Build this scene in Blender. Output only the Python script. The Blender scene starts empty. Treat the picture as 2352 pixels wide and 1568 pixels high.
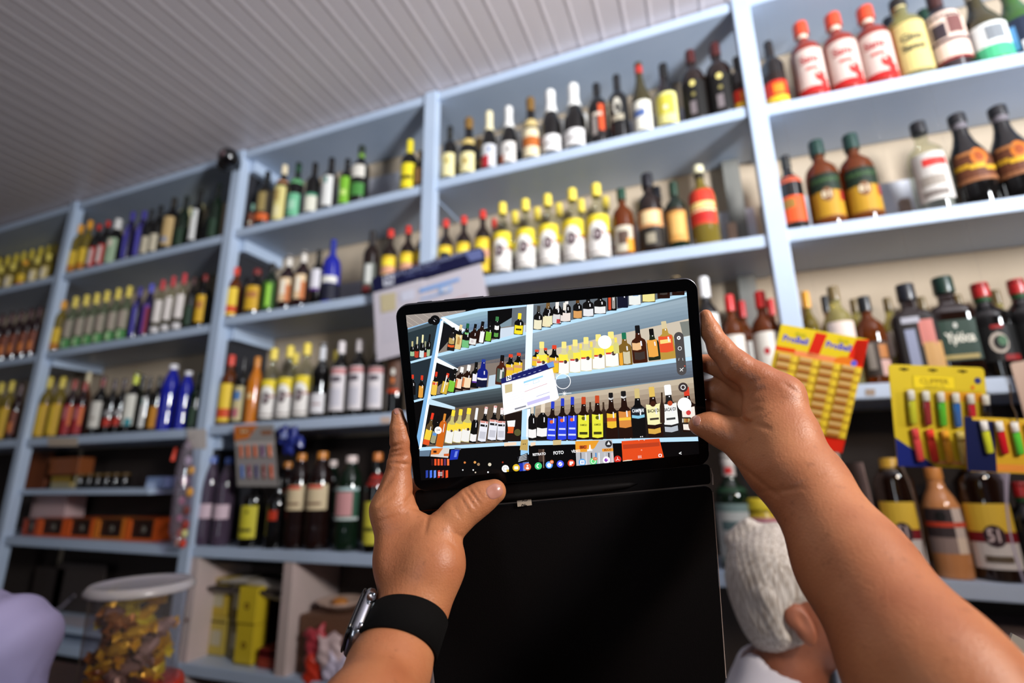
import bpy, bmesh, math, random
import numpy as np
from mathutils import Vector, Matrix
from mathutils.bvhtree import BVHTree
random.seed(7); np.random.seed(7)
PI = math.pi
scene = bpy.context.scene
C = scene.collection

# ------------------------------------------------------------------ camera
F = 1172.3                      # focal length in pixels of the 2352x1568 frame
CZ = 1.55                       # eye height
def rotvec(w):
    w = np.array(w, float); t = np.linalg.norm(w); k = w/t
    K = np.array([[0,-k[2],k[1]],[k[2],0,-k[0]],[-k[1],k[0],0]])
    return np.eye(3)+math.sin(t)*K+(1-math.cos(t))*K@K
RC = rotvec((-.2501,.36,-.0621))
def c2w(c):                     # camera frame (right, down, forward) -> world
    c = np.asarray(c, float); d = c@RC
    return np.stack([d[...,0], d[...,2], CZ-d[...,1]], -1)
def cdir(c):
    c = np.asarray(c, float); d = c@RC
    return Vector((d[0], d[2], -d[1]))
def ray(x, y):
    return cdir(((x-1176)/F, (y-784)/F, 1.))
def atY(x, y, Y):               # point seen at pixel (x,y) on the vertical plane Y
    d = ray(x, y); d = d*(Y/d.y); return Vector((d.x, d.y, d.z+CZ))
def atZ(x, y, Z):
    d = ray(x, y); d = d*((Z-CZ)/d.z); return Vector((d.x, d.y, Z))
def atD(x, y, z):               # point seen at pixel (x,y) at distance z along the view axis
    return Vector(c2w(((x-1176)/F*z, (y-784)/F*z, z)))
def cdepth(P):
    q = RC@np.array([P[0], CZ-P[2], P[1]]); return q[2]

cam = bpy.data.cameras.new('camera'); co = bpy.data.objects.new('camera', cam); C.objects.link(co)
cam.sensor_width = 36; cam.lens = F/2352*36; cam.clip_start = .02; cam.clip_end = 60
r_, u_, f_ = cdir((1,0,0)), cdir((0,-1,0)), cdir((0,0,1))
co.matrix_world = Matrix(((r_.x,u_.x,-f_.x,0),(r_.y,u_.y,-f_.y,0),(r_.z,u_.z,-f_.z,CZ),(0,0,0,1)))
cam.dof.use_dof = True; cam.dof.focus_distance = .41; cam.dof.aperture_fstop = 3.0; cam.dof.aperture_blades = 0
scene.camera = co

# ------------------------------------------------------------------ world, daylight, exposure
w = bpy.data.worlds.new('sky'); scene.world = w; w.use_nodes = True
w.node_tree.nodes['Background'].inputs[0].default_value = (.70,.80,1.0,1)
w.node_tree.nodes['Background'].inputs[1].default_value = .10
def area(name, loc, target, sx, sy, power, col):
    l = bpy.data.lights.new(name, 'AREA'); l.shape = 'RECTANGLE'; l.size = sx; l.size_y = sy; l.energy = power; l.color = col
    o = bpy.data.objects.new(name, l); C.objects.link(o); o.location = loc
    o.rotation_euler = (Vector(target)-Vector(loc)).to_track_quat('-Z','Y').to_euler(); return o
LIGHT = {}
LIGHT['door'] = area('doorway_daylight', (2.45,-.55,2.3), (-.75,1.75,2.8), .42, 1.35, 128, (.92,.96,1.0))
LIGHT['door'].data.spread = math.radians(100)
LIGHT['front'] = area('street_daylight', (-.75,-2.85,1.75), (-.75,1.0,2.3), .45, 2.1, 20, (.88,.94,1.0))
LIGHT['bulb'] = area('bulb_light', (1.15,.15,2.2), (.2,.5,1.45), .14, .14, 14.0, (1.0,.80,.62))
scene.view_settings.view_transform = 'Standard'; scene.view_settings.look = 'None'
scene.view_settings.exposure = 0.0; scene.view_settings.gamma = 1.0
scene.view_settings.use_curve_mapping = False
scene.cycles.max_bounces = 8; scene.cycles.transparent_max_bounces = 24
scene.cycles.sample_clamp_indirect = 4.0; scene.cycles.caustics_reflective = False; scene.cycles.caustics_refractive = False

# ------------------------------------------------------------------ materials
def lin(c):
    return tuple(((v/255)/12.92 if v/255 <= .04045 else ((v/255+.055)/1.055)**2.4) for v in c[:3])
MAT = {}
def mat(name, col=None, rough=.5, metal=0., noise=None, bump=None, spec=.5, coat=0., attr=False, emit=0., trans=0., sss=0.):
    if name in MAT: return MAT[name]
    m = bpy.data.materials.new(name); m.use_nodes = True; MAT[name] = m
    nt = m.node_tree; b = nt.nodes['Principled BSDF']
    b.inputs['Roughness'].default_value = rough; b.inputs['Metallic'].default_value = metal
    b.inputs['Specular IOR Level'].default_value = spec; b.inputs['Coat Weight'].default_value = coat
    base = (*lin(col), 1) if col else (0,0,0,1)
    b.inputs['Base Color'].default_value = base
    if trans: b.inputs['Transmission Weight'].default_value = trans
    if sss:
        b.inputs['Subsurface Weight'].default_value = sss; b.inputs['Subsurface Radius'].default_value = (1.0,.35,.2); b.inputs['Subsurface Scale'].default_value = .004
    if attr:
        a = nt.nodes.new('ShaderNodeAttribute'); a.attribute_name = 'Col'
        if emit:
            nt.links.new(a.outputs[0], b.inputs['Emission Color']); b.inputs['Emission Strength'].default_value = emit
            b.inputs['Base Color'].default_value = (.002,.002,.002,1)
        else: nt.links.new(a.outputs[0], b.inputs['Base Color'])
    if noise or bump:
        tc = nt.nodes.new('ShaderNodeTexCoord')
    if noise and not attr:       # (scale, amount 0..1, second colour)
        n = nt.nodes.new('ShaderNodeTexNoise'); n.inputs['Scale'].default_value = noise[0]; n.inputs['Detail'].default_value = 6
        nt.links.new(tc.outputs['Object'], n.inputs['Vector'])
        rmp = nt.nodes.new('ShaderNodeValToRGB'); rmp.color_ramp.elements[0].position = .5-noise[1]/2; rmp.color_ramp.elements[1].position = .5+noise[1]/2
        rmp.color_ramp.elements[0].color = (*lin(noise[2]),1); rmp.color_ramp.elements[1].color = base
        nt.links.new(n.outputs['Fac'], rmp.inputs[0]); nt.links.new(rmp.outputs[0], b.inputs['Base Color'])
    if bump:                     # (scale, strength, distance)
        n = nt.nodes.new('ShaderNodeTexNoise'); n.inputs['Scale'].default_value = bump[0]; n.inputs['Detail'].default_value = 5
        nt.links.new(tc.outputs['Object'], n.inputs['Vector'])
        bp = nt.nodes.new('ShaderNodeBump'); bp.inputs['Strength'].default_value = bump[1]; bp.inputs['Distance'].default_value = bump[2]
        nt.links.new(n.outputs['Fac'], bp.inputs['Height']); nt.links.new(bp.outputs[0], b.inputs['Normal'])
    return m
def glass(name, col, op=.0, rough=.03):
    """thin coloured glass: tinted transparency plus a fresnel reflection (op = share of opaque colour)"""
    if name in MAT: return MAT[name]
    m = bpy.data.materials.new(name); m.use_nodes = True; MAT[name] = m; nt = m.node_tree
    for n in list(nt.nodes): nt.nodes.remove(n)
    out = nt.nodes.new('ShaderNodeOutputMaterial')
    t = nt.nodes.new('ShaderNodeBsdfTransparent'); t.inputs[0].default_value = (*lin(col),1)
    d = nt.nodes.new('ShaderNodeBsdfDiffuse'); d.inputs[0].default_value = (*lin(col),1)
    mx0 = nt.nodes.new('ShaderNodeMixShader'); mx0.inputs[0].default_value = op
    nt.links.new(t.outputs[0], mx0.inputs[1]); nt.links.new(d.outputs[0], mx0.inputs[2])
    g = nt.nodes.new('ShaderNodeBsdfGlossy'); g.inputs['Roughness'].default_value = rough
    lw = nt.nodes.new('ShaderNodeLayerWeight'); lw.inputs[0].default_value = .5
    pw = nt.nodes.new('ShaderNodeMath'); pw.operation = 'POWER'; pw.inputs[1].default_value = 4.; nt.links.new(lw.outputs['Facing'], pw.inputs[0])
    fr = nt.nodes.new('ShaderNodeMath'); fr.operation = 'MULTIPLY_ADD'; fr.inputs[1].default_value = .7; fr.inputs[2].default_value = .045; nt.links.new(pw.outputs[0], fr.inputs[0])
    mx = nt.nodes.new('ShaderNodeMixShader'); nt.links.new(fr.outputs[0], mx.inputs[0]); nt.links.new(mx0.outputs[0], mx.inputs[1]); nt.links.new(g.outputs[0], mx.inputs[2])
    nt.links.new(mx.outputs[0], out.inputs[0]); return m

PAINT = mat('pale_blue_paint', (184,198,218), .42, noise=(3,.5,(170,186,208)), bump=(40,.15,.001))
PAINT_R = mat('white_rail_paint', (206,206,212), .55, noise=(4,.5,(188,188,196)))
WALL = mat('beige_wall_plaster', (196,178,156), .85, noise=(2.5,.6,(168,150,128)), bump=(25,.2,.002))
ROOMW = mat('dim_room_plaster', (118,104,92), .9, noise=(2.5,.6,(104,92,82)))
CEIL = mat('pinkish_white_ceiling_plastic', (220,210,212), .32, noise=(.7,.8,(206,196,200)))
PINK = mat('pinkish_white_board', (206,180,176), .6, noise=(6,.6,(180,168,160)))
PRINT = mat('printed_paper', rough=.55, spec=.3, attr=True)
GLOSSPRINT = mat('glossy_printed_card', rough=.22, attr=True, coat=.3)
DARKWOOD = mat('dark_side_panel', (34,34,40), .7)

# ------------------------------------------------------------------ mesh helpers
def mesh(name, verts, faces, m, parent=None, smooth=False, cols=None, mats=None, fm=None):
    me = bpy.data.meshes.new(name); me.from_pydata([tuple(v) for v in verts], [], faces)
    if m is not None: me.materials.append(m)
    for x in mats or []: me.materials.append(x)
    if fm: me.polygons.foreach_set('material_index', fm)
    if smooth: me.polygons.foreach_set('use_smooth', [True]*len(me.polygons))
    if cols is not None:
        a = me.color_attributes.new('Col', 'FLOAT_COLOR', 'CORNER')
        buf = []
        for p, c in zip(me.polygons, cols): buf += [*c, 1.0]*p.loop_total
        a.data.foreach_set('color', buf)
    me.update()
    o = bpy.data.objects.new(name, me); C.objects.link(o)
    if parent is not None: o.parent = parent
    return o
def tag(o, label=None, cat=None, group=None, kind=None):
    if label: o['label'] = label
    if cat: o['category'] = cat
    if group: o['group'] = group
    if kind: o['kind'] = kind
    return o
def empty(name, loc=(0,0,0), rot=None):
    o = bpy.data.objects.new(name, None); C.objects.link(o); o.empty_display_size = .05
    if rot is not None: o.matrix_world = Matrix.Translation(loc)@rot.to_4x4()
    else: o.location = loc
    return o
def box_vf(x0,x1,y0,y1,z0,z1):
    v = [(x,y,z) for z in (z0,z1) for y in (y0,y1) for x in (x0,x1)]
    f = [(0,2,3,1),(4,5,7,6),(0,1,5,4),(2,6,7,3),(0,4,6,2),(1,3,7,5)]
    return v, f
def box(name, x0,x1,y0,y1,z0,z1, m, parent=None, bev=0.):
    v, f = box_vf(x0,x1,y0,y1,z0,z1)
    o = mesh(name, v, f, m, parent)
    if bev:
        bm = bmesh.new(); bm.from_mesh(o.data); bmesh.ops.bevel(bm, geom=bm.edges[:], offset=bev, segments=2, affect='EDGES', profile=.5)
        bm.to_mesh(o.data); bm.free(); o.data.polygons.foreach_set('use_smooth', [False]*len(o.data.polygons))
    return o
def beam(name, A, B, up, wx, h, m, parent=None, bev=.0):
    """board from A to B (centre line), wx along 'side', h along up"""
    A = Vector(A); B = Vector(B); d = (B-A); L = d.length; d.normalize(); up = Vector(up); s = d.cross(up).normalized(); u = s.cross(d).normalized()
    v, f = box_vf(0,L,-wx/2,wx/2,-h/2,h/2)
    vv = [A+d*x+s*y+u*z for x,y,z in v]
    o = mesh(name, vv, f, m, parent)
    if bev:
        bm = bmesh.new(); bm.from_mesh(o.data); bmesh.ops.bevel(bm, geom=bm.edges[:], offset=bev, segments=2, affect='EDGES')
        bm.to_mesh(o.data); bm.free()
    return o
def lathe(name, prof, m, parent=None, n=24, cap=True, sx=1., sy=1., sq=2.):
    """prof = [(r,z)...]; sq>2 gives a squarish section"""
    v = []; f = []
    for r, z in prof:
        for i in range(n):
            a = 2*PI*i/n; c, s = math.cos(a), math.sin(a)
            k = (abs(c)**sq+abs(s)**sq)**(-1/sq)
            v.append((r*c*k*sx, r*s*k*sy, z))
    for j in range(len(prof)-1):
        for i in range(n):
            f.append((j*n+i, j*n+(i+1)%n, (j+1)*n+(i+1)%n, (j+1)*n+i))
    if cap:
        f.append(tuple(range(n-1,-1,-1))); f.append(tuple((len(prof)-1)*n+i for i in range(n)))
    o = mesh(name, v, f, m, parent, True)
    if cap:
        o.data.polygons[-1].use_smooth = False; o.data.polygons[-2].use_smooth = False
    return o
def tube(name, pts, r, m, parent=None, n=8, closed=False):
    pts = [Vector(p) for p in pts]; rs = r if isinstance(r, (list,tuple)) else [r]*len(pts)
    v = []; f = []; N = len(pts); up = Vector((.13,.21,.97))
    for i, p in enumerate(pts):
        t = (pts[min(i+1,N-1)]-pts[max(i-1,0)]).normalized(); a = t.cross(up).normalized(); b = t.cross(a)
        for k in range(n):
            th = 2*PI*k/n; v.append(p+(a*math.cos(th)+b*math.sin(th))*rs[i])
    for i in range(N-1):
        for k in range(n): f.append((i*n+k, i*n+(k+1)%n, (i+1)*n+(k+1)%n, (i+1)*n+k))
    f.append(tuple(range(n))); f.append(tuple((N-1)*n+k for k in reversed(range(n))))
    return mesh(name, v, f, m, parent, True)

# text outlines as triangles (kept as printed lettering)
_TX = {}
def text_tris(s, bold=False):
    key = (s, bold)
    if key not in _TX:
        cu = bpy.data.curves.new('t', 'FONT'); cu.body = s; cu.resolution_u = 3; cu.align_x = 'CENTER'; cu.align_y = 'CENTER'
        if bold: cu.offset = .025
        ob = bpy.data.objects.new('t', cu); me = bpy.data.meshes.new_from_object(ob)
        me.calc_loop_triangles()
        V = [(v.co.x, v.co.y) for v in me.vertices]
        T = [tuple(t.vertices) for t in me.loop_triangles]
        bpy.data.meshes.remove(me); bpy.data.objects.remove(ob); bpy.data.curves.remove(cu)
        _TX[key] = (V, T)
    return _TX[key]

class Art:
    """flat print: polygons in 2-D with a colour and a layer; emitted through a mapping (x, y, layer) -> 3-D"""
    def __init__(s, clip=None): s.p = []; s.clip = clip
    def poly(s, pts, col, L=0):
        if s.clip: pts = clip_poly(pts, s.clip)
        if len(pts) >= 3: s.p.append(([tuple(q) for q in pts], lin(col), L))
    def rect(s, x0, y0, x1, y1, col, L=0): s.poly([(x0,y0),(x1,y0),(x1,y1),(x0,y1)], col, L)
    def disc(s, x, y, rx, col, L=0, ry=None, n=18):
        ry = rx if ry is None else ry
        s.poly([(x+rx*math.cos(2*PI*i/n), y+ry*math.sin(2*PI*i/n)) for i in range(n)], col, L)
    def rrect(s, x0, y0, x1, y1, r, col, L=0):
        pts = []
        for cx, cy, a0 in ((x1-r,y1-r,0),(x0+r,y1-r,90),(x0+r,y0+r,180),(x1-r,y0+r,270)):
            for k in range(5):
                a = math.radians(a0+k*22.5); pts.append((cx+r*math.cos(a), cy+r*math.sin(a)))
        s.poly(pts, col, L)
    def line(s, pts, w, col, L=0):
        for (x0,y0),(x1,y1) in zip(pts, pts[1:]):
            d = math.hypot(x1-x0, y1-y0) or 1; nx, ny = -(y1-y0)/d*w/2, (x1-x0)/d*w/2
            s.poly([(x0+nx,y0+ny),(x1+nx,y1+ny),(x1-nx,y1-ny),(x0-nx,y0-ny)], col, L)
    def ring(s, x, y, r, w, col, L=0, n=24, a0=0, a1=360):
        A = [math.radians(a0+(a1-a0)*i/n) for i in range(n+1)]
        for a, b in zip(A, A[1:]):
            s.poly([(x+(r-w/2)*math.cos(a), y+(r-w/2)*math.sin(a)),(x+(r+w/2)*math.cos(a), y+(r+w/2)*math.sin(a)),
                    (x+(r+w/2)*math.cos(b), y+(r+w/2)*math.sin(b)),(x+(r-w/2)*math.cos(b), y+(r-w/2)*math.sin(b))], col, L)
    def text(s, t, x, y, h, col, L=1, rot=0, ydown=True, bold=False, wscale=1., shear=0.):
        V, T = text_tris(t, bold); c, sn = math.cos(rot), math.sin(rot); k = h/.7
        for tri in T:
            pts = []
            for i in tri:
                a, b = V[i][0]*k*wscale+V[i][1]*k*shear, V[i][1]*k*(-1 if ydown else 1)
                pts.append((x+a*c-b*sn, y+a*sn+b*c))
            s.poly(pts, col, L)
    def grad(s, P, c0, c1, n, L=0):
        """P = quad (4 points); colour runs from edge 01 to edge 32 in n strips"""
        for i in range(n):
            a, b = i/n, (i+1)/n; t = (i+.5)/n
            e = lambda p, q, k: (p[0]+(q[0]-p[0])*k, p[1]+(q[1]-p[1])*k)
            s.poly([e(P[0],P[3],a), e(P[1],P[2],a), e(P[1],P[2],b), e(P[0],P[3],b)], tuple(c0[j]+(c1[j]-c0[j])*t for j in range(3)), L)
    def dice(s, du, dv):
        out = []
        for pts, col, L in s.p:
            x0, x1 = min(p[0] for p in pts), max(p[0] for p in pts); y0, y1 = min(p[1] for p in pts), max(p[1] for p in pts)
            if x1-x0 <= du*1.3 and y1-y0 <= dv*1.3: out.append((pts, col, L)); continue
            i0, i1, j0, j1 = math.floor(x0/du+1e-6), math.ceil(x1/du-1e-6), math.floor(y0/dv+1e-6), math.ceil(y1/dv-1e-6)
            for i in range(i0, i1):
                for j in range(j0, j1):
                    c = clip_poly(pts, [(i*du,j*dv),((i+1)*du,j*dv),((i+1)*du,(j+1)*dv),(i*du,(j+1)*dv)])
                    if len(c) >= 3: out.append((c, col, L))
        s.p = out
    def emit(s, name, fn, m, parent=None, flip=None):
        v = []; f = []; c = []
        for pts, col, L in s.p:
            k = len(v); q = [Vector(fn(x, y, L)) for x, y in pts]
            v += q; f.append(tuple(range(k, k+len(q)))); c.append(col)
        if flip is not None:     # turn every face towards the point 'flip'
            flip = Vector(flip)
            for i, face in enumerate(f):
                n = Vector((0,0,0))
                for j in range(1, len(face)-1): n += (v[face[j]]-v[face[0]]).cross(v[face[j+1]]-v[face[0]])
                if n.dot(flip-v[face[0]]) < 0: f[i] = face[::-1]
        return mesh(name, v, f, m, parent, cols=c)
def clip_poly(pts, quad):
    out = list(pts)
    n = len(quad)
    ar = sum(quad[i][0]*quad[(i+1)%n][1]-quad[(i+1)%n][0]*quad[i][1] for i in range(n)); sg = 1 if ar > 0 else -1
    for i in range(n):
        ax, ay = quad[i]; bx, by = quad[(i+1)%n]
        side = lambda p: sg*((bx-ax)*(p[1]-ay)-(by-ay)*(p[0]-ax))
        inp = out; out = []
        for j in range(len(inp)):
            p, q = inp[j], inp[(j+1)%len(inp)]; sp, sq_ = side(p), side(q)
            if sp >= 0: out.append(p)
            if (sp >= 0) != (sq_ >= 0):
                t = sp/(sp-sq_); out.append((p[0]+(q[0]-p[0])*t, p[1]+(q[1]-p[1])*t))
        if not out: break
    return out
# ------------------------------------------------------------------ the room
YF, YB = 1.75, 2.055            # front and back of the shelving
ZC = CZ+1.728                   # ceiling
st = lambda o: tag(o, kind='structure')
st(box('floor', -6.5,3.0,-3.0,2.1, -.05,0, mat('red_cement_floor', (84,58,48), .5, noise=(5,.6,(66,50,44)))))
st(box('wall_back', -6.5,3.0,2.06,2.16, 0,ZC+.05, WALL))
st(box('wall_left', -6.6,-6.5,-3.0,2.16, 0,ZC+.05, ROOMW))
wr = st(box('wall_right', 3.0,3.1,-.4,2.16, 0,ZC+.05, ROOMW))
box('wall_piece', 3.0,3.1,-3.0,-2.4, 0,ZC+.05, ROOMW, wr); box('wall_piece', 3.0,3.1,-2.4,-.4, 2.5,ZC+.05, ROOMW, wr)
wf = st(box('wall_front', -6.6,-3.0,-3.1,-3.0, 0,ZC+.05, ROOMW))
box('wall_piece', 2.0,3.1,-3.1,-3.0, 0,ZC+.05, ROOMW, wf); box('wall_piece', -3.0,2.0,-3.1,-3.0, 2.7,ZC+.05, ROOMW, wf)
ceil = st(box('ceiling', -6.6,3.1,-3.1,2.16, ZC+.022,ZC+.08, CEIL))
pr = [(0,.012),(.0006,.0022),(.003,.0006),(.010,.000),(.016,.0005),(.021,.0014),(.0935,.0015),(.0945,.0035),(.0947,.012)]
v = []; f = []
for y in (-3.1,2.06): v += [(x,y,z) for x,z in pr]
n = len(pr); f = [(i,i+1,n+i+1,n+i) for i in range(n-1)]
b0 = None
for k in range(98):
    if b0 is None: b = mesh('ceiling_board', v, [q[::-1] for q in f], CEIL, ceil); b0 = b; b.data.shade_flat()
    else: b = b0.copy(); C.objects.link(b)
    b.location = (-6.42+k*.0950, 0, ZC)
# cornice strip where the ceiling meets the shelving front
# ------------------------------------------------------------------ shelving
LV = {  # shelf -> bay -> (z at left post, z at right post), board centres measured from eye height
 'T':{0:(1.693,1.697),1:(1.697,1.700),2:(1.700,1.700),3:(1.700,1.700),4:(1.700,1.700)},
 'A':{0:(1.215,1.213),1:(1.213,1.218),2:(1.231,1.232),3:(1.238,1.236),4:(1.224,1.170)},
 'B':{0:(.710,.714),1:(.722,.732),2:(.756,.751),3:(.757,.736),4:(.744,.715)},
 'C':{0:(.22,.22),1:(.2195,.216),2:(.224,.229),3:(.228,.224),4:(.223,.200)},
 'D':{0:(-.295,-.295),1:(-.295,-.305),2:(-.304,-.303),3:(-.304,-.309),4:(-.300,-.325)},
 'E':{1:(-.76,-.76),2:(-.760,-.752),3:(-.752,-.752),4:(-.50,-.50)}}
PX = [-4.9, -3.61, -2.215, -1.037, .279, 1.62]     # post centres
TH = .044
def shelf_z(s, bay, X):
    a, b = LV[s][bay]; t = (X-PX[bay])/(PX[bay+1]-PX[bay]); return CZ+a+(b-a)*t
def board(parent, s, bay, Y0=YF, Y1=YB, m=PAINT):
    x0, x1 = PX[bay], PX[bay+1]; a, b = shelf_z(s,bay,x0), shelf_z(s,bay,x1); h = TH/2
    v = [(x0,Y0,a-h),(x1,Y0,b-h),(x0,Y1,a-h),(x1,Y1,b-h),(x0,Y0,a+h),(x1,Y0,b+h),(x0,Y1,a+h),(x1,Y1,b+h)]
    f = [(0,2,3,1),(4,5,7,6),(0,1,5,4),(2,6,7,3),(0,4,6,2),(1,3,7,5)]
    o = mesh('shelf_board', v, f, m, parent)
    bm = bmesh.new(); bm.from_mesh(o.data); bmesh.ops.bevel(bm, geom=bm.edges[:], offset=.003, segments=2, affect='EDGES'); bm.to_mesh(o.data); bm.free()
    return o
def rail(parent, s, bay, h=.135):
    x0, x1 = PX[bay]+.02, PX[bay+1]-.02
    if s+str(bay) == 'A3': x0 = -.22
    a, b = shelf_z(s,bay,x0)+TH/2, shelf_z(s,bay,x1)+TH/2
    v = []
    for y in (YB-.022, YB-.004):
        v += [(x0,y,a),(x1,y,b),(x1,y,b+h),(x0,y,a+h)]
    return mesh('back_rail', v, [(0,1,2,3),(7,6,5,4),(3,2,6,7),(0,4,5,1),(1,5,6,2),(0,3,7,4)], PAINT_R, parent)
su1 = tag(empty('shelving_unit', (-3.5,1.9,0)), 'pale blue wooden wall shelving left of the black dome lamp', 'shelving', 'painted wall shelving')
su2 = tag(empty('shelving_unit', (-.5,1.9,0)), 'pale blue wooden wall shelving right of the black dome lamp, behind the tablet', 'shelving', 'painted wall shelving')
for e_ in (su1, su2): e_['_z'] = 1
RH_ = {'A2':.315,'A3':.27,'B2':.205,'B3':.245,'B4':.25}
def P(u):                        # parent keeping world coordinates of the part
    return u
def keep(o, u):
    o.parent = u; o.matrix_parent_inverse = Matrix.Translation(u.location).inverted(); return o
for bay in range(5):
    u = su1 if bay < 2 else su2
    for s in 'TABCDE':
        if bay in LV[s]: keep(board(None, s, bay), u)
        if s+str(bay) in RH_: keep(rail(None, s, bay, RH_[s+str(bay)]), u)
ztop = ZC-.004
for i, X in enumerate(PX):
    u = su1 if i < 3 else su2
    w_ = .058
    if i == 2: keep(box('post', X-.032,X+.030, YF-.012,YF+.045, 0,ztop, PAINT, bev=.003), su1)
    elif i == 3: keep(box('post', X-.030,X+.032, YF-.012,YF+.03, CZ-.3,ztop, PAINT, bev=.003), su2)
    elif i == 4: keep(box('post', X-.029,X+.030, YF-.012,YF+.045, 0,ztop, PAINT, bev=.003), su2)
    else: keep(box('post', X-w_/2,X+w_/2, YF-.012,YF+.04, 0,ztop, PAINT, bev=.003), u)
# side panel and cleats right of the lamp post
keep(box('side_panel', -2.215,-2.195, YF+.046,YB, CZ-.3,ztop, DARKWOOD), su2)
for s in 'TABC':
    z = shelf_z(s,2,-2.18)-TH/2
    keep(box('cleat', -2.194,-2.150, YF+.046,YB-.004, z-.062,z-.0005, PAINT, bev=.002), su2)
keep(box('cleat', -3.585,-3.545, YF+.03,YB-.004, CZ+.66,CZ+.70, PAINT), su1)
# lower cabinet uprights, pinkish in the warm light near the counter
lc = tag(empty('lower_cabinet', (-1.2,1.9,0)), 'pinkish white open cabinet under the lowest blue shelf', 'cabinet')
for X, w_ in ((-2.19,.10),(-1.64,.05),(-.95,.05)):
    keep(box('upright', X-w_/2,X+w_/2, YF+.005,YB, .30,CZ-.328, PINK, bev=.002), lc)
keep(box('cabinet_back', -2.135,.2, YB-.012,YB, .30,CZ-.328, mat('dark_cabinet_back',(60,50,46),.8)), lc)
keep(box('plinth', -2.135,.2, YF+.03,YB, 0,.30, PINK), lc)
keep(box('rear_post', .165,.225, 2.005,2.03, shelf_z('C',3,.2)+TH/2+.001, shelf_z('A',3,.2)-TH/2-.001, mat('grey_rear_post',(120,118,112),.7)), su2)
# an intermediate small shelf in the bay left of the lamp
ms = box('small_shelf', -3.575,-2.55, YF+.02,YB, CZ-.062,CZ-.034, PAINT, bev=.002); tag(ms, 'narrow blue shelf between black jars above and orange boxes below', 'shelf')
keep(box('post_panel', 1.585,1.60, YF+.046,YB, 0,ztop, PAINT), su2)
# tape and paper scraps on the shelf fronts
def scrap(x0,y0,x1,y1, col, label, Y=YF-.0135):
    a = atY(x0,y0,Y); b = atY(x1,y0,Y); c = atY(x1,y1,Y); d = atY(x0,y1,Y)
    q = [a,b,c,d]; v = q+[p+Vector((0,.0012,0)) for p in q]
    o = mesh('paper_label', v, [(3,2,1,0),(4,5,6,7),(0,1,5,4),(1,2,6,5),(2,3,7,6),(3,0,4,7)], mat('scrap_%d_%d_%d'%col, col, .6))
    tag(o, label, 'label'); return o
scrap(110,1005,178,1024, (186,168,150), 'long beige price tape on shelf edge under the yellow-labelled bottles', YF-.0015)
scrap(430,985,474,1030, (196,186,180), 'large pale paper taped on the blue post beside hanging sweets bag')
scrap(874,957,897,971, (206,180,164), 'small beige price tape on shelf edge beside raised index finger', YF-.0015)
scrap(1988,893,2010,908, (150,130,112), 'small brown price tape on shelf edge between the two yellow cards', YF-.0015)
# dark opening low on the wall under shelf C of the right bay
# ------------------------------------------------------------------ counter in front (mostly below the frame)
ct = tag(empty('counter', (-.6,1.0,0)), 'dark wooden shop counter below the picture in front of the shelving', 'counter')
def kbox(name, *a, **k):
    o = box(name, *a, **{q:w for q,w in k.items()}); keep(o, ct); return o
WOODC = mat('dark_counter_wood',(84,58,44),.45, noise=(6,.6,(60,42,34))); PANC = mat('counter_panel',(120,100,90),.6)
kbox('counter_top', -1.95,-.42, .755,1.00, 1.052,1.09, WOODC, bev=.004)
kbox('counter_front', -1.90,-.47, .79,.815, 0,1.0515, PANC)
kbox('counter_side', -1.90,-1.875, .8155,.98, 0,1.0515, PANC)
kbox('counter_side', -.495,-.47, .8155,.98, 0,1.0515, PANC)
ct = tag(empty('counter', (.8,1.1,0)), 'dark wooden shop counter at the right, below the yellow cards', 'counter')
kbox('counter_top', .50,1.5, .93,1.36, 1.012,1.05, WOODC, bev=.004)
kbox('counter_front', .54,1.46, .96,.985, 0,1.0115, PANC)
kbox('counter_side', .54,.565, .9855,1.33, 0,1.0115, PANC)
kbox('counter_side', 1.435,1.46, .9855,1.33, 0,1.0115, PANC)

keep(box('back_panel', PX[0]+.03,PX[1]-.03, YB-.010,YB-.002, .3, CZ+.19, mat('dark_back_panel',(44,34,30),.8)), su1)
# added unseen cabinet by the doorway, placed to keep daylight off the lower shelves
gc = tag(empty('shade_cabinet', (1.78,.1,0)), 'tall brown cabinet out of view, added to shade the lower shelves', 'cabinet')
CABW = mat('brown_cabinet_wood', (92,66,50), .6, noise=(5,.6,(70,50,40)))
for nm, a in (('side_panel',(-.2,.2,-.60,-.58,0,2.16)),('side_panel',(-.2,.2,.58,.60,0,2.16)),('back_panel',(.185,.2,-.5795,.5795,0,2.16)),('top_panel',(-.2,.1845,-.5795,.5795,2.14,2.16)),
              ('shelf',(-.19,.1845,-.5795,.5795,1.62,1.64)),('shelf',(-.19,.1845,-.5795,.5795,1.10,1.12)),('shelf',(-.19,.1845,-.5795,.5795,.58,.60)),('plinth',(-.18,.1845,-.5795,.5795,.0,.08))):
    box(nm, *a, CABW, gc, .002)
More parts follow.
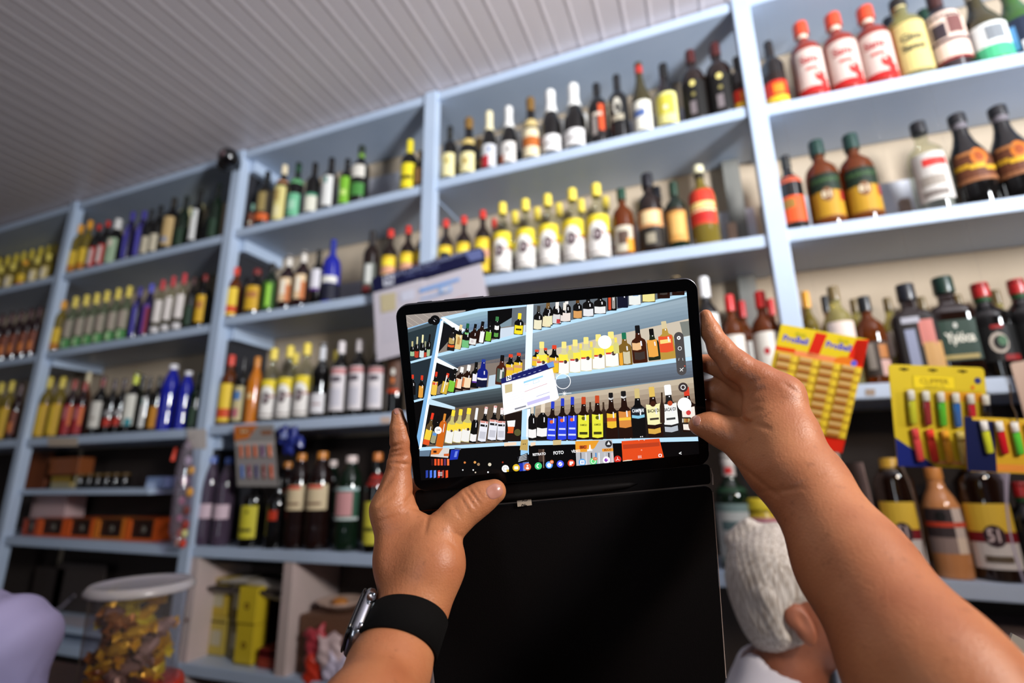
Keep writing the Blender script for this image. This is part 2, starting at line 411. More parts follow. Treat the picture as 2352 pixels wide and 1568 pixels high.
# ------------------------------------------------------------------ bottles
G = {
 'clear': glass('clear_glass', (236,238,226)), 'dark': mat('dark_glass', (12,11,11), .05, coat=.4), 'brown': mat('brown_glass', (26,12,7), .05, coat=.4),
 'green': mat('green_glass', (14,30,18), .05, coat=.4), 'olive': mat('olive_glass', (58,52,26), .06, coat=.3), 'bgreen': mat('bright_green_glass', (50,92,34), .06, coat=.3),
 'amber': glass('amber_glass', (150,76,24), .30), 'pale': glass('pale_straw_glass', (214,206,140), .22), 'straw': glass('straw_glass', (160,140,60), .40), 'blue': mat('cobalt_glass', (26,34,150), .08, coat=.5),
 'violet': mat('violet_glass', (30,24,60), .1, coat=.3), 'red': mat('red_drink_glass', (132,38,22), .08, coat=.4), 'orange': mat('orange_drink_glass', (196,112,20), .15, coat=.3),
 'rose': mat('peach_liqueur_glass', (206,140,88), .15, coat=.3), 'plum': mat('plum_glass', (34,14,18), .06, coat=.4), 'greenbase': glass('pale_green_glass', (150,160,130), .25),
 'cola': mat('cola_plastic', (26,12,10), .12, coat=.3), 'waterp': glass('violet_clear_plastic', (120,100,124), .30), 'yel': mat('yellow_plastic', (214,182,40), .35)}
PROF = {
 'wine': [(.90,0),(1,.015),(1,.60),(.95,.645),(.72,.70),(.42,.755),(.36,.79),(.35,.95),(.40,.955),(.40,.985),(.36,1)],
 'burg': [(.90,0),(1,.015),(1,.44),(.95,.50),(.78,.58),(.52,.68),(.38,.77),(.34,.86),(.34,.95),(.39,.955),(.38,1)],
 'spirit': [(.93,0),(1,.012),(1,.60),(.97,.65),(.82,.71),(.52,.76),(.38,.80),(.36,.90),(.36,1)],
 'round': [(.93,0),(1,.012),(1,.52),(.97,.60),(.85,.67),(.6,.72),(.36,.76),(.33,.80),(.33,1)],
 'square': [(.94,0),(1,.012),(1,.62),(.96,.66),(.80,.70),(.42,.735),(.36,.76),(.36,1)],
 'tall': [(.85,0),(.92,.01),(1,.5),(.96,.62),(.72,.72),(.46,.80),(.40,.86),(.36,1)],
 'pet': [(.80,0),(.95,.02),(1,.06),(1,.22),(.95,.26),(1,.30),(1,.62),(.94,.70),(.74,.80),(.42,.90),(.34,.92),(.34,1)],
 'champ': [(.92,0),(1,.015),(1,.42),(.95,.49),(.76,.58),(.52,.68),(.42,.76),(.38,.84),(.42,.87),(.44,.96),(.36,1)],
 'jar': [(.93,0),(1,.02),(1,.70),(.96,.76),(.80,.80),(.80,1)],
 'vinegar': [(.95,0),(1,.02),(1,.80),(.6,.90),(.4,.93),(.4,1)]}
Y_,W_,R_,K_,GN,OR,CR = (232,204,52),(226,222,218),(206,40,30),(22,20,20),(60,140,80),(222,110,40),(226,214,160)
# kind: profile, glass, cap(colour, share of height, widening), labels [(z0,z1,half-angle,colour,[marks])], words
# marks: (u0,v0,u1,v1,colour) rectangles, ('d',u,v,r,colour) disc, ('t',text,u,v,height,colour) in label units
KD = {
 'y51': ('round','clear',((238,212,80),.155,1.25),[(.34,.56,1.5,(232,206,50),[('d',0,.12,.9,(232,228,220))]),(.05,.36,1.5,(228,222,216),[(-.8,.12,.8,.17,(110,90,80)),(.35,.88,1,.97,(160,40,40)),('d',0,.84,.46,(70,46,54)),('t','51',0,.84,.17,(220,206,206))])],'clear cane liquor bottle with yellow cap'),
 'redyel': ('round','brown',((200,46,34),.12,1.2),[(.08,.56,1.4,(216,180,40),[(-1,.42,1,.66,(206,150,120)),(-.6,.70,.6,.86,(240,214,60))])],'dark bottle with red cap, yellow label'),
 'winecr': ('wine','dark',((30,30,26),.22,1.08),[(.06,.46,1.3,CR,[(-.3,.55,.3,.7,(170,150,70)),('d',0,.8,.2,(196,176,96))])],'dark wine bottle with tall cream label'),
 'goldchamp': ('champ','dark',((120,88,36),.20,1.12),[(.05,.36,1.3,CR,[('d',0,.55,.3,(170,140,60))]),(.50,.60,1.4,(206,180,110),[])],'sparkling wine bottle with brown gold foil'),
 'orchamp': ('champ','dark',((116,84,34),.22,1.12),[(.05,.46,1.4,(222,206,170),[(-1,.35,1,.7,(176,96,40))]),(.50,.62,1.4,(200,176,120),[])],'sparkling wine bottle with orange banded label'),
 'crchamp': ('champ','dark',((226,214,176),.34,1.12),[(.05,.40,1.4,(200,200,204),[(-1,.0,.1,.5,(180,40,50)),('d',.2,.75,.2,(60,90,150))])],'sparkling wine bottle with cream foil, red label'),
 'whchamp': ('champ','dark',((222,220,216),.38,1.12),[(.05,.36,1.4,(216,210,204),[(-1,.0,-.3,.4,(206,100,50)),('d',.2,.6,.2,(70,70,76))])],'sparkling wine bottle with white foil'),
 'whchamp2': ('champ','dark',((230,228,224),.36,1.15),[(.06,.28,1.4,(226,222,220),[(-.6,.4,.6,.5,(120,110,104))])],'sparkling wine bottle, silver foil, wide white label'),
 'vermouth': ('spirit','dark',((16,16,18),.18,1.1),[(.08,.62,1.2,(26,22,22),[(.15,.2,.75,.95,(196,74,34)),(-.6,.1,-.1,.6,(150,140,134)),(-.5,.62,.5,.72,(190,176,160))])],'black bottle with orange and grey print'),
 'ornate': ('wine','dark',((28,28,30),.24,1.08),[(.22,.62,1.3,(20,20,22),[('d',0,.62,.55,(200,194,180)),('d',.1,.55,.3,(30,28,28)),(-.6,.1,.6,.3,(170,160,140))])],'black bottle with white ornate print'),
 'riesling': ('burg','olive',((176,44,34),.15,1.1),[(.04,.42,1.3,(224,220,206),[(-.8,.45,.3,.7,(80,100,150))])],'tapered wine bottle with red cap, cream label'),
 'archy': ('burg','dark',((18,18,18),.20,1.1),[(.05,.50,1.3,(222,214,140),[(-.7,.3,.7,.9,(206,192,70)),('d',0,.5,.25,(230,226,190))])],'tapered wine bottle with yellow cream label'),
 'rum': ('round','brown',((70,20,18),.17,1.15),[(.04,.52,1.4,(18,16,14),[('d',0,.90,.26,(216,200,120)),('d',0,.60,.18,(130,120,70)),(-.3,.08,.1,.42,(120,110,112))])],'brown rum bottle with gold seal'),
 'flame': ('wine','dark',((20,14,12),.24,1.1),[(.03,.46,1.4,(196,44,22),[(-1,0,1,.22,(226,180,40)),(-.2,.3,.6,.6,(230,130,30)),(-1,.72,1,1,(30,16,12))])],'dark bottle with red and yellow label'),
 'gincap': ('round','amber',((14,60,42),.16,1.25),[(.06,.42,1.1,(200,190,170),[(-.6,.3,.5,.8,(90,70,60)),(.3,0,1,.5,(220,150,40))])],'small amber bottle with green cap'),
 'whisky': ('round','brown',((20,20,28),.17,1.3),[(.30,.50,1.4,(206,150,100),[(-.5,.2,.6,.9,(226,200,150))]),(.06,.29,1.4,(40,34,28),[(-.3,.2,.3,.7,(150,140,120))])],'dark liquor bottle with black stopper'),
 'goldlab': ('wine','green',((20,52,34),.20,1.15),[(.10,.56,1.2,(206,150,78),[(-.6,.2,.6,.8,(222,172,98)),(-1,.92,1,1,(80,50,30))])],'green bottle with orange gold label'),
 'redround': ('round','straw',((220,214,180),.09,1.2),[(.24,.66,1.4,(204,58,40),[(-.9,.45,.9,.62,(236,206,130)),(-1,.36,1,.42,(236,206,160)),(-.6,.1,.6,.3,(186,40,34))]),(.84,.90,3.1,(30,24,22),[])],'round shouldered bottle with red label'),
 'redcap': ('round','amber',((200,34,34),.17,1.2),[(.10,.56,1.3,(222,216,206),[('d',0,.58,.26,(176,30,40)),(-1,0,1,.22,(150,40,50))])],'amber rum bottle, red cap, white label'),
 'redorange': ('round','red',((214,70,36),.15,1.35),[(.05,.58,1.25,(206,184,174),[(-.95,0,.95,.14,(176,26,24)),('t','Sanz',-.05,.74,.16,(170,60,60)),('d',.40,.34,.42,(180,44,40)),('d',.62,.20,.3,(176,36,34)),(-.3,.5,.35,.56,(190,80,74)),('d',.30,.40,.12,(214,190,180))]),(.80,.845,3.1,(222,200,180),[])],'red liqueur bottle, orange round cap, white label'),
 'gin': ('spirit','pale',((24,22,18),.10,1.25),[(.07,.62,1.2,(206,184,118),[('t','Ginn',0,.66,.15,(40,50,50)),('t','Sanmi',0,.46,.13,(30,40,40))]),(.88,.93,3.1,(206,190,140),[])],'straw coloured gin bottle, cream label'),
 'horses': ('round','plum',((60,24,20),.20,1.1),[(.10,.66,1.35,(222,196,180),[(-.7,.45,-.1,.75,(60,50,56)),(.0,.5,.7,.85,(110,70,66)),(-1,.36,1,.42,(70,40,50)),(-1,0,1,.05,(130,30,30))])],'dark red bottle, cream picture label'),
 'olive': ('burg','olive',((200,190,160),.14,1.1),[(.03,.44,1.3,(216,218,214),[(-1,0,1,.36,(70,170,120)),(-.3,.5,.5,.9,(120,124,128))])],'olive wine bottle, white and green label'),
 'bgreen': ('burg','bgreen',((40,80,30),.14,1.1),[(.05,.46,1.3,(30,40,60),[(-.9,.1,-.5,.8,(90,150,200)),(-.4,0,.3,.3,(220,222,226)),(.2,.5,.9,.95,(190,200,210))])],'bright green bottle, blue and white label'),
 'collar': ('wine','dark',((30,30,26),.16,1.1),[(.05,.42,1.3,(220,84,36),[(-.8,.6,.2,.9,(150,110,50)),(-1,0,1,.12,(30,24,20))]),(.60,.68,3.1,(200,90,60),[]),(.90,.93,3.1,(220,214,150),[])],'black bottle, orange collar and label'),
 'brandy': ('round','amber',((16,52,44),.17,1.3),[(.36,.56,1.3,(20,36,22),[('t','BRANDY',0,.6,.22,(60,90,50))]),(.06,.37,1.3,(176,132,30),[('d',0,.84,.44,(120,80,50)),('t','81',0,.84,.22,(206,190,160)),(.72,.6,1,.95,(150,36,28)),(-1,0,1,.1,(120,70,20))])],'amber brandy bottle, green cap, gold label'),
 'vodka': ('round','clear',((20,20,24),.12,1.25),[(.10,.60,1.2,(196,190,184),[(-.4,.70,.9,.86,(196,50,44)),(-.6,.3,.6,.5,(150,140,130)),(-.6,.08,.6,.2,(120,110,104))])],'clear vodka bottle, black cap, red banded label'),
 'sash': ('burg','dark',((24,24,28),.10,1.25),[(.22,.54,1.15,(96,52,30),[('d',.25,.76,.55,(196,110,34)),('d',.25,.76,.3,(150,70,24)),(-1,.44,-.3,.58,(196,150,30)),(-.3,.38,.4,.52,(206,160,34)),(.4,.30,1,.44,(196,150,30)),(-1,.0,1,.12,(140,90,56)),(-.8,.86,.1,.96,(170,110,60))]),(.84,.90,3.1,(110,104,110),[])],'black cognac bottle, yellow sash on orange label'),
 'boxlab': ('spirit','pale',((110,90,50),.14,1.1),[(.36,.62,1.3,(226,206,196),[])],'clear bottle, gold cap, blank pink label'),
 'blackcap': ('round','amber',((24,26,30),.17,1.25),[(.08,.46,1.2,(60,50,44),[(-.7,.2,-.2,.95,(150,140,130)),(.1,0,.8,.45,(200,160,150)),(.1,.5,.7,.9,(176,110,50))])],'amber bottle, black cap, dark printed label'),
 'sqdark': ('square','brown',((26,28,36),.17,1.2),[(.10,.66,1.15,(28,22,22),[(-.55,.0,-.1,.75,(140,146,170)),(.1,.45,.7,.9,(200,120,110)),(.15,0,.9,.5,(196,150,90)),(-.6,.86,.2,.97,(170,170,180))])],'square dark liquor bottle, vertical white lettering'),
 'sqgreen': ('square','brown',((16,46,36),.16,1.3),[(.18,.56,1.15,(24,52,40),[('t','Ypióca',0,.55,.24,(226,222,206)),(-.9,.04,.6,.14,(170,150,90)),('d',-.1,.86,.12,(200,200,190))])],'square amber bottle, slanted green label'),
 'circ': ('wine','dark',((176,30,30),.15,1.15),[(.16,.52,1.2,(14,14,14),[('d',0,.5,.52,(196,184,170)),('d',.05,.5,.38,(20,20,20)),('d',.15,.55,.26,(70,110,80)),(.1,0,.8,.16,(140,20,20)),(-.2,.9,.3,1,(150,20,20))]),(.80,.85,3.1,(30,70,34),[])],'black bottle with red cap and ring emblem'),
 'bigwhite': ('wine','green',((206,200,196),.10,1.15),[(.06,.56,1.35,(196,196,190),[(-1,.86,1,1,(120,140,136)),(-.6,.3,.6,.45,(120,120,116)),(-.6,.55,.6,.7,(90,110,110)),(-1,0,1,.1,(140,150,140))]),(.66,.70,3.1,(30,60,40),[]),(.80,.90,3.1,(200,190,186),[(-.2,.2,.2,.8,(190,40,40))])],'large dark green bottle, white label'),
 'b51': ('vinegar','brown',((206,160,50),.10,1.2),[(.10,.62,1.25,(206,200,196),[(-1,.55,1,1,(222,184,60)),(-1,.40,1,.56,(120,20,30)),('d',0,.50,.56,(50,30,36)),('t','51',0,.50,.19,(206,186,186)),(-.5,.10,.5,.2,(90,76,60))])],'large dark cane liquor bottle, numbered label'),
 'peach': ('tall','rose',((214,140,70),.12,1.15),[(.36,.62,1.4,(60,50,52),[('d',-.2,.72,.34,(20,18,18)),(.3,0,.8,1,(206,190,180)),(-1,.36,1,.52,(210,70,44))]),(.22,.36,1.4,(150,130,124),[(.3,0,.8,1,(226,206,186))])],'peach coloured liqueur bottle, striped dark label'),
 'yeltub': ('jar','yel',((232,206,50),.16,1.25),[(.62,.74,3.1,(200,130,140),[]),(.12,.55,1.0,(226,196,60),[('d',.1,.5,.5,(236,216,120))])],'yellow plastic bottle with purple ring'),
 # bay right of the lamp
 'goldor': ('spirit','dark',((24,24,24),.22,1.1),[(.22,.62,1.3,(60,50,34),[(-.5,.1,.5,.9,(150,130,80))]),(.10,.22,1.4,(206,96,44),[])],'dark bottle, gold label, orange band'),
 'creamtall': ('spirit','dark',((230,214,180),.16,1.1),[(.03,.60,1.35,(214,200,130),[(-.6,.55,.3,.9,(176,150,90)),(-.5,.1,.5,.4,(226,214,160))]),(.66,.72,3.1,(196,140,100),[])],'bottle with cream cap, tall cream label'),
 'mint': ('wine','dark',((24,64,40),.18,1.1),[(.04,.42,1.3,(110,180,140),[(-.5,.3,.5,.7,(160,206,176))]),(.60,.68,3.1,(110,176,120),[])],'dark bottle with green cap, mint label'),
 'whround': ('wine','dark',((22,20,20),.20,1.1),[(.05,.38,1.3,(216,212,196),[(-1,.85,1,1,(70,140,110)),('d',0,.4,.3,(226,224,206))])],'dark bottle with short white label'),
 'whtall': ('wine','dark',((24,22,22),.20,1.1),[(.08,.62,.9,(218,216,212),[(-.6,.75,0,.95,(80,140,130))])],'dark brown bottle, narrow tall white label'),
 'lime': ('wine','dark',((22,22,22),.18,1.1),[(.05,.58,1.0,(120,176,50),[(-.5,.3,.5,.5,(190,214,120))])],'dark bottle with lime green label'),
 'whgreen': ('wine','dark',((40,50,40),.14,1.15),[(.42,.62,1.0,(206,200,190),[]),(.12,.32,1.0,(70,130,60),[]),(.80,.86,3.1,(110,150,60),[])],'dark bottle, small white and green labels'),
 'yelcap': ('wine','dark',((226,206,40),.26,1.2),[(.05,.50,1.3,(226,206,40),[(-.7,.35,.7,.5,(60,54,20))])],'dark bottle with yellow cap, yellow label'),
 'ambrown': ('wine','brown',((100,70,44),.2,1.1),[(.1,.5,1.3,(150,110,70),[])],'brown bottle with tan label'),
 'limedark': ('spirit','green',((28,26,24),.18,1.1),[(.06,.60,1.2,(60,100,30),[(.0,.1,.5,.9,(150,206,70))])],'green labelled bottle with black cap'),
 'whwine': ('wine','plum',((222,214,204),.20,1.12),[(.14,.56,1.25,(222,190,150),[(-.2,.3,.4,.9,(236,226,206)),(.4,0,1,.7,(190,110,60))])],'wine bottle, white cap, peach label'),
 'purple': ('wine','dark',((40,36,30),.16,1.15),[(.24,.62,1.1,(214,210,216),[(-1,0,1,.12,(90,50,120))])],'wine bottle with white and purple label'),
 'cobalt': ('round','blue',((40,50,140),.26,1.0),[(.30,.40,1.5,(220,216,206),[]),(.0,.29,3.1,(24,24,40),[])],'cobalt blue bottle with white band'),
 'silverlab': ('spirit','brown',((44,40,40),.22,1.1),[(.06,.48,1.2,(96,100,92),[(-.3,.3,.5,.95,(196,196,190)),(-.6,0,.4,.2,(180,80,80))])],'brown bottle with silver and red label'),
 'yelred': ('spirit','amber',((214,60,36),.15,1.2),[(.05,.58,1.4,(232,196,60),[(-1,.10,1,.34,(206,74,34))])],'bottle, red cap, yellow and red label'),
 'multi': ('spirit','dark',((26,24,26),.16,1.1),[(.05,.56,1.3,(190,176,130),[(-.7,.6,.6,.85,(80,120,170)),(-.6,.1,.5,.35,(176,100,110))])],'dark bottle with blue and pink label'),
 'orangeb': ('tall','orange',((206,130,40),.14,1.1),[(.36,.44,.5,(230,190,130),[])],'slender orange drink bottle'),
 'silfoil': ('wine','dark',((206,206,210),.30,1.1),[(.07,.32,1.3,(216,212,214),[(-.6,.4,.6,.5,(160,130,130))])],'wine bottle, silver foil, low white label'),
 'bigverm': ('spirit','dark',((216,206,206),.16,1.15),[(.08,.64,1.3,(212,204,206),[(-1,.84,1,.98,(190,130,130)),(-.5,.66,.5,.78,(80,70,80)),(-.6,.1,.6,.5,(190,186,194))]),(.965,1.0,3.1,(206,50,40),[])],'black bottle, red topped white cap, tall white label'),
 'drinkpic': ('vinegar','dark',((60,40,30),.14,1.1),[(.30,.80,1.1,(90,60,46),[('d',0,.62,.34,(226,220,210)),('d',0,.36,.28,(214,120,60)),(-.7,0,.7,.10,(200,70,30))])],'dark bottle with picture of an iced drink'),
 'soda': ('pet','cola',((206,130,50),.07,1.25),[(.40,.66,1.45,(206,186,150),[(-.5,.84,.6,.98,(200,70,50)),(-.6,.2,.6,.3,(120,90,70))])],'large plastic drink bottle, cream label'),
 'sodag': ('pet','green',((226,206,200),.07,1.25),[(.32,.66,1.45,(40,80,60),[(-.6,.12,.6,.86,(196,140,140)),(-1,.9,1,1,(170,190,190)),(-1,0,1,.08,(190,200,196))])],'large green plastic bottle, pink and green label'),
 'yelblk': ('spirit','dark',((40,30,20),.14,1.1),[(.12,.56,1.2,(196,184,50),[('d',.1,.8,.2,(90,84,20)),(-.6,.2,.6,.3,(80,76,24))])],'black bottle with yellow label'),
 'redneck': ('spirit','dark',((206,120,50),.08,1.2),[(.08,.50,1.2,(196,186,60),[(-.6,.3,.6,.4,(80,76,24))]),(.66,.78,3.1,(150,40,30),[])],'black bottle, red neck, yellow label'),
 'reddot': ('spirit','dark',((20,16,16),.14,1.1),[(.40,.54,.6,(180,50,24),[])],'black bottle with red dot label'),
 'water': ('pet','waterp',((60,90,170),.07,1.25),[(.30,.46,1.45,(206,180,190),[])],'violet tinted clear plastic bottle, pale label'),
 # bays left of the lamp
 'oryel': ('spirit','straw',((230,160,40),.16,1.35),[(.05,.45,1.3,(214,176,50),[(-1,0,1,.3,(176,110,30))])],'small amber bottle with orange cap'),
 'redwh': ('spirit','dark',((190,40,30),.12,1.2),[(.05,.48,1.4,(176,40,32),[(-.6,.1,.4,.9,(220,196,190))])],'dark bottle, red cap, red white label'),
 'whgrn': ('spirit','dark',((222,218,214),.22,1.45),[(.04,.56,1.3,(150,170,140),[('d',0,.8,.5,(226,206,190))])],'dark bottle, white cap, pale green label'),
 'viol': ('tall','violet',((64,56,140),.18,1.2),[(.05,.70,.6,(70,64,150),[(-.2,.1,.2,.9,(96,88,190))])],'violet bottle with violet cap'),
 'darkcr': ('wine','dark',((20,20,22),.22,1.1),[(.06,.40,1.1,(196,184,160),[])],'dark bottle with small cream label'),
 'darkg': ('wine','green',((18,22,18),.22,1.1),[(.06,.36,1.1,(40,60,44),[])],'dark green bottle with plain dark label'),
 'tanlab': ('spirit','dark',((40,36,30),.18,1.1),[(.10,.62,1.3,(190,160,110),[(-.5,.1,.5,.3,(150,150,160))])],'dark bottle with tan label'),
 'crfoil': ('champ','green',((216,208,160),.36,1.1),[(.05,.3,1.2,(30,40,30),[])],'sparkling wine bottle with cream foil'),
 'mini': ('round','green',((130,170,150),.3,1.1),[(.04,.6,1.2,(110,60,40),[('d',.2,.3,.4,(200,210,190))])],'miniature bottle with pale mint cap'),
 'mini2': ('round','dark',((150,180,176),.3,1.1),[(.04,.6,1.2,(90,36,30),[('d',.2,.3,.4,(170,180,190))])],'miniature bottle with grey blue cap'),
 'yelgreen': ('round','greenbase',((230,206,90),.20,1.35),[(.03,.20,1.45,(60,120,60),[(-.3,.1,.2,.9,(170,200,150))]),(.22,.55,1.2,(150,140,124),[(-.3,.2,.1,.9,(180,160,150))])],'yellow capped clear bottle, green base label'),
 'violred': ('tall','violet',((90,90,190),.16,1.2),[(.05,.60,1.1,(96,66,150),[(.3,0,1,.9,(130,30,40))])],'violet bottle, violet cap, red side label'),
 'pinkwh': ('spirit','clear',((196,60,66),.18,1.2),[(.22,.62,1.3,(216,206,200),[]),(.04,.14,1.3,(206,200,200),[])],'clear bottle, pink red cap, white label'),
 'yelgold': ('spirit','dark',((120,30,26),.12,1.2),[(.10,.60,1.3,(206,160,40),[(-.6,.5,.6,.75,(170,110,60))])],'dark bottle, red cap, gold label'),
 'browndk': ('spirit','dark',((70,36,34),.14,1.2),[(.08,.44,1.2,(40,60,44),[])],'dark bottle, brown cap, green label'),
 'yelblock': ('spirit','straw',((214,190,60),.18,1.2),[(.04,.55,1.35,(196,154,40),[(-.4,.1,.1,.9,(214,180,60))])],'amber bottle, yellow cap, yellow label'),
 'redblock': ('spirit','plum',((150,50,40),.16,1.2),[(.04,.56,1.4,(150,40,44),[(-.4,.5,.2,.9,(190,110,110)),(.5,.3,.9,.95,(226,120,60))])],'dark red bottle with red label'),
 'cork': ('wine','amber',((222,206,170),.2,1.2),[(.3,.5,1.2,(160,70,50),[])],'amber bottle with cream cap'),
 'whblack': ('wine','dark',((120,30,24),.18,1.1),[(.12,.56,1.2,(206,200,190),[(-.4,.3,.4,.4,(150,140,130))])],'black wine bottle, red cap, white label'),
 'smallred': ('wine','dark',((60,40,46),.18,1.1),[(.14,.28,1.1,(180,50,36),[]),(.32,.42,1.1,(150,146,146),[])],'black wine bottle, small red white label'),
 'teal': ('wine','dark',((206,214,60),.20,1.1),[(.12,.62,1.3,(214,210,198),[(.0,0,.8,.22,(40,130,140))])],'wine bottle, lime cap, white teal label'),
 'ambblock': ('spirit','dark',((30,26,24),.18,1.1),[(.06,.44,1.4,(190,126,34),[])],'black bottle with amber label'),
 'bluepl': ('pet','blue',((222,218,222),.07,1.5),[],'blue plastic bottle with white cap'),
 'redbrown': ('wine','plum',((70,34,36),.2,1.1),[(.1,.5,1.2,(120,66,50),[(-.2,.1,.5,.5,(206,120,60))])],'red brown bottle with orange brown label'),
 'yelsmall': ('round','straw',((220,200,90),.24,1.4),[(.05,.5,1.3,(196,176,120),[(-.3,.1,.3,.8,(216,206,190))])],'small straw bottle with yellow cap'),
 'bluecan': ('wine','brown',((40,50,170),.18,1.1),[(.05,.62,1.3,(36,48,176),[('d',.3,.8,.3,(206,90,50)),(-.7,.35,.7,.45,(190,190,220)),(-.6,.1,.6,.16,(190,190,220))])],'blue labelled brandy bottle with blue cap'),
 'yelcoat': ('wine','dark',((150,50,30),.16,1.1),[(.06,.56,1.3,(206,200,60),[('d',0,.78,.26,(90,90,20)),('t','CAMPARI'[:0]+'XAMEGO',0,.5,.12,(40,40,20)),(-.5,.14,.5,.26,(50,50,20))])],'black bottle with coat of arms yellow label'),
 'campari': ('wine','dark',((190,160,110),.2,1.1),[(.42,.62,1.3,(30,40,60),[('t','CAMPARI',0,.5,.34,(220,226,230))]),(.32,.41,1.3,(130,180,210),[])],'dark bitter bottle with white lettering'),
 'bacgold': ('spirit','dark',((200,160,70),.18,1.1),[(.18,.66,1.3,(222,214,160),[('d',0,.9,.2,(170,50,30)),('t','BACARDI',0,.66,.12,(40,36,30)),(-.5,.2,.5,.3,(60,50,40))]),(.05,.15,1.3,(190,150,60),[])],'rum bottle, gold cap, cream label'),
 'bacwh': ('spirit','dark',((226,226,228),.18,1.2),[(.18,.66,1.3,(220,220,216),[('d',0,.9,.2,(170,50,30)),('t','BACARDI',0,.66,.12,(40,36,30)),(-.5,.2,.5,.3,(60,50,40))]),(.05,.15,1.3,(160,160,164),[])],'rum bottle, white cap, white label'),
}
CAPM = {}
def capmat(c):
    if c not in CAPM: CAPM[c] = mat('cap_%d_%d_%d'%c, c, .35, coat=.2)
    return CAPM[c]
PROTO = {}
def radius_at(prof, z):
    for (r0,z0),(r1,z1) in zip(prof, prof[1:]):
        if z0 <= z <= z1: return r0+(r1-r0)*(z-z0)/max(z1-z0,1e-6)
    return prof[-1][0]
def proto(kind):
    """unit bottle: height 1, body radius 1; scaled per copy"""
    if kind in PROTO: return PROTO[kind]
    pn, g, (cc, ch, cw), labs, words = KD[kind]
    prof = PROF[pn]; sq = 5. if pn == 'square' else 2.; sy = .62 if pn == 'square' else 1.
    body = lathe('bottle', [p for p in prof], G[g], n=28, sq=sq, sy=sy)
    z0 = 1-ch; rc = max(radius_at(prof, 1-ch*.5), .34)*cw
    rr = [(max(radius_at(prof, z0+.0)*1.03, rc), z0), (rc*1.02, z0+ch*.12), (rc, 1-ch*.10), (rc*.94, 1.004), (rc*.6, 1.006)]
    if pn == 'champ': rr = [(radius_at(prof, z0+ch*k)*cw+.015, z0+ch*k) for k in (0,.2,.4,.6,.8,.93)]+[(.30, 1.006)]
    cap = lathe('cap', rr, capmat(cc), body, n=14)
    items = [cap]
    for (a, b, ang, col, marks) in labs:
        if ang < 1.6: ang *= .80
        art = Art(); NS = 18
        art.rect(-1, 0, 1, 1, col, 0)
        L = 1
        for mk in marks:
            if mk[0] == 'd': art.disc(mk[1], mk[2], mk[3]*.75, mk[4], L, ry=mk[3]*.62*(.5 if (b-a) > .4 else .9), n=12)
            elif mk[0] == 't': art.text(mk[1], mk[2], mk[3], mk[4], mk[5], L+1, ydown=False, bold=True, wscale=min(2.6, 1.6/(max(1,len(mk[1]))*.62*mk[4]/.7)) if len(mk[1]) > 2 else 2.0)
            else:
                art.rect(*mk, L)
            L += 1
        def fn(u, v_, L_, a=a, b=b, ang=ang):
            z = a+(b-a)*v_; th = -PI/2+u*ang; r = radius_at(prof, z)*(1.010+.006*L_)+.006
            c_, s_ = math.cos(th), math.sin(th); k = (abs(c_)**sq+abs(s_)**sq)**(-1/sq)
            return (r*c_*k, r*s_*k*sy, z)
        art.dice(2/NS if ang > 1.6 else .25, max(.12, .12/(b-a)*.25))
        items.append(art.emit('label', fn, PRINT, body))
    for i_ in items: i_.parent = body
    PROTO[kind] = (body, items); body['_used'] = 0
    return PROTO[kind]
ORD = 'zeroth first second third fourth fifth sixth seventh eighth ninth tenth eleventh twelfth thirteenth fourteenth fifteenth sixteenth seventeenth eighteenth nineteenth twentieth'.split()
BAYN = {0:'bay at the far left end', 1:'bay left of the lamp', 2:'bay right of the lamp', 3:'bay above the tablet', 4:'bay above the yellow cards'}
SHN = {'A':'top shelf', 'B':'second shelf', 'C':'third shelf', 'D':'lowest blue shelf'}
NB = 0; ALLLAB = set()
def place(kind, X, Y, Z, H, Rad, label, group, yaw=0., cat='bottle'):
    body, items = proto(kind)
    if not body['_used']:
        o = body; body['_used'] = 1; kids = items
    else:
        o = body.copy(); C.objects.link(o)
        for it in items:
            c_ = it.copy(); C.objects.link(c_); c_.parent = o
    o.location = (X, Y, Z); o.scale = (Rad, Rad, H); o.rotation_euler = (0,0,yaw)
    assert len(label.split()) <= 16, label
    if label in ALLLAB: raise Exception('dup '+label)
    ALLLAB.add(label)
    tag(o, label, cat, group); return o
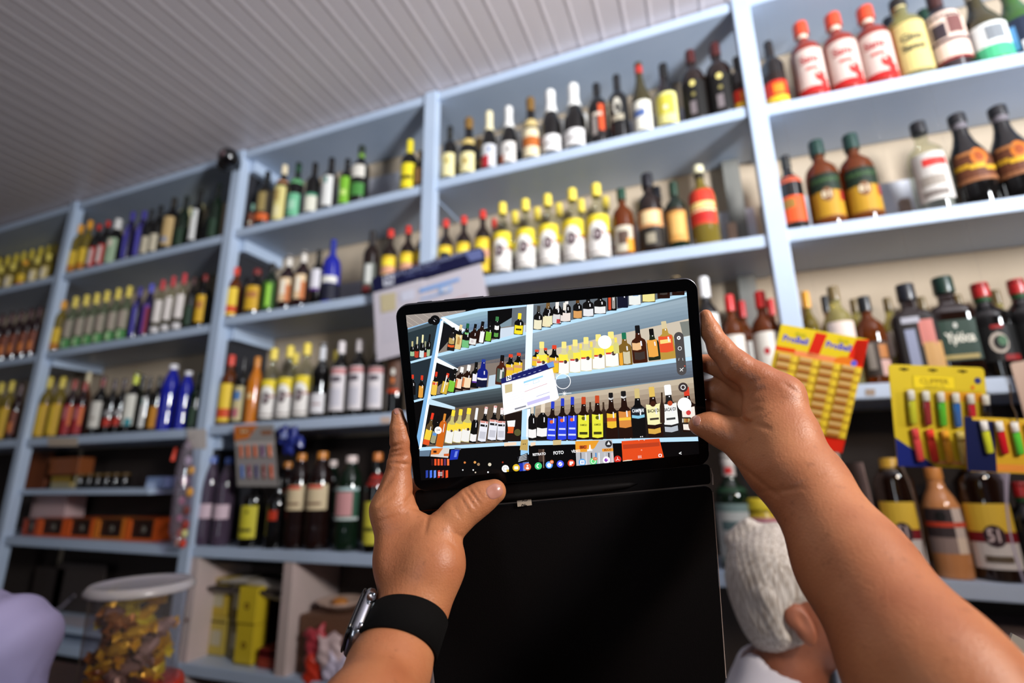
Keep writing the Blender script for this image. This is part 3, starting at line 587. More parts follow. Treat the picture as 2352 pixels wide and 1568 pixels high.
def row(shelf, bay, entries, back=False, n0=0):
    """entries: (cap-top pixel x, y, body width px, kind[, dict])"""
    global NB
    zz = None; n = n0
    for e_ in entries:
        tx, ty, wpx, kind = e_[:4]; opt = e_[4] if len(e_) > 4 else {}
        n += 1
        Y = YB-.085 if back else YF+.055
        for _ in range(3):
            Pt = atY(tx, ty, Y); Rad = wpx/2*cdepth(Pt)/F*.97
            Rad = max(.014, min(.055, Rad))
            if back: Y = YB-.035-Rad
            else: Y = YF+.010+Rad+opt.get('dy', 0)
        if 'y' in opt: Y = opt['y']; Pt = atY(tx, ty, Y)
        X = Pt.x; Z = shelf_z(shelf, bay, X)+TH/2; H = Pt.z-Z
        if 'H' in opt: H = opt['H']
        H = max(.10, min(.42, H))
        where = ('%s behind, ' if back else '%s on ')%ORD[n]+SHN[shelf]
        rr_ = 1; lab = '%s, %s, %s'%(KD[kind][4], where, BAYN[bay]) if not back else '%s, %s%s, %s'%(KD[kind][4], where, '', BAYN[bay])
        if len(lab.split()) > 16: lab = lab.replace(' on top', ', top').replace(' on second', ', second').replace(' on third', ', third').replace('bay at the far left end','far left bay').replace('bay left of the lamp','bay left of lamp').replace('bay right of the lamp','bay right of lamp')
        if len(lab.split()) > 16: lab = lab.replace(' bottle with ', ' bottle, ').replace(' and ', ', ').replace('bay above the','bay above')
        if shelf in 'CD' and bay == 3: lab = lab.replace('above the tablet','behind the tablet').replace('bay above tablet','bay behind tablet').replace('bay above','bay behind')
        if shelf == 'C' and bay == 4: lab = lab.replace('bay above','bay behind')
        if shelf == 'D' and bay == 4: lab = lab.replace('bay above','bay below')
        place(kind, X, Y, Z+.0006, H, Rad, lab, 'bottles on the shelves', yaw=random.uniform(-.12,.12)-math.atan2(X, Y)*.35+opt.get('yaw',0))
        if BD: print('%s%d %s n%d X%.2f H%.3f R%.3f %s'%(shelf,bay,'b' if back else 'f',n,X,H,Rad,kind))
BD = False
row('A',3,[(1033.6,293,36,'winecr'),(1077,273,43,'goldchamp'),(1123.5,257,38,'crchamp'),(1168,246,41,'whchamp'),(1217.6,226.5,42,'orchamp'),(1263,209,48,'whchamp2'),(1315.5,195,52,'whchamp2'),(1369,196,46,'vermouth'),(1415,176,45,'ornate'),(1465,148,47,'riesling'),(1522,151,53,'archy'),(1583,121,56,'rum'),(1640,105,60,'rum'),(1690,135,40,'flame')])
row('A',3,[(1053,333,34,'whchamp'),(1100,320,34,'goldchamp'),(1147,313,34,'whchamp'),(1190,303,34,'whchamp'),(1245,289,34,'whchamp'),(1288,276,36,'whchamp'),(1340,262,36,'whchamp'),(1388,250,36,'crchamp')],back=True)
row('B',3,[(1024.6,507,37,'redyel'),(1065.5,499,38,'redyel'),(1109,486,40,'redyel'),(1153.8,469,47,'y51'),(1206,461,48,'y51'),(1256.8,450,49,'y51'),(1313,437,52,'y51'),(1368,426,54,'y51'),(1425.7,437,50,'gincap'),(1484.6,403,60,'whisky'),(1545,421,50,'goldlab'),(1602.5,385,62,'redround')])
row('B',3,[(1134.6,505,30,'redyel'),(1182,488,40,'y51'),(1233,480,40,'y51'),(1283,470,40,'y51'),(1334,461,40,'y51'),(1390,455,42,'y51'),(1507,432,46,'whisky')],back=True)
row('A',4,[(1763,100,50,'flame'),(1836,59,68,'redorange'),(1910,39,74,'redorange'),(1984,23,74,'redorange'),(2059,4,76,'gin'),(2140,-14,84,'horses'),(2228,-22,84,'olive'),(2308,-30,84,'bgreen')])
row('A',4,[(2040,46,56,'whisky'),(2118,28,58,'goldlab')],back=True)
row('B',4,[(1802,361,52,'collar'),(1872,328,70,'brandy'),(1950,314,72,'brandy'),(2106,286,74,'vodka'),(2195,268,88,'sash'),(2288,250,92,'sash')])
row('C',4,[(1911,661,60,'boxlab'),(1982,684,62,'blackcap'),(2076,656,84,'sqdark'),(2161,640,86,'sqgreen'),(2247,654,86,'circ'),(2330,645,80,'circ')])
row('C',4,[(1848,672,36,'oryel'),(1893,682,40,'blackcap'),(1960,689,44,'boxlab'),(2036,686,44,'boxlab'),(2114,684,44,'boxlab'),(2197,679,44,'boxlab'),(2284,668,44,'boxlab')],back=True)
row('C',3,[(1060,700,46,'silfoil'),(1108,690,48,'silfoil'),(1156,682,46,'bluecan'),(1204,674,46,'bluecan'),(1252,666,48,'bluecan'),(1306,665,54,'yelcoat'),(1366,660,56,'yelcoat'),(1424,645,54,'sash'),(1486,640,56,'sash'),(1550,628,58,'campari'),(1614,640,58,'bacwh'),(1673,680,52,'redcap'),(1744,672,60,'redcap')])
row('C',3,[(1560,640,40,'bacgold'),(1701,694,44,'redcap'),(1768,689,40,'redcap')],back=True)
row('A',2,[(582,470,18,'mini'),(616,396,34,'goldor'),(655,382,34,'creamtall'),(687,376,34,'mint'),(725,376,34,'whround'),(763,365,36,'whtall'),(799.5,367,32,'lime'),(832,338,42,'whgreen'),(943,325,40,'yelcap'),(968,350,28,'ambrown')])
row('B',2,[(545,616,28,'yelred'),(592,620,40,'yelgold'),(627,606,34,'limedark'),(666,589,36,'whwine'),(700,579,36,'whwine'),(734.5,575.5,32,'purple'),(767,552.6,42,'cobalt'),(857,533,38,'silverlab'),(898,530,38,'redyel'),(939,522,38,'redyel'),(972,516,34,'redyel')])
row('C',2,[(534,817,34,'yelred'),(562,823,28,'multi'),(593,821,34,'orangeb'),(631,802,40,'y51'),(668,796,40,'y51'),(707,790,42,'y51'),(743.5,790,38,'silfoil'),(786,786,41,'bigverm'),(828,782.5,43,'bigverm'),(869,786,42,'bigverm'),(912,800,42,'drinkpic')])
row('C',2,[(680,812,34,'y51'),(774,806,34,'y51')],back=True)
row('D',2,[(492,1050,36,'water'),(528,1052,40,'water'),(591,1088,52,'yelblk'),(644,1100,44,'reddot'),(694,1043,50,'soda'),(742,1039,58,'soda'),(809,1048,64,'sodag'),(868.6,1041,50,'redneck')])
row('D',2,[(662,1062,44,'soda'),(766,1058,44,'sodag')],back=True)
row('D',4,[(2036,1034,80,'b51',{'H':.31}),(2140,1072,78,'peach'),(2238,1070,104,'b51',{'H':.31}),(2340,1108,76,'circ')])
row('D',3,[(1669,1043,76,'bigwhite'),(1745,1145,66,'yeltub')])
row('A',1,[(187.5,518,22,'oryel'),(209,508.5,22,'oryel'),(229,517,20,'redwh'),(250,509,22,'redwh'),(273.7,505,28,'whgrn'),(307,488,22,'viol'),(333,486,22,'viol'),(350,482,20,'darkcr'),(371,474,24,'darkcr'),(402,456,30,'tanlab'),(430,452,24,'darkg'),(462,438,24,'whtall'),(505,424,24,'darkg')])
row('A',1,[(384,470,22,'darkg'),(423,455,22,'crfoil'),(445,440.5,22,'crfoil'),(471,428,24,'crfoil'),(490,434,22,'darkg')],back=True)
row('B',1,[(149,692,22,'oryel'),(176,683,23,'yelgreen'),(201,678.6,23,'yelgreen'),(224.6,675,23,'yelgreen'),(248,669.6,23,'yelgreen'),(274,664,23,'yelgreen'),(299,659,24,'yelgreen'),(324,660.7,20,'viol'),(350,653.6,22,'violred'),(376,644.6,22,'pinkwh'),(400,636,22,'pinkwh'),(425.5,629.5,23,'pinkwh'),(447,638,20,'browndk'),(473,632,24,'yelgold')])
row('B',1,[(462,638,20,'darkg'),(489,632,18,'darkg')],back=True)
row('C',1,[(118,867,24,'yelblock'),(147,867,26,'yelblock'),(174,874,24,'redblock'),(198,878,24,'redblock'),(240,865,28,'whblack'),(266,872,22,'smallred'),(288,870,22,'smallred'),(316,855.5,30,'teal'),(346,866,20,'whtall'),(369,865,24,'ambblock'),(400.5,838.7,38,'bluepl'),(434,853.7,32,'bluepl'),(459,858,26,'darkg')])
row('C',1,[(208,846,24,'cork'),(330,862,22,'darkg')],back=True)
row('A',0,[(5,576,18,'yelblock'),(25,570,18,'yelblock'),(44,564,18,'yelblock'),(62,558,18,'yelblock'),(81,552,18,'yelblock'),(101,546,18,'yelblock'),(119,541,17,'yelblock'),(134,536,16,'yelblock')],back=True)
row('A',0,[(4,613,20,'yelsmall'),(32,607,20,'yelsmall'),(60,600,20,'oryel'),(88,592,20,'yelsmall'),(114,584,20,'yelsmall')])
row('B',0,[(8,722,22,'redbrown'),(30,717,22,'redbrown'),(52,713,22,'redbrown'),(74,708,22,'redbrown'),(94,704,20,'redbrown')])
row('C',0,[(6,880,22,'yelblock'),(30,876,22,'yelblock'),(52,880,20,'redbrown')])

for px_, py_, w_, h_, s_, b_, l_ in ((1680,512,22,44,'B',3,'small brown wooden block alone at the right end of the second shelf'),(2079,456,24,46,'B',4,'small brown wooden block between amber and clear bottles, second shelf')):
    a = atY(px_-w_/2, py_, YF+.12); b = atY(px_+w_/2, py_, YF+.12); z0 = shelf_z(s_,b_,a.x)+TH/2+.0006
    o = box('wooden_block', 0,b.x-a.x, 0,.03, 0,a.z-z0, mat('brown_block',(150,128,116),.7), None, .003); o.location = (a.x,YF+.12,z0); tag(o, l_, 'block')
# ------------------------------------------------------------------ the tablet (local frame: x right, y down, z away from the eye)
TR = rotvec((.0608,.0025,-.0931)); TT = np.array([.0342,.0362,.4146])
def t2w(x, y, z=0.): return Vector(c2w(TR@np.array([x,y,z])+TT))
def w_rot(Rl):                    # local frame -> world rotation matrix
    cols = [cdir(Rl[:,i]) for i in range(3)]
    return Matrix(((cols[0].x,cols[1].x,cols[2].x),(cols[0].y,cols[1].y,cols[2].y),(cols[0].z,cols[1].z,cols[2].z)))
def px2t(x, y):                   # pixel -> tablet plane coordinates
    d = TR.T@np.array([(x-1176)/F,(y-784)/F,1.]); o = -(TR.T@TT); k = -o[2]/d[2]; q = o+d*k; return q[0], q[1]
tab = empty('tablet', t2w(0,0,0), w_rot(TR))
tag(tab, 'dark grey tablet with bright camera picture, held up by both hands', 'tablet')
def rr_outline(hx, hy, r, n=8, cx=0, cy=0):
    pts = []
    for sx, sy, a0 in ((1,1,0),(-1,1,90),(-1,-1,180),(1,-1,270)):
        for k in range(n+1):
            a = math.radians(a0+90*k/n); pts.append((cx+sx*(hx-r)+r*math.cos(a), cy+sy*(hy-r)+r*math.sin(a)))
    return pts
def slab(name, pts, z0, z1, m, parent, ch=.0):
    """rounded plate between z0 and z1 with chamfered rims"""
    cx = sum(p[0] for p in pts)/len(pts); cy = sum(p[1] for p in pts)/len(pts)
    def ins(d):
        out = []
        N = len(pts)
        for i, p in enumerate(pts):
            a = Vector((*pts[i-1],0)); b = Vector((*pts[(i+1)%N],0)); t = (b-a).normalized(); nrm = Vector((-t.y, t.x)); 
            out.append((p[0]+nrm.x*d, p[1]+nrm.y*d))
        return out
    rings = [(ins(ch), z0), (ins(ch*.3), z0+ch*.3), (pts, z0+ch), (pts, z1-ch), (ins(ch*.3), z1-ch*.3), (ins(ch), z1)] if ch else [(pts, z0), (pts, z1)]
    v = []; f = []; n = len(pts)
    for r, z in rings: v += [(x,y,z) for x,y in r]
    for j in range(len(rings)-1):
        for i in range(n): f.append((j*n+i, j*n+(i+1)%n, (j+1)*n+(i+1)%n, (j+1)*n+i))
    f.append(tuple(range(n-1,-1,-1))); f.append(tuple((len(rings)-1)*n+i for i in range(n)))
    return mesh(name, v, f, m, parent)
HW, HH = .12225, .07715
ALU = mat('dark_grey_metal', (92,92,100), .28, metal=.9)
BLK = mat('black_tablet_glass', (4,4,5), .12, spec=.12)
COV = mat('black_brown_cover_leatherette', (8,5,5), .7, bump=(900,.35,.0003), spec=.12)
slab('tablet_body', rr_outline(HW, HH, .0105), .0006, .0072, ALU, tab, .0012)
slab('front_glass', rr_outline(HW-.0008, HH-.0008, .0098), .0, .0007, BLK, tab, .0002)
for a, b in ((.018,.030),(.040,.072)):
    box('side_button', -HW+a, -HW+b, -HH-.0009, -HH+.0003, .0026,.0046, ALU, tab, .0003)
# folio cover: back shell, hinge strip with pen pocket, front flap hanging below
slab('cover_back', rr_outline(HW+.0006, HH+.0006, .0105), .0074, .0094, COV, tab, .0006)
hinge = slab('cover_hinge', rr_outline(HW+.0004, .0085, .003, cy=HH+.0085), .0030, .0062, COV, tab, .0008)
slab('cover_flap', rr_outline(HW+.001, .0869, .006, cy=HH+.0185+.0869), .0030, .0058, COV, tab, .0008)
tube('pen_ridge', [(-.085,HH+.012,.0026),(-.06,HH+.0118,.0018),(.03,HH+.0112,.0016),(.055,HH+.0108,.0024),(.062,HH+.0106,.0032)], [.0020,.0034,.0034,.0022,.0006], COV, tab, 10)
tube('cover_edge_glint', [(HW+.0012,HH+.004,.0040),(HW+.0026,HH+.010,.0042),(HW+.0022,HH+.018,.0044)], .0005, mat('edge_glint_tone',(150,130,120),.4), tab, 6)  # highlight on the hinge edge, put into the tube's pale colour
tube('flap_edge_glint', [(HW+.0012,HH+.024,.0030),(HW+.0012,HH+.185,.0030)], .00035, mat('edge_glint_tone',(150,130,120),.4), tab, 6)  # glint along the flap's right edge, painted as a thin pale tube
# sticker
ar = Art(); sq_ = [(1186.5,1142.6),(1219,1139.6),(1222,1160.6),(1188.8,1164.4)]
ar.poly(sq_, (186,170,150), 0)
ar.text('CY', 1205.5, 1147.6, 7.2, (30,28,28), 1, rot=PI-.09, bold=True); ar.clip = sq_; ar.text('40', 1204, 1162.0, 9, (30,28,28), 1, rot=PI-.09, bold=True)
def tf(x, y, L, z0=.0, dz=.00003):
    a, b = px2t(x, y); return (a, b, z0-dz*L)
ar.emit('sticker', lambda x,y,L: (*px2t(x,y), .0009-.00004*L), PRINT, tab, flip=(0,0,-1))
for o_ in (): pass

# ---- picture shown on the display, drawn in the picture's own pixels
S1 = lambda x, y: (900+x/3.135, 620+y/3.135)
S2 = lambda x, y: (1250+x/3.135, 620+y/3.135)
Z1 = lambda x, y: (920+x/8.71, 680+y/8.71)
Z2 = lambda x, y: (930+x/6.03, 850+y/6.03)
Z3 = lambda x, y: (1120+x/4.9, 990+y/4.9)
Z4 = lambda x, y: (1130+x/9.224, 800+y/9.224)
SCR = [(932.5,723.5),(1576.5,668),(1606,1042),(967,1103)]
A = Art(SCR)
BLU, BLU2, WHT = (178,214,238),(120,170,214),(236,244,248)
def q(T, pts, col, L): A.poly([T(*p) for p in pts], col, L)
A.poly([(925,715),(1585,660),(1610,1050),(960,1112)], (8,7,8), 0)
# ceiling
q(Z1, [(100,380),(1300,250),(1300,300),(880,430),(150,660),(130,600)], (150,140,134), 1)
for x0,y0,x1,y1 in ((130,400,380,570),(120,510,250,590),(280,365,480,510),(440,350,570,430),(600,345,640,375),(760,318,880,420),(925,305,970,335),(1080,290,1130,325)): A.line([Z1(x0,y0),Z1(x1,y1)], .5, (206,196,180), 2)
# left bay (dark) and its shelves
q(Z1, [(140,650),(700,480),(820,440),(560,1568),(200,1568)], (40,52,58), 1)
q(Z1, [(140,650),(640,500),(660,570),(150,730)], (70,84,92), 2); q(Z1, [(140,640),(600,500),(600,520),(145,665)], (140,180,214), 3)
q(S1, [(130,640),(320,600),(300,900),(160,940)], (34,44,52), 2)
# big shelves: undersides, walls, shelf fronts
q(Z1, [(800,520),(850,430),(1742,230),(1742,640),(1250,760),(1180,700)], (128,158,172), 2)
A.grad([Z1(880,430),Z1(1742,240),Z1(1742,620),Z1(1180,720)], (150,182,192), (96,118,146), 6, 3)
q(S1, [(350,340),(620,280),(970,240),(970,262),(640,300),(420,352)], BLU, 4)
q(S1, [(470,470),(970,380),(970,460),(330,600),(330,560)], (130,120,112), 3)
q(S1, [(780,420),(965,395),(962,455),(780,490)], (196,208,222), 4)
q(S1, [(360,370),(480,430),(330,600),(320,540)], (18,18,22), 4)
q(S1, [(325,610),(965,470),(965,640),(470,700),(330,640)], (100,126,148), 3)
A.grad([S1(330,612),S1(965,470),S1(965,640),S1(470,700)], (120,146,160), (56,66,84), 6, 4)
q(S1, [(490,690),(960,600),(960,760),(780,830),(290,900),(310,840)], (126,114,106), 4)
q(S1, [(700,760),(780,745),(780,840),(690,850)], (184,200,214), 5)
q(S1, [(315,660),(480,730),(300,860),(280,800)], (16,15,18), 5)
q(S1, [(265,920),(790,830),(800,960),(450,1000),(270,935)], (66,78,84), 4)
A.grad([S1(270,920),S1(790,840),S1(800,950),S1(470,990)], (84,98,104), (40,44,48), 5, 5)
q(S1, [(440,990),(800,950),(960,1000),(940,1240),(200,1290),(260,980)], (96,80,66), 4)
q(S1, [(255,960),(450,1010),(230,1290),(200,1290)], (20,16,16), 5)
q(S1, [(815,1040),(960,1010),(945,1230),(800,1240)], (30,20,16), 5)
# right part
A.poly([S2(-50,230),S2(1030,150),S2(1070,640),S2(1110,1200),S2(-330,1240),S2(-330,400)], (120,140,152), 2)
A.grad([S2(-80,440),S2(1030,200),S2(1050,370),S2(-80,590)], (150,168,180), (112,132,148), 6, 3)
q(S2, [(-230,270),(820,150),(1030,150),(1000,190),(-60,420),(-240,460)], (96,104,112), 3)
q(S2, [(0,580),(1040,350),(1062,640),(0,790)], (196,184,166), 4)
q(S2, [(900,500),(1060,470),(1062,620),(900,640)], (196,214,222), 5); q(S2, [(975,375),(1040,365),(1050,470),(1000,480)], (120,124,118), 5)
q(S2, [(90,790),(1075,650),(1080,770),(0,900)], (96,104,116), 4)
A.grad([S2(90,785),S2(1072,655),S2(1082,770),S2(0,900)], (112,126,142), (84,92,104), 5, 5)
q(S2, [(-60,930),(1080,770),(1110,1200),(-80,1240)], (176,156,130), 4)
A.grad([S2(-60,930),S2(1080,772),S2(1095,960),S2(-60,1100)], (196,182,160), (120,100,84), 5, 5)
q(S2, [(-60,1060),(1100,960),(1110,1210),(-60,1240)], (30,24,22), 6)
q(S2, [(860,440),(1000,420),(1015,500),(880,520)], (196,184,166), 4)
def shelf(T, pts, w, L=8): A.line([T(*p) for p in pts], w, BLU, L)
shelf(S1, [(330,612),(970,455)], 7); shelf(S1, [(1005,445),(1254,385)], 7); shelf(S2, [(0,420),(1030,172)], 8)
shelf(S1, [(275,920),(785,835)], 6.5); shelf(S1, [(1180,775),(1254,765)], 8); shelf(S2, [(85,765),(1065,635)], 9)
shelf(S1, [(135,665),(300,620)], 5); shelf(S1, [(160,945),(250,920)], 5); shelf(S1, [(200,1288),(930,1245)], 8); shelf(S2, [(-260,1250),(1110,1215)], 10)
q(S1, [(200,1300),(280,1298),(270,1340),(200,1340)], (96,116,136), 8)
# posts and cleats
q(S1, [(335,360),(372,345),(200,1290),(180,1200)], BLU2, 9); q(S1, [(352,370),(375,352),(362,440),(215,1280),(195,1290)], WHT, 10)
q(S1, [(350,345),(378,340),(530,430),(500,450),(450,425)], WHT, 10); q(S1, [(316,625),(345,640),(480,712),(470,725),(310,660)], WHT, 10); q(S1, [(268,925),(455,985),(455,1005),(258,965)], (190,216,232), 10)
q(S1, [(972,240),(1020,235),(1008,700),(958,720)], (226,236,248), 9); q(S1, [(938,1005),(975,1000),(965,1240),(930,1240)], BLU, 9); q(S1, [(975,1000),(997,998),(985,1240),(965,1240)], WHT, 9)
q(Z3, [(375,60),(460,60),(465,260),(370,270)], (150,196,230), 9)
# black dome lamp
A.disc(*Z1(690,480), 11.5, (10,9,10), 12); A.disc(*Z1(610,500), 7, (8,8,10), 12); A.line([Z1(660,480),Z1(690,510)], 1.6, (200,200,206), 13); A.line([Z1(680,440),Z1(720,470)], 1.2, (110,110,114), 13)
NBt = [0]
def pb(T, tx, ty, bx, by, w, glass_, cap, labs=(), neck=.34, caph=.2, shoulder=.42, capw=1.0, hl=True):
    """a bottle in the picture: top (tx,ty), foot (bx,by), width w in picture units of T"""
    sc_ = (T(1,0)[0]-T(0,0)[0]); t = T(tx,ty); b = T(bx,by); W = w*sc_/2
    L = 14+(NBt[0]%3)*4; NBt[0] += 1
    dx, dy = t[0]-b[0], t[1]-b[1]; H = math.hypot(dx, dy); ux, uy = dx/H, dy/H; vx, vy = -uy, ux
    Pq = lambda a, s: (b[0]+ux*H*a-vx*W*s, b[1]+uy*H*a-vy*W*s)
    A.poly([Pq(0,-.92),Pq(0,.92),Pq(.03,1),Pq(1-shoulder-.04,1),Pq(1-shoulder+.03,.86),Pq(1-shoulder+.09,neck*1.4),Pq(1-shoulder+.09,-neck*1.4),Pq(1-shoulder+.03,-.86),Pq(1-shoulder-.04,-1),Pq(.03,-1)], glass_, L)
    A.poly([Pq(1-shoulder+.05,-neck*1.5),Pq(1-shoulder+.05,neck*1.5),Pq(1-caph*.9,neck),Pq(1,neck*.95),Pq(1,-neck*.95),Pq(1-caph*.9,-neck)], glass_, L)
    A.poly([Pq(1-caph,-neck*1.1*capw),Pq(1-caph,neck*1.1*capw),Pq(.985,neck*1.1*capw),Pq(1,neck*.8*capw),Pq(1,-neck*.8*capw),Pq(.985,-neck*1.1*capw)], cap, L+1)
    for lb in labs:
        a0, a1, s0, s1, col = lb[:5]; k = .045
        A.poly([Pq(a0,s0),Pq(a0-k*.5,(s0+s1)/2),Pq(a0,s1),Pq(a1,s1),Pq(a1-k*.5,(s0+s1)/2),Pq(a1,s0)], col, L+1)
        if len(lb) > 5:
            for m_ in lb[5]:
                if m_[0] == 't': A.text(m_[1], *Pq(m_[2], 0), m_[3], m_[4], L+3, rot=math.atan2(-vy,-vx) if -vx > 0 else math.atan2(vy,vx), bold=True, wscale=.62 if len(m_[1]) > 3 else 1)
                elif m_[0] == 'd': A.disc(*Pq(m_[1], m_[2]), W*m_[3], m_[4], L+2, n=14)
                else: A.poly([Pq(m_[0],m_[2]),Pq(m_[0],m_[3]),Pq(m_[1],m_[3]),Pq(m_[1],m_[2])], m_[4], L+2)
    if hl and W > 3:
        A.poly([Pq(.45,-.45),Pq(.45,-.25),Pq(1-shoulder,-.22),Pq(1-shoulder,-.42)], (226,226,230), L+3)
        A.disc(*Pq(1-caph-.03, -.1), W*.09, (240,240,244), L+3, n=8)
D_,BR_,WH_,YL_,RD_ = (16,14,14),(34,16,10),(232,230,228),(236,206,50),(206,56,34)
# top left: wine in the dark bay and first shelf
for (a,b,c,d,w_,cp) in ((240,900,235,1200,90,(190,180,130)),(340,810,320,1230,90,(196,190,150)),(450,770,420,1230,95,(226,220,170)),(590,760,540,1200,90,D_),(500,900,480,1220,80,(150,150,120))):
    pb(Z1,a,b,c,d,w_,(14,14,14),cp,[(.02,.32,-.9,.9,((150,180,140),(180,60,40),(200,214,214))[NBt[0]%3])],caph=.35)
pb(Z1,1065,625,1000,1090,150,(28,26,26),D_,[(.30,.55,-.7,.8,(176,150,90)),(.16,.26,-.8,.9,(220,90,40))])
pb(Z1,1215,570,1130,1060,150,D_,(222,200,150),[(.02,.60,-.9,.9,(214,190,130),[(.2,.5,-.4,.3,(180,140,80))])])
pb(Z1,1350,545,1290,1030,160,D_,(30,90,60),[(.02,.32,-.9,.9,(110,180,120)),(.56,.64,-.5,.5,(110,180,110))])
pb(Z1,1505,555,1430,980,150,BR_,D_,[(.05,.32,-.9,.9,(220,218,214),[('d',.18,.1,.4,(200,190,190))])])
pb(Z1,1650,505,1580,940,170,BR_,D_,[(.05,.55,-.8,.2,(230,230,228))])
pb(S1,710,370,690,515,50,D_,D_,[(.05,.5,-.8,.8,(120,180,50))]); pb(S1,760,335,745,495,62,D_,(60,120,70),[(.42,.6,-.6,.4,WH_),(.1,.28,-.6,.4,(90,150,70))])
pb(S1,922,310,910,465,66,D_,(240,214,40),[(.04,.44,-.9,.9,(236,214,40),[(.2,.28,-.6,.6,(70,60,20))])],caph=.28)
for (a,b,c,d,w_,cp,lc) in ((1058,258,1048,430,62,(60,56,50),(226,220,190)),(1125,232,1112,412,66,(110,80,40),(226,214,176))): pb(S1,a,b,c,d,w_,D_,cp,[(.04,.42,-.9,.9,lc)],caph=.25)
pb(S1,1192,205,1185,390,64,D_,(232,226,220),[(.04,.34,-.9,.9,(200,206,214),[(.04,.2,-.8,0,(190,60,60))])],caph=.4); pb(S1,1246,235,1240,372,60,D_,(226,220,210),[(.04,.34,-.9,.9,(220,210,204))],caph=.4)
for (a,b,c,d,w_,cp,lc) in ((28,200,30,400,62,(120,90,50),(226,220,180)),(95,190,92,388,62,(230,226,222),(210,206,206)),(162,190,160,372,62,(232,228,224),(226,214,206)),(240,190,240,350,66,(90,60,30),(206,150,90)),(315,175,317,336,80,D_,(220,220,224)),(400,165,402,316,88,D_,(226,226,226))):
    pb(S2,a,b,c,d,w_,D_,cp,[(.04,.36,-.9,.9,lc)],caph=.3)
pb(S2,485,130,488,292,66,D_,D_,[(.05,.9,.2,.8,(200,70,40)),(.1,.9,-.7,0,(150,146,140))]); pb(S2,562,110,566,272,76,(20,22,40),D_,[(.7,.9,-.8,.8,(200,200,200))])
pb(S2,648,90,652,252,88,D_,D_,[(.02,.95,-.95,.95,(224,226,222),[(.4,.7,-.6,.3,(140,170,200))])]); pb(S2,748,80,752,232,96,(90,80,50),D_,[(.05,.98,-.9,.9,(226,214,140))])
pb(S2,855,60,860,205,90,BR_,D_,[(.2,.8,-.6,.6,(60,54,50))]); pb(S2,960,50,965,182,90,BR_,D_,[(.2,.8,-.6,.6,(60,54,50))])
# second shelf
pb(Z2,110,60,110,340,80,D_,RD_,()); pb(Z2,240,70,215,390,90,D_,RD_,[(.05,.55,-.7,.7,(214,150,60))]); pb(Z2,440,20,395,350,84,D_,RD_,[(.04,.6,-.9,.9,(226,186,70),[(.45,.55,-.8,.8,(210,80,50))])])
pb(Z2,600,40,530,330,100,D_,RD_,[(.04,.6,-.9,.9,(206,170,60),[(.1,.9,.0,.3,(226,226,220))])])
pb(S1,458,710,425,880,60,D_,D_,[(.04,.5,-.6,.9,(120,190,60))]); pb(S1,508,697,480,865,64,BR_,WH_,[(.1,.5,-.9,.9,(232,206,180),[(.1,.45,.5,.9,(206,120,70))])],caph=.24)
pb(S1,558,682,530,860,66,BR_,WH_,[(.1,.5,-.9,.9,(232,206,170),[(.1,.45,.5,.9,(206,120,70))])],caph=.24); pb(S1,610,662,592,848,60,D_,D_,[(.22,.55,-.8,.6,(226,222,232),[(.2,.26,-.8,.6,(90,50,150))])])
pb(S1,662,642,645,840,76,(20,30,120),(40,60,150),[(.26,.33,-.9,.9,WH_),(.0,.26,-1,1,(20,22,50))],caph=.1)
pb(S1,797,612,780,825,74,(70,30,18),D_,[(.1,.55,-.7,.8,(70,84,76),[(.2,.5,-.2,.2,(210,210,204))])]); 
for (a,b,c,d,w_) in ((857,605,848,770,66),(915,595,905,750,64),(1045,572,1038,690,62),(1105,560,1100,680,62)): pb(S1,a,b,c,d,w_,D_,(216,66,40),[(.02,.56,-.95,.95,(226,184,44),[(.3,.42,-.9,.9,(206,150,110))])],caph=.14,capw=1.2)
pb(S1,1170,540,1165,740,72,D_,(216,66,40),[(.02,.56,-.95,.95,(226,184,44),[(.35,.45,-.9,.9,(206,150,110))])],caph=.14,capw=1.2)
for (a,b,c,d,w_) in ((-18,515,-18,755,76),(142,515,140,750,76),(222,500,222,738,78),(300,482,303,728,80),(388,462,393,714,86),(478,443,490,696,92)):
    pb(S2,a,b,c,d,w_,(206,200,150),(240,222,130),[(.38,.62,-.98,.98,(240,222,70)),(.03,.40,-.98,.98,(238,236,232),[('d',.38,-.3,.34,(70,50,50)),(.36,.41,0,.9,(200,60,50)),('t','51',.375,2.6,(230,226,220))])],caph=.2,capw=1.2,hl=False)
for (a,b,c,d) in ((185,545,190,640),(262,530,262,640),(338,515,340,640),(512,485,520,600)): pb(S2,a,b,c,d,40,(206,200,120),(236,214,90),(),caph=.3,capw=1.3,hl=False)
pb(S2,572,450,588,684,98,(120,90,36),(30,110,80),[(.05,.42,-.7,.3,(200,190,160)),(.02,.4,.4,.9,(226,160,50))],neck=.3); pb(S2,668,398,692,668,106,(60,26,12),(20,20,22),[(.36,.55,-.3,.9,(226,180,130)),(.1,.3,-.7,.7,(60,50,46))],neck=.3)
pb(S2,768,422,795,648,88,(30,36,22),D_,[(.12,.66,-.7,.9,(226,160,70))]); pb(S2,858,368,895,640,112,(176,140,60),(206,190,150),[(.2,.62,-.8,.95,(220,80,44),[(.42,.52,-.6,.8,(246,206,120))])],neck=.3)
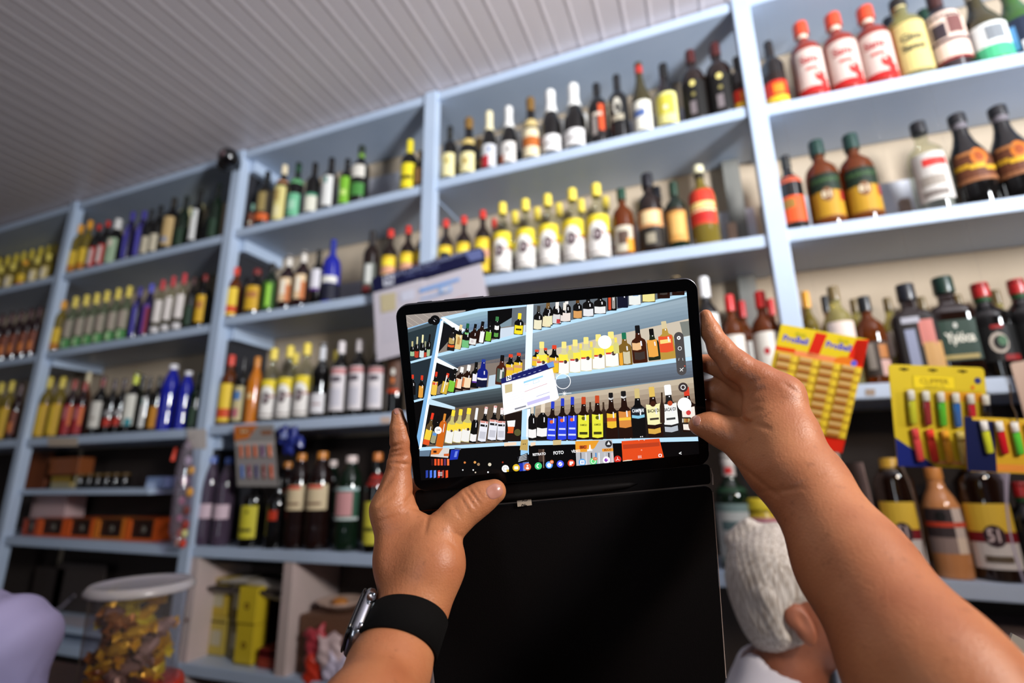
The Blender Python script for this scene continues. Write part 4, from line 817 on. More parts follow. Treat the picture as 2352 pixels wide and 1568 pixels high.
# third shelf, left
pb(Z2,390,590,290,1030,96,(90,70,40),(226,56,34),[(.02,.48,-.9,.9,(230,196,60),[(.0,.16,-.9,.9,(214,80,34))])]); pb(Z2,470,630,380,1020,84,D_,D_,[(.05,.45,-.8,.8,(150,150,120),[(.3,.4,-.6,.6,(90,140,200))])])
pb(Z2,558,600,475,1060,100,(196,96,24),(206,130,50),(),neck=.3,shoulder=.3)
for a,c,w_ in ((678,600,106),(778,715,112),(893,825,124)): pb(Z2,a,550-(a-678)*.13,c,1010-(a-678)*.09,w_,(190,180,110),(238,214,60),[(.36,.58,-.98,.98,(236,206,60)),(.03,.38,-.95,.95,(228,226,222),[('d',.38,-.3 if a<800 else -.4,.32,(60,40,40)),('t','51',.375,3.4,(230,226,220))])],caph=.18,capw=1.2,hl=False)
pb(Z2,1003,520,935,1005,96,D_,(226,226,228),[(.06,.26,-.9,.9,(230,226,226))],caph=.34)
for a,c,w_,t_ in ((1130,1060,116,505),(1255,1200,120,490),(1345,1330,114,520)): pb(Z2,a,t_,c,995 if a<1200 else 975,w_,D_,(232,226,226),[(.04,.60,-.95,.95,(222,222,230),[(.54,.6,-.9,.9,(206,140,130)),(.44,.5,-.8,.8,(30,28,30)),(.1,.3,-.7,.7,(190,190,200))]),(.965,1,-.4,.4,(206,60,40))],neck=.32)
q(Z2, [(1420,720),(1520,720),(1500,860),(1430,860)], (214,96,40), 15); q(Z2, [(1415,700),(1530,690),(1520,780),(1425,780)], (232,232,230), 16); q(Z2, [(1420,850),(1500,850),(1500,870),(1420,870)], (226,80,40), 16)
A.disc(*Z2(1560,860), 8, (86,84,50), 15)
# third shelf, right
for a,c,t_,b_,w_,cp,lc in ((1010,1012,950,1225,58,(214,200,180),WH_),(1090,1078,945,1215,76,(220,206,186),WH_)): pb(S1,a,t_,c,b_,w_,D_,cp,[(.08,.30,-.95,.95,lc)],caph=.3)
for a,c,t_ in ((62,50,945),(132,128,922),(203,200,912)): pb(S2,a,t_,c,1228,66,(30,18,14),(40,60,190),[(.04,.58,-.95,.95,(44,64,214),[('d',.48,.1,.4,(220,100,50)),(.26,.30,-.7,.7,(200,206,240)),(.12,.16,-.8,.8,(200,206,240))])],caph=.18)
for a,c,t_ in ((283,282,912),(380,385,902)): pb(S2,a,t_,c,1220,82,BR_,(190,70,36),[(.06,.58,-.95,.95,(222,220,60),[('d',.50,0,.34,(90,90,20)),('t','XAMEGO',.34,4.2,(50,50,20)),(.12,.18,-.7,.7,(60,60,20))])],caph=.17)
pb(S2,478,882,490,1215,84,BR_,(24,22,24),[(.25,.56,-.8,.8,(226,180,50),[(.38,.46,-.8,.8,(200,100,40))]),(.86,.9,-.4,.4,WH_)],caph=.16); pb(S2,568,870,590,1210,96,BR_,(24,22,24),[(.24,.58,-.9,.9,(206,130,60),[(.38,.44,-.9,.9,(236,190,60))]),(.86,.9,-.4,.4,WH_)],caph=.16)
pb(S2,665,852,685,1200,96,D_,(200,180,120),[(.46,.62,-.98,.98,(30,34,40),[('t','CAMPARI',.54,7.4,(226,232,236))]),(.40,.46,-.95,.95,(130,190,214))])
pb(S2,770,840,805,1200,108,BR_,(214,180,90),[(.26,.66,-.95,.95,(232,226,170),[('d',.66,0,.38,(60,30,20)),('t','BACARDI',.52,7.4,(40,36,30)),(.34,.38,-.6,.6,(60,50,40))]),(.08,.18,-.7,.95,(206,160,70))])
pb(S2,885,825,925,1195,108,(30,28,28),(240,240,242),[(.24,.64,-.95,.95,(230,230,226),[('d',.64,-.1,.34,(180,70,40)),('t','BACARDI',.52,7.4,(40,40,44)),(.32,.36,-.6,.6,(60,60,60))]),(.1,.2,-.8,.95,(170,176,184))],capw=1.2)
pb(S2,1020,840,1050,1160,104,BR_,(206,60,40),[(.05,.55,-.9,.9,(230,220,210),[('d',.42,0,.34,(200,60,60))])])
for x in (330,425,845): pb(S2,x,950 if x<800 else 880,x+5,1100,34,(50,34,26),(60,44,30),(),caph=.2,hl=False)
# poster seen in the picture
q(Z4, [(190,640),(1290,270),(1320,390),(720,610),(200,750)], (26,30,96), 28); q(Z4, [(1150,320),(1300,270),(1320,380),(1200,410)], (110,150,214), 29)
q(Z4, [(205,745),(700,600),(1280,420),(1420,1040),(1360,1090),(250,1410)], (242,242,250), 28)
q(Z4, [(300,590),(410,560),(410,660),(305,690)], (236,236,240), 29); A.text('N', *Z4(357,622), 8, (26,30,70), 30, rot=-.25, bold=True)
for k in range(6): A.line([Z4(430+k*118,545-k*37),Z4(520+k*118,517-k*37)], 1.6, (190,200,232), 29); A.line([Z4(440+k*110,630-k*32),Z4(490+k*110,616-k*32)], .9, (190,200,232), 29)
q(Z4, [(270,770),(430,740),(430,910),(280,950)], (200,184,140), 29); q(Z4, [(670,700),(1080,570),(1080,600),(670,740)], (150,206,232), 29)
A.line([Z4(690,915),Z4(1170,740)], .8, (200,120,120), 29); A.line([Z4(940,1015),Z4(1220,920)], .8, (130,130,190), 29); q(Z4, [(740,1140),(1220,990),(1230,1060),(755,1210)], (196,190,232), 29)
q(Z4, [(480,1265),(720,1200),(725,1230),(485,1300)], (130,130,140), 29)
for k in range(5): A.line([Z4(290,1010+k*55),Z4(690,900+k*55)], .35, (206,206,220), 29)
A.line([Z4(870,680),Z4(990,650),Z4(1000,700),Z4(870,745),Z4(870,680)], .7, (170,206,232), 29); A.line([Z4(680,770),Z4(780,745)], .6, (190,200,230), 29)
# things under the lowest shelf
q(Z2, [(370,1080),(620,1070),(600,1210),(355,1190)], (206,200,196), 28); q(Z2, [(370,1080),(530,1075),(470,1160),(360,1165)], (214,120,50), 29); q(Z2, [(540,1155),(615,1150),(612,1185),(540,1185)], (200,90,40), 29); A.rect(*Z2(395,1110), *Z2(440,1140), (60,30,20), 30)
for k in range(6):
    x = 365+k*44; q(Z2, [(x,1225),(x+30,1225),(x+30,1315),(x,1315)], ((40,20,24),(220,80,40),(226,86,44),(214,80,40),(90,50,90),(232,110,60))[k], 29)
    x = 290+k*55; q(Z2, [(x,1385),(x+34,1380),(x+34,1480),(x,1490)], ((40,60,150),(70,110,220),(96,130,214),(196,50,36),(150,50,40),(226,80,40))[k], 29)
q(Z2, [(640,1100),(760,1090),(730,1230),(620,1240)], (30,50,170), 28); q(Z2, [(700,1120),(735,1115),(715,1200),(680,1200)], (110,130,214), 29); q(Z2, [(690,1070),(780,1075),(775,1100),(690,1095)], (90,94,110), 29)
for x,y,r,c in ((830,1275,2.6,(206,120,60)),(970,1272,3,(216,150,80)),(1020,1300,3.4,(150,120,90)),(1175,1302,4,(206,196,176)),(1355,1272,2,(150,50,30)),(803,1378,1.6,(226,226,230)),(947,1378,1.8,(230,230,232)),(978,1412,1.8,(206,190,170)),(1152,1408,2,(230,230,232))): A.disc(*Z2(x,y), r, c, 28, n=10)
q(Z2, [(1610,960),(1705,955),(1700,1110),(1590,1100)], (186,156,90), 28); A.disc(*Z2(1640,1020), 1.2, (40,30,20), 29, n=8); A.disc(*Z2(1665,1018), 1.2, (40,30,20), 29, n=8)
for a,b in ((1375,1545),(1740,1809)): q(Z2, [(a,1000),(b,990),(b,1035),(a,1050)], (232,206,180), 28)
q(Z3, [(735,100),(830,96),(825,150),(735,155)], (200,178,130), 28)
q(Z3, [(330,290),(450,240),(465,340),(345,350)], (24,24,30), 28)
for k in range(4): A.line([Z3(345+k*4,330-k*16+8),Z3(440,310-k*18)], 1.3, (216,220,226), 29)
q(Z3, [(350,360),(440,350),(430,450),(360,450)], (30,50,170), 28); q(Z3, [(395,350),(465,345),(425,450),(400,450)], (130,150,214), 28)
# lighter card and orange box
q(Z3, [(985,110),(1400,95),(1425,370),(1000,405)], (176,176,180), 28); q(Z3, [(985,112),(1255,100),(1200,190),(1110,230),(990,235)], (222,150,44), 29); q(Z3, [(1030,160),(1120,155),(1115,195),(1030,198)], (206,90,30), 30)
A.text('BIC', *Z3(1073,178), 6.2, (40,24,20), 31, rot=-.05, bold=True)
A.disc(*Z3(1360,140), 8, (44,44,48), 30); q(Z3, [(1340,150),(1360,110),(1382,150)], (220,220,222), 31); q(Z3, [(1285,195),(1410,188),(1412,222),(1290,228)], (226,150,50), 30); A.text('MAXI', *Z3(1350,208), 5, (150,80,30), 31, rot=-.05, bold=True)
for x,c in ((1040,(90,90,96)),(1100,(206,206,214)),(1160,(40,40,44)),(1210,(60,130,200)),(1245,(210,220,230)),(1310,(190,190,196)),(1355,(40,34,40)),(1392,(220,190,196))): q(Z3, [(x,240),(x+14,239),(x+18,385),(x+4,388)], c, 30)
q(Z3, [(1145,150),(1155,150),(1165,215),(1135,215)], (240,240,240), 31)
q(Z3, [(1505,110),(1930,80),(1990,320),(1520,360)], (216,72,28), 28); q(Z3, [(1520,150),(1930,120),(1935,165),(1525,200)], (176,60,30), 29)
q(Z3, [(1520,330),(1570,320),(1625,318),(1625,345),(1520,360)], (220,210,190), 29); q(Z3, [(1850,310),(1975,300),(1990,322),(1860,335)], (206,196,170), 29); A.disc(*Z3(1730,210), 1.8, (236,150,120), 30, n=8)
for x,y in ((1540,85),(1610,80),(1720,60),(1740,58),(1700,98),(1760,95)): A.disc(*Z3(x,y), 1.5, (206,200,200), 30, n=8)
q(Z3, [(570,200),(640,200),(645,340),(575,340)], (60,44,38), 28); A.line([Z3(625,200),Z3(630,410)], 2, (130,110,96), 29)
# camera interface
UI = 33
for t_, x, y, h in (('RETRATO',580,257,5.6),('FOTO',797,241,7.2),('VÍDEO',992,224,5.6),('MAIS',1148,211,4.6)): A.text(t_, *Z3(x,y), h, (244,244,246), UI, rot=-.088, bold=True, wscale=.86)
A.text('<', *Z3(2165,248), 8, (240,240,240), UI, rot=-.088, bold=True); A.text('III', *Z3(1710,288), 6.5, (226,220,220), UI, rot=-.088, wscale=1.3)
A.rrect(Z3(1920,0)[0], Z3(0,252)[1], Z3(1958,0)[0], Z3(0,288)[1], 2.4, (240,240,240), UI); A.rrect(Z3(1928,0)[0], Z3(0,260)[1], Z3(1950,0)[0], Z3(0,280)[1], 1.4, (200,60,30), UI+1)
ico = [(200,418,(240,240,240)),(322,408,(214,176,40)),(448,398,(214,110,70)),(570,388,(70,196,120)),(692,377,(84,150,232)),(817,366,(70,84,226)),(940,357,(206,66,40)),(1064,346,(90,160,222)),(1188,336,(96,206,120)),(1335,322,(246,240,248)),(1462,313,(206,44,34))]
for i,(x,y,c) in enumerate(ico):
    cx, cy = Z3(x,y); A.disc(cx, cy, 8.3, c, UI, n=20)
    if i == 0: A.rrect(cx-4,cy-4,cx+4,cy+4,1.4,(150,150,156),UI+1); A.rrect(cx-3.2,cy-3.2,cx+3.2,cy+3.2,1,(240,240,240),UI+2); A.rrect(cx+2.5,cy+2,cx+8,cy+7,1.2,(214,176,60),UI+3)
    elif i == 1: A.rrect(cx-4.5,cy-3.2,cx+4.5,cy+3.6,1,(246,246,240),UI+1)
    elif i == 2: A.disc(cx,cy-2.4,2.1,(246,240,236),UI+1,n=10); A.disc(cx,cy+3,3.8,(246,240,236),UI+1,ry=2.4,n=12)
    elif i == 3: A.ring(cx+1,cy,4,2.2,(246,250,246),UI+1,n=10,a0=90,a1=270)
    elif i == 4: A.disc(cx,cy+.5,5,(246,248,250),UI+1,n=14); [A.disc(cx+k*2.3,cy+.5,.7,(84,150,232),UI+2,n=6) for k in (-1,0,1)]; A.disc(cx+6,cy-7,4.6,(214,110,60),UI+3,n=12); A.text('60',cx+6,cy-7,3.4,(250,240,230),UI+4)
    elif i == 5: A.disc(cx,cy,4.6,(246,246,250),UI+1,n=14); A.line([(cx-5,cy+4.4),(cx+5.4,cy-4.6)],1.2,(70,84,226),UI+2)
    elif i == 6: q(lambda a,b:(cx+a,cy+b),[(-4,-4),(4.5,-4),(4.5,1),(1,1),(1,4.5),(-4,4.5)],(248,244,240),UI+1)
    elif i == 7: A.rrect(cx-5,cy-4.5,cx+5,cy+5,1,(246,248,250),UI+1); A.text('30',cx,cy+.6,4.6,(60,110,190),UI+2,bold=True)
    elif i == 8: A.ring(cx,cy,4.8,1.3,(246,250,246),UI+1,n=16); A.disc(cx+4,cy-6,5.4,(206,110,50),UI+3,ry=3.8,n=12); A.text('134',cx+4,cy-6,3.2,(250,240,230),UI+4)
    elif i == 9: q(lambda a,b:(cx+a,cy+b),[(-1,-5),(4.5,0),(-1,5),(-5.5,0)],(130,60,170),UI+1); q(lambda a,b:(cx+a,cy+b),[(-1,-5),(4.5,0),(0,0)],(190,110,214),UI+2)
    else: [A.line([(cx,cy),(cx+5*math.cos(a),cy+5*math.sin(a))],1.1,(250,240,240),UI+1) for a in (.5,2.6,4.6)]
for r in range(3):
    for c_ in range(3): A.disc(*Z2(472+c_*20,1412+r*20), 1.15, (244,244,246), UI, n=8)
A.disc(*Z2(462,828), 8.4, (246,246,248), UI); A.text('1×', *Z2(462,828), 5.4, (50,50,54), UI+1, bold=True)
A.disc(*S2(435,518), 15.6, (250,250,252), UI, n=28); A.disc(*S2(1008,966), 15.8, (250,250,252), UI, n=28)
A.ring(*S2(135,800), 17, 1.5, (250,250,252), UI, n=30); A.line([S2(105,890),S2(195,884)], 1.1, (250,250,252), UI); A.disc(*S2(145,888), 2.8, (250,250,252), UI+1, n=10)
for k in range(8): a = k*PI/4; x, y = S2(145,888); A.line([(x+3.4*math.cos(a),y+3.4*math.sin(a)),(x+5.6*math.cos(a),y+5.6*math.sin(a))], .9, (250,250,252), UI+1)
P0, P1 = S2(967,480), S2(988,722)
for cx, cy, r in ((*P0,11),(*P1,11)): A.disc(cx, cy, r, (74,70,70), UI, n=20)
A.poly([(P0[0]-11,P0[1]),(P0[0]+11,P0[1]),(P1[0]+11,P1[1]),(P1[0]-11,P1[1])], (74,70,70), UI)
x, y = S2(967,488); A.disc(x,y,4.4,(236,236,236),UI+1,n=10); A.disc(x,y,1.7,(74,70,70),UI+2,n=8)
x, y = S2(974,563); A.ring(x,y,4,1.3,(230,230,230),UI+1,n=16)
x, y = S2(982,642); A.line([(x-4,y-3),(x-5,y+3)],1,(200,210,214),UI+1); A.line([(x+4,y-3),(x+5,y+3)],1,(200,210,214),UI+1)
x, y = S2(988,715); A.line([(x-4,y+4),(x+4,y-4)],1.5,(236,236,236),UI+1); A.line([(x-4,y-3),(x+3,y+4)],1.1,(236,236,236),UI+1); A.disc(x+7,y-8,1.4,(230,80,60),UI+2,n=8)
x, y = S2(998,843); A.disc(x,y,11,(60,50,50),UI,n=20); A.ring(x,y,5,1.6,(244,244,244),UI+1,n=18)
# thumbnail beside the shutter
x, y = S2(1020,1083); A.rrect(x-11.5,y-8,x+11.5,y+8,3,(40,32,26),UI); [A.rrect(x-9+k*4.6,y-5,x-6+k*4.6,y+4,.6,((214,206,190),(206,160,90),(190,120,60),(214,190,120))[k],UI+1) for k in range(4)]
SCREEN = mat('display_light', attr=True, emit=1.2, rough=.12, spec=.1)
A.emit('display_picture', lambda x,y,L: (*px2t(x,y), -.00006-.000018*L), SCREEN, tab, flip=(0,0,-1))
# ------------------------------------------------------------------ organic bodies: smooth union of tapered limbs, meshed by surface nets
def sdf_mesh(prims, h, fn=None, pad=.012, colfn=None):
    """prims: (a, b, ra, rb, k) in metres, or ('e', centre, radii, k[, rot]) ellipsoid, or a leading '-' to carve"""
    lo = np.array([1e9]*3); hi = -lo
    for p in prims:
        if isinstance(p[0], str) and p[0] == '-': continue
        if isinstance(p[0], str): c, r = np.array(p[1]), np.array([max(p[2])]*3); lo = np.minimum(lo, c-r); hi = np.maximum(hi, c+r)
        else:
            for q_, r in ((p[0],p[2]),(p[1],p[3])): q_ = np.array(q_); lo = np.minimum(lo, q_-r); hi = np.maximum(hi, q_+r)
    lo -= pad; hi += pad; n = np.ceil((hi-lo)/h).astype(int)+1
    D = np.full(n, 1.0, np.float32)
    ax = [lo[i]+h*np.arange(n[i]) for i in range(3)]
    for p in prims:
        neg = isinstance(p[0], str) and p[0] == '-'
        if neg: p = p[1:]
        ell = isinstance(p[0], str)
        if ell: a = b = np.array(p[1], float); rad = np.array(p[2], float); k = p[3]; m = rad.max(); Re = p[4] if len(p) > 4 else None
        else: a, b, ra, rb, k = np.array(p[0], float), np.array(p[1], float), p[2], p[3], p[4]; m = max(ra, rb)
        e = m+k*1.5+4*h
        i0 = np.maximum(0, np.floor((np.minimum(a,b)-e-lo)/h).astype(int)); i1 = np.minimum(n, np.ceil((np.maximum(a,b)+e-lo)/h).astype(int)+1)
        if (i1 <= i0).any(): continue
        X, Y, Z = np.meshgrid(ax[0][i0[0]:i1[0]], ax[1][i0[1]:i1[1]], ax[2][i0[2]:i1[2]], indexing='ij')
        if ell:
            q_ = np.stack([X-a[0],Y-a[1],Z-a[2]],-1)
            if Re is not None: q_ = q_@Re
            q_ = q_/rad; l = np.sqrt((q_**2).sum(-1))+1e-9; l2 = np.sqrt(((q_/rad)**2).sum(-1))+1e-9; d = l*(l-1)/l2
        else:
            ba = b-a; L2 = (ba**2).sum()+1e-12
            t = np.clip(((X-a[0])*ba[0]+(Y-a[1])*ba[1]+(Z-a[2])*ba[2])/L2, 0, 1)
            d = np.sqrt((X-a[0]-t*ba[0])**2+(Y-a[1]-t*ba[1])**2+(Z-a[2]-t*ba[2])**2)-(ra+(rb-ra)*t)
        S = D[i0[0]:i1[0], i0[1]:i1[1], i0[2]:i1[2]]
        if neg:
            hh = np.maximum(k-np.abs(S+d),0)/k; S[:] = np.maximum(S,-d)+hh*hh*k/4
        else:
            hh = np.maximum(k-np.abs(S-d),0)/k; S[:] = np.minimum(S,d)-hh*hh*k/4
    if fn is not None:
        near = np.argwhere(np.abs(D) < .006)
        Pn = lo+near*h; D[near[:,0],near[:,1],near[:,2]] += fn(Pn).astype(np.float32)
    s = D < 0
    # surface nets
    cnt = np.zeros(n-1, np.int8); acc = np.zeros((*(n-1),3), np.float32)
    act = np.zeros(n-1, bool); corners = [(i,j,k) for i in (0,1) for j in (0,1) for k in (0,1)]
    sub = lambda A_, c: A_[c[0]:n[0]-1+c[0], c[1]:n[1]-1+c[1], c[2]:n[2]-1+c[2]]
    al = np.ones(n-1, bool); an = np.zeros(n-1, bool)
    for c in corners: q_ = sub(s,c); al &= q_; an |= q_
    act = an & ~al; idx = np.argwhere(act); I = (idx[:,0],idx[:,1],idx[:,2])
    val = {c: D[idx[:,0]+c[0], idx[:,1]+c[1], idx[:,2]+c[2]] for c in corners}
    pos = np.zeros((len(idx),3)); ct = np.zeros(len(idx))
    for c in corners:
        for a_ in range(3):
            if c[a_] == 0:
                d = list(c); d[a_] = 1; d = tuple(d); va, vb = val[c], val[d]; cr = (va < 0) != (vb < 0)
                t = np.where(cr, va/np.where(cr, va-vb, 1), 0); pt = np.array(c, float)[None]+0*pos; pt[:,a_] = t
                pos[cr] += pt[cr]; ct[cr] += 1
    V = lo+(idx+pos/ct[:,None])*h
    vid = np.full(n-1, -1, np.int64); vid[I] = np.arange(len(idx))
    Fc = []
    for a_ in range(3):
        u, w_ = (a_+1)%3, (a_+2)%3
        sl0 = [slice(None)]*3; sl1 = [slice(None)]*3; sl0[a_] = slice(0,-1); sl1[a_] = slice(1,None)
        e0, e1 = s[tuple(sl0)], s[tuple(sl1)]
        ed = np.argwhere(e0 != e1); ed = ed[(ed[:,u] > 0) & (ed[:,w_] > 0) & (ed[:,u] < n[u]-1) & (ed[:,w_] < n[w_]-1)]
        fl = e0[ed[:,0],ed[:,1],ed[:,2]]
        def g(du, dw):
            q_ = ed.copy(); q_[:,u] -= du; q_[:,w_] -= dw; return vid[q_[:,0],q_[:,1],q_[:,2]]
        quad = np.stack([g(1,1),g(0,1),g(0,0),g(1,0)],1); quad[~fl] = quad[~fl][:,::-1]
        Fc.append(quad)
    return V, np.concatenate(Fc)
def body_obj(name, prims, h, m, parent=None, fn=None, space='cam', smooth_it=2, inv=None):
    V, Q = sdf_mesh(prims, h, fn)
    if space == 'cam': V = c2w(V)
    if inv is not None: V = V-np.array(inv)
    me = bpy.data.meshes.new(name); me.vertices.add(len(V)); me.vertices.foreach_set('co', V.astype(np.float32).ravel())
    me.loops.add(len(Q)*4); me.loops.foreach_set('vertex_index', Q.astype(np.int32).ravel())
    me.polygons.add(len(Q)); me.polygons.foreach_set('loop_start', np.arange(0,len(Q)*4,4,dtype=np.int32)); me.polygons.foreach_set('loop_total', np.full(len(Q),4,np.int32))
    me.polygons.foreach_set('use_smooth', np.ones(len(Q),bool)); me.update(calc_edges=True); me.validate()
    if smooth_it:
        bm = bmesh.new(); bm.from_mesh(me)
        for _ in range(smooth_it): bmesh.ops.smooth_vert(bm, verts=bm.verts[:], factor=.5, use_axis_x=True, use_axis_y=True, use_axis_z=True)
        bmesh.ops.recalc_face_normals(bm, faces=bm.faces[:]); bm.to_mesh(me); bm.free()
    me.materials.append(m)
    o = bpy.data.objects.new(name, me); C.objects.link(o)
    if parent is not None: o.parent = parent
    return o
def chain(pts, k=.004):
    """pts: (px, py, view distance, radius px)"""
    out = []
    for a, b in zip(pts, pts[1:]):
        A_, B_ = [np.array([(p[0]-1176)/F*p[2], (p[1]-784)/F*p[2], p[2]]) for p in (a,b)]
        out.append((A_, B_, a[3]*a[2]/F, b[3]*b[2]/F, k))
    return out
def creases(lines):
    """skin folds given where the picture shows them: (x0,y0,x1,y1,width px,depth mm)"""
    def fn(Pn):
        x = 1176+F*Pn[:,0]/Pn[:,2]; y = 784+F*Pn[:,1]/Pn[:,2]; out = np.zeros(len(Pn))
        for x0,y0,x1,y1,w_,d_ in lines:
            dx, dy = x1-x0, y1-y0; t = np.clip(((x-x0)*dx+(y-y0)*dy)/(dx*dx+dy*dy), 0, 1)
            ds = np.hypot(x-x0-t*dx, y-y0-t*dy); fade = np.sin(np.clip(t*.9+.05,0,1)*PI)**.5
            out += d_*.0030*np.exp(-(ds/w_)**2)*fade
        return out
    return fn
def skin_mat(name, c1, c2, c3):
    m = bpy.data.materials.new(name); m.use_nodes = True; nt = m.node_tree; b = nt.nodes['Principled BSDF']
    tc = nt.nodes.new('ShaderNodeTexCoord'); n1 = nt.nodes.new('ShaderNodeTexNoise'); n1.inputs['Scale'].default_value = 22; n1.inputs['Detail'].default_value = 5
    n2 = nt.nodes.new('ShaderNodeTexNoise'); n2.inputs['Scale'].default_value = 160; n2.inputs['Detail'].default_value = 4
    nt.links.new(tc.outputs['Object'], n1.inputs['Vector']); nt.links.new(tc.outputs['Object'], n2.inputs['Vector'])
    r1 = nt.nodes.new('ShaderNodeValToRGB'); r1.color_ramp.elements[0].position = .3; r1.color_ramp.elements[1].position = .7
    r1.color_ramp.elements[0].color = (*lin(c2),1); r1.color_ramp.elements[1].color = (*lin(c1),1)
    r2 = nt.nodes.new('ShaderNodeValToRGB'); r2.color_ramp.elements[0].position = .62; r2.color_ramp.elements[1].position = .80
    r2.color_ramp.elements[0].color = (0,0,0,1); r2.color_ramp.elements[1].color = (.5,.5,.5,1)
    mx = nt.nodes.new('ShaderNodeMixRGB'); mx.inputs[2].default_value = (*lin(c3),1)
    nt.links.new(n1.outputs['Fac'], r1.inputs[0]); nt.links.new(n2.outputs['Fac'], r2.inputs[0]); nt.links.new(r2.outputs[0], mx.inputs[0]); nt.links.new(r1.outputs[0], mx.inputs[1]); nt.links.new(mx.outputs[0], b.inputs['Base Color'])
    b.inputs['Roughness'].default_value = .46; b.inputs['Specular IOR Level'].default_value = .4
    b.inputs['Subsurface Weight'].default_value = .12; b.inputs['Subsurface Radius'].default_value = (1.,.35,.18); b.inputs['Subsurface Scale'].default_value = .006
    vo = nt.nodes.new('ShaderNodeTexVoronoi'); vo.inputs['Scale'].default_value = 650; nt.links.new(tc.outputs['Object'], vo.inputs['Vector'])
    n3 = nt.nodes.new('ShaderNodeTexNoise'); n3.inputs['Scale'].default_value = 320; n3.inputs['Detail'].default_value = 6; nt.links.new(tc.outputs['Object'], n3.inputs['Vector'])
    bp = nt.nodes.new('ShaderNodeBump'); bp.inputs['Strength'].default_value = .35; bp.inputs['Distance'].default_value = .0004; nt.links.new(vo.outputs['Distance'], bp.inputs['Height'])
    bp2 = nt.nodes.new('ShaderNodeBump'); bp2.inputs['Strength'].default_value = .3; bp2.inputs['Distance'].default_value = .0005; nt.links.new(n3.outputs['Fac'], bp2.inputs['Height']); nt.links.new(bp.outputs[0], bp2.inputs['Normal'])
    nt.links.new(bp2.outputs[0], b.inputs['Normal']); return m
SKIN = skin_mat('tanned_skin', (188,124,84), (164,98,64), (120,68,42))
NAIL = mat('fingernail', (176,120,104), .25, coat=.3)
holder = tag(empty('person', (0,0,.0)), 'person holding up the tablet, only bare forearms and hands in view', 'person')
# left hand
LH = chain([(913,950,.423,14),(917,985,.422,20),(920,1012,.421,22.5),(918,1055,.420,26),(911,1112,.416,33),(902,1166,.410,45)], .004)
LH += chain([(902,1172,.410,44),(914,1290,.392,48),(930,1400,.374,57)], .012)
LH += chain([(962,1216,.400,38),(985,1290,.386,58),(955,1400,.372,62)], .014)
LH += chain([(1012,1232,.394,44),(1003,1300,.384,54),(968,1390,.372,60)], .012)
LH += chain([(1010,1228,.395,45),(1050,1185,.401,39),(1083,1158,.404,37),(1108,1142,.406,33),(1135,1128,.407,27.5)], .005)
LH += chain([(925,1440,.366,62),(893,1530,.340,84),(838,1680,.295,126),(760,1900,.245,172),(690,2250,.20,230)], .012)
LH += chain([(945,1400,.370,60),(900,1530,.340,80)], .012)
LH += chain([(898,1205,.428,38),(950,1130,.440,26),(1030,1068,.4475,22),(1085,1040,.446,18)], .004)
LH += chain([(900,1255,.426,37),(960,1190,.441,26),(1040,1125,.4480,21),(1095,1092,.447,17)], .004)
LH += chain([(908,1310,.416,36),(975,1255,.441,23),(1040,1212,.4500,19),(1080,1190,.449,16)], .004)
crL = [(893,1028,925,1018,4,.5),(892,1050,930,1046,6,.7),(893,1040,922,1033,3,.5),(896,1062,940,1066,4,.5),(905,978,935,974,3,.3),
       (1066,1128,1092,1165,4,.55),(1076,1122,1102,1158,3.5,.5),(1058,1140,1078,1176,3,.3),(1090,1118,1108,1146,3,.25),
       (868,1160,905,1135,4,.35),(875,1180,930,1150,4,.3),(945,1165,1000,1185,4,.35),(985,1180,975,1225,5,.35),(1035,1215,1060,1235,4,.3),
       (1030,1240,1052,1262,4,.25),(880,1130,900,1085,3,.25),(890,1120,912,1075,3,.25),(880,1395,1005,1440,4,.25),(872,1380,1000,1420,3,.2),(865,1200,930,1180,5,.25),
       (1040,1160,1058,1190,3,.25),(930,1160,948,1130,4,.5)]
handL = body_obj('arm', LH, .00105, SKIN, holder, creases(crL))
# right hand
RH = chain([(1621,724,.420,14),(1632,760,.418,21),(1655,800,.413,27),(1690,838,.406,33),(1742,872,.400,38),(1793,908,.394,44)], .004)
RH += chain([(1796,912,.394,44),(1822,1000,.378,50),(1853,1100,.362,72)], .012)
RH += chain([(1752,945,.392,44),(1805,1080,.366,74)], .014)
RH += chain([(1604,976,.4065,22),(1630,978,.4055,29),(1655,990,.404,33),(1684,1000,.400,39),(1738,1030,.392,58),(1785,1068,.378,74),(1848,1112,.362,84)], .006)
RH += chain([(1606,832,.437,19),(1650,838,.432,25),(1705,868,.416,31),(1768,920,.402,40)], .004)
RH += chain([(1606,892,.440,20),(1652,894,.436,26),(1708,925,.418,32),(1768,968,.400,42)], .004)
RH += chain([(1606,934,.441,16),(1656,944,.437,20),(1712,975,.415,28),(1776,1010,.394,42)], .004)
RH += chain([(1848,1112,.362,84),(1962,1300,.312,118),(2140,1560,.256,172),(2400,1900,.21,230),(2700,2250,.18,270)], .012)
crR = [(1628,745,1610,760,3,.25),(1662,782,1640,808,4,.4),(1668,790,1648,816,3,.4),(1700,822,1676,856,3,.35),(1708,830,1684,862,3,.3),
       (1722,880,1760,868,5,.22),(1718,905,1755,890,5,.25),(1720,930,1750,918,5,.25),(1712,950,1748,940,5,.35),(1706,972,1740,962,5,.3),(1728,868,1712,940,6,.2),
       (1800,880,1836,905,4,.3),(1672,960,1690,1000,4,.35),(1664,962,1680,1004,3,.3),(1700,962,1768,985,5,.5),(1690,1060,1790,1140,5,.3),(1740,1130,1850,1120,5,.3),(1760,1145,1890,1090,4,.25)]
handR = body_obj('arm', RH, .00115, SKIN, holder, creases(crR))
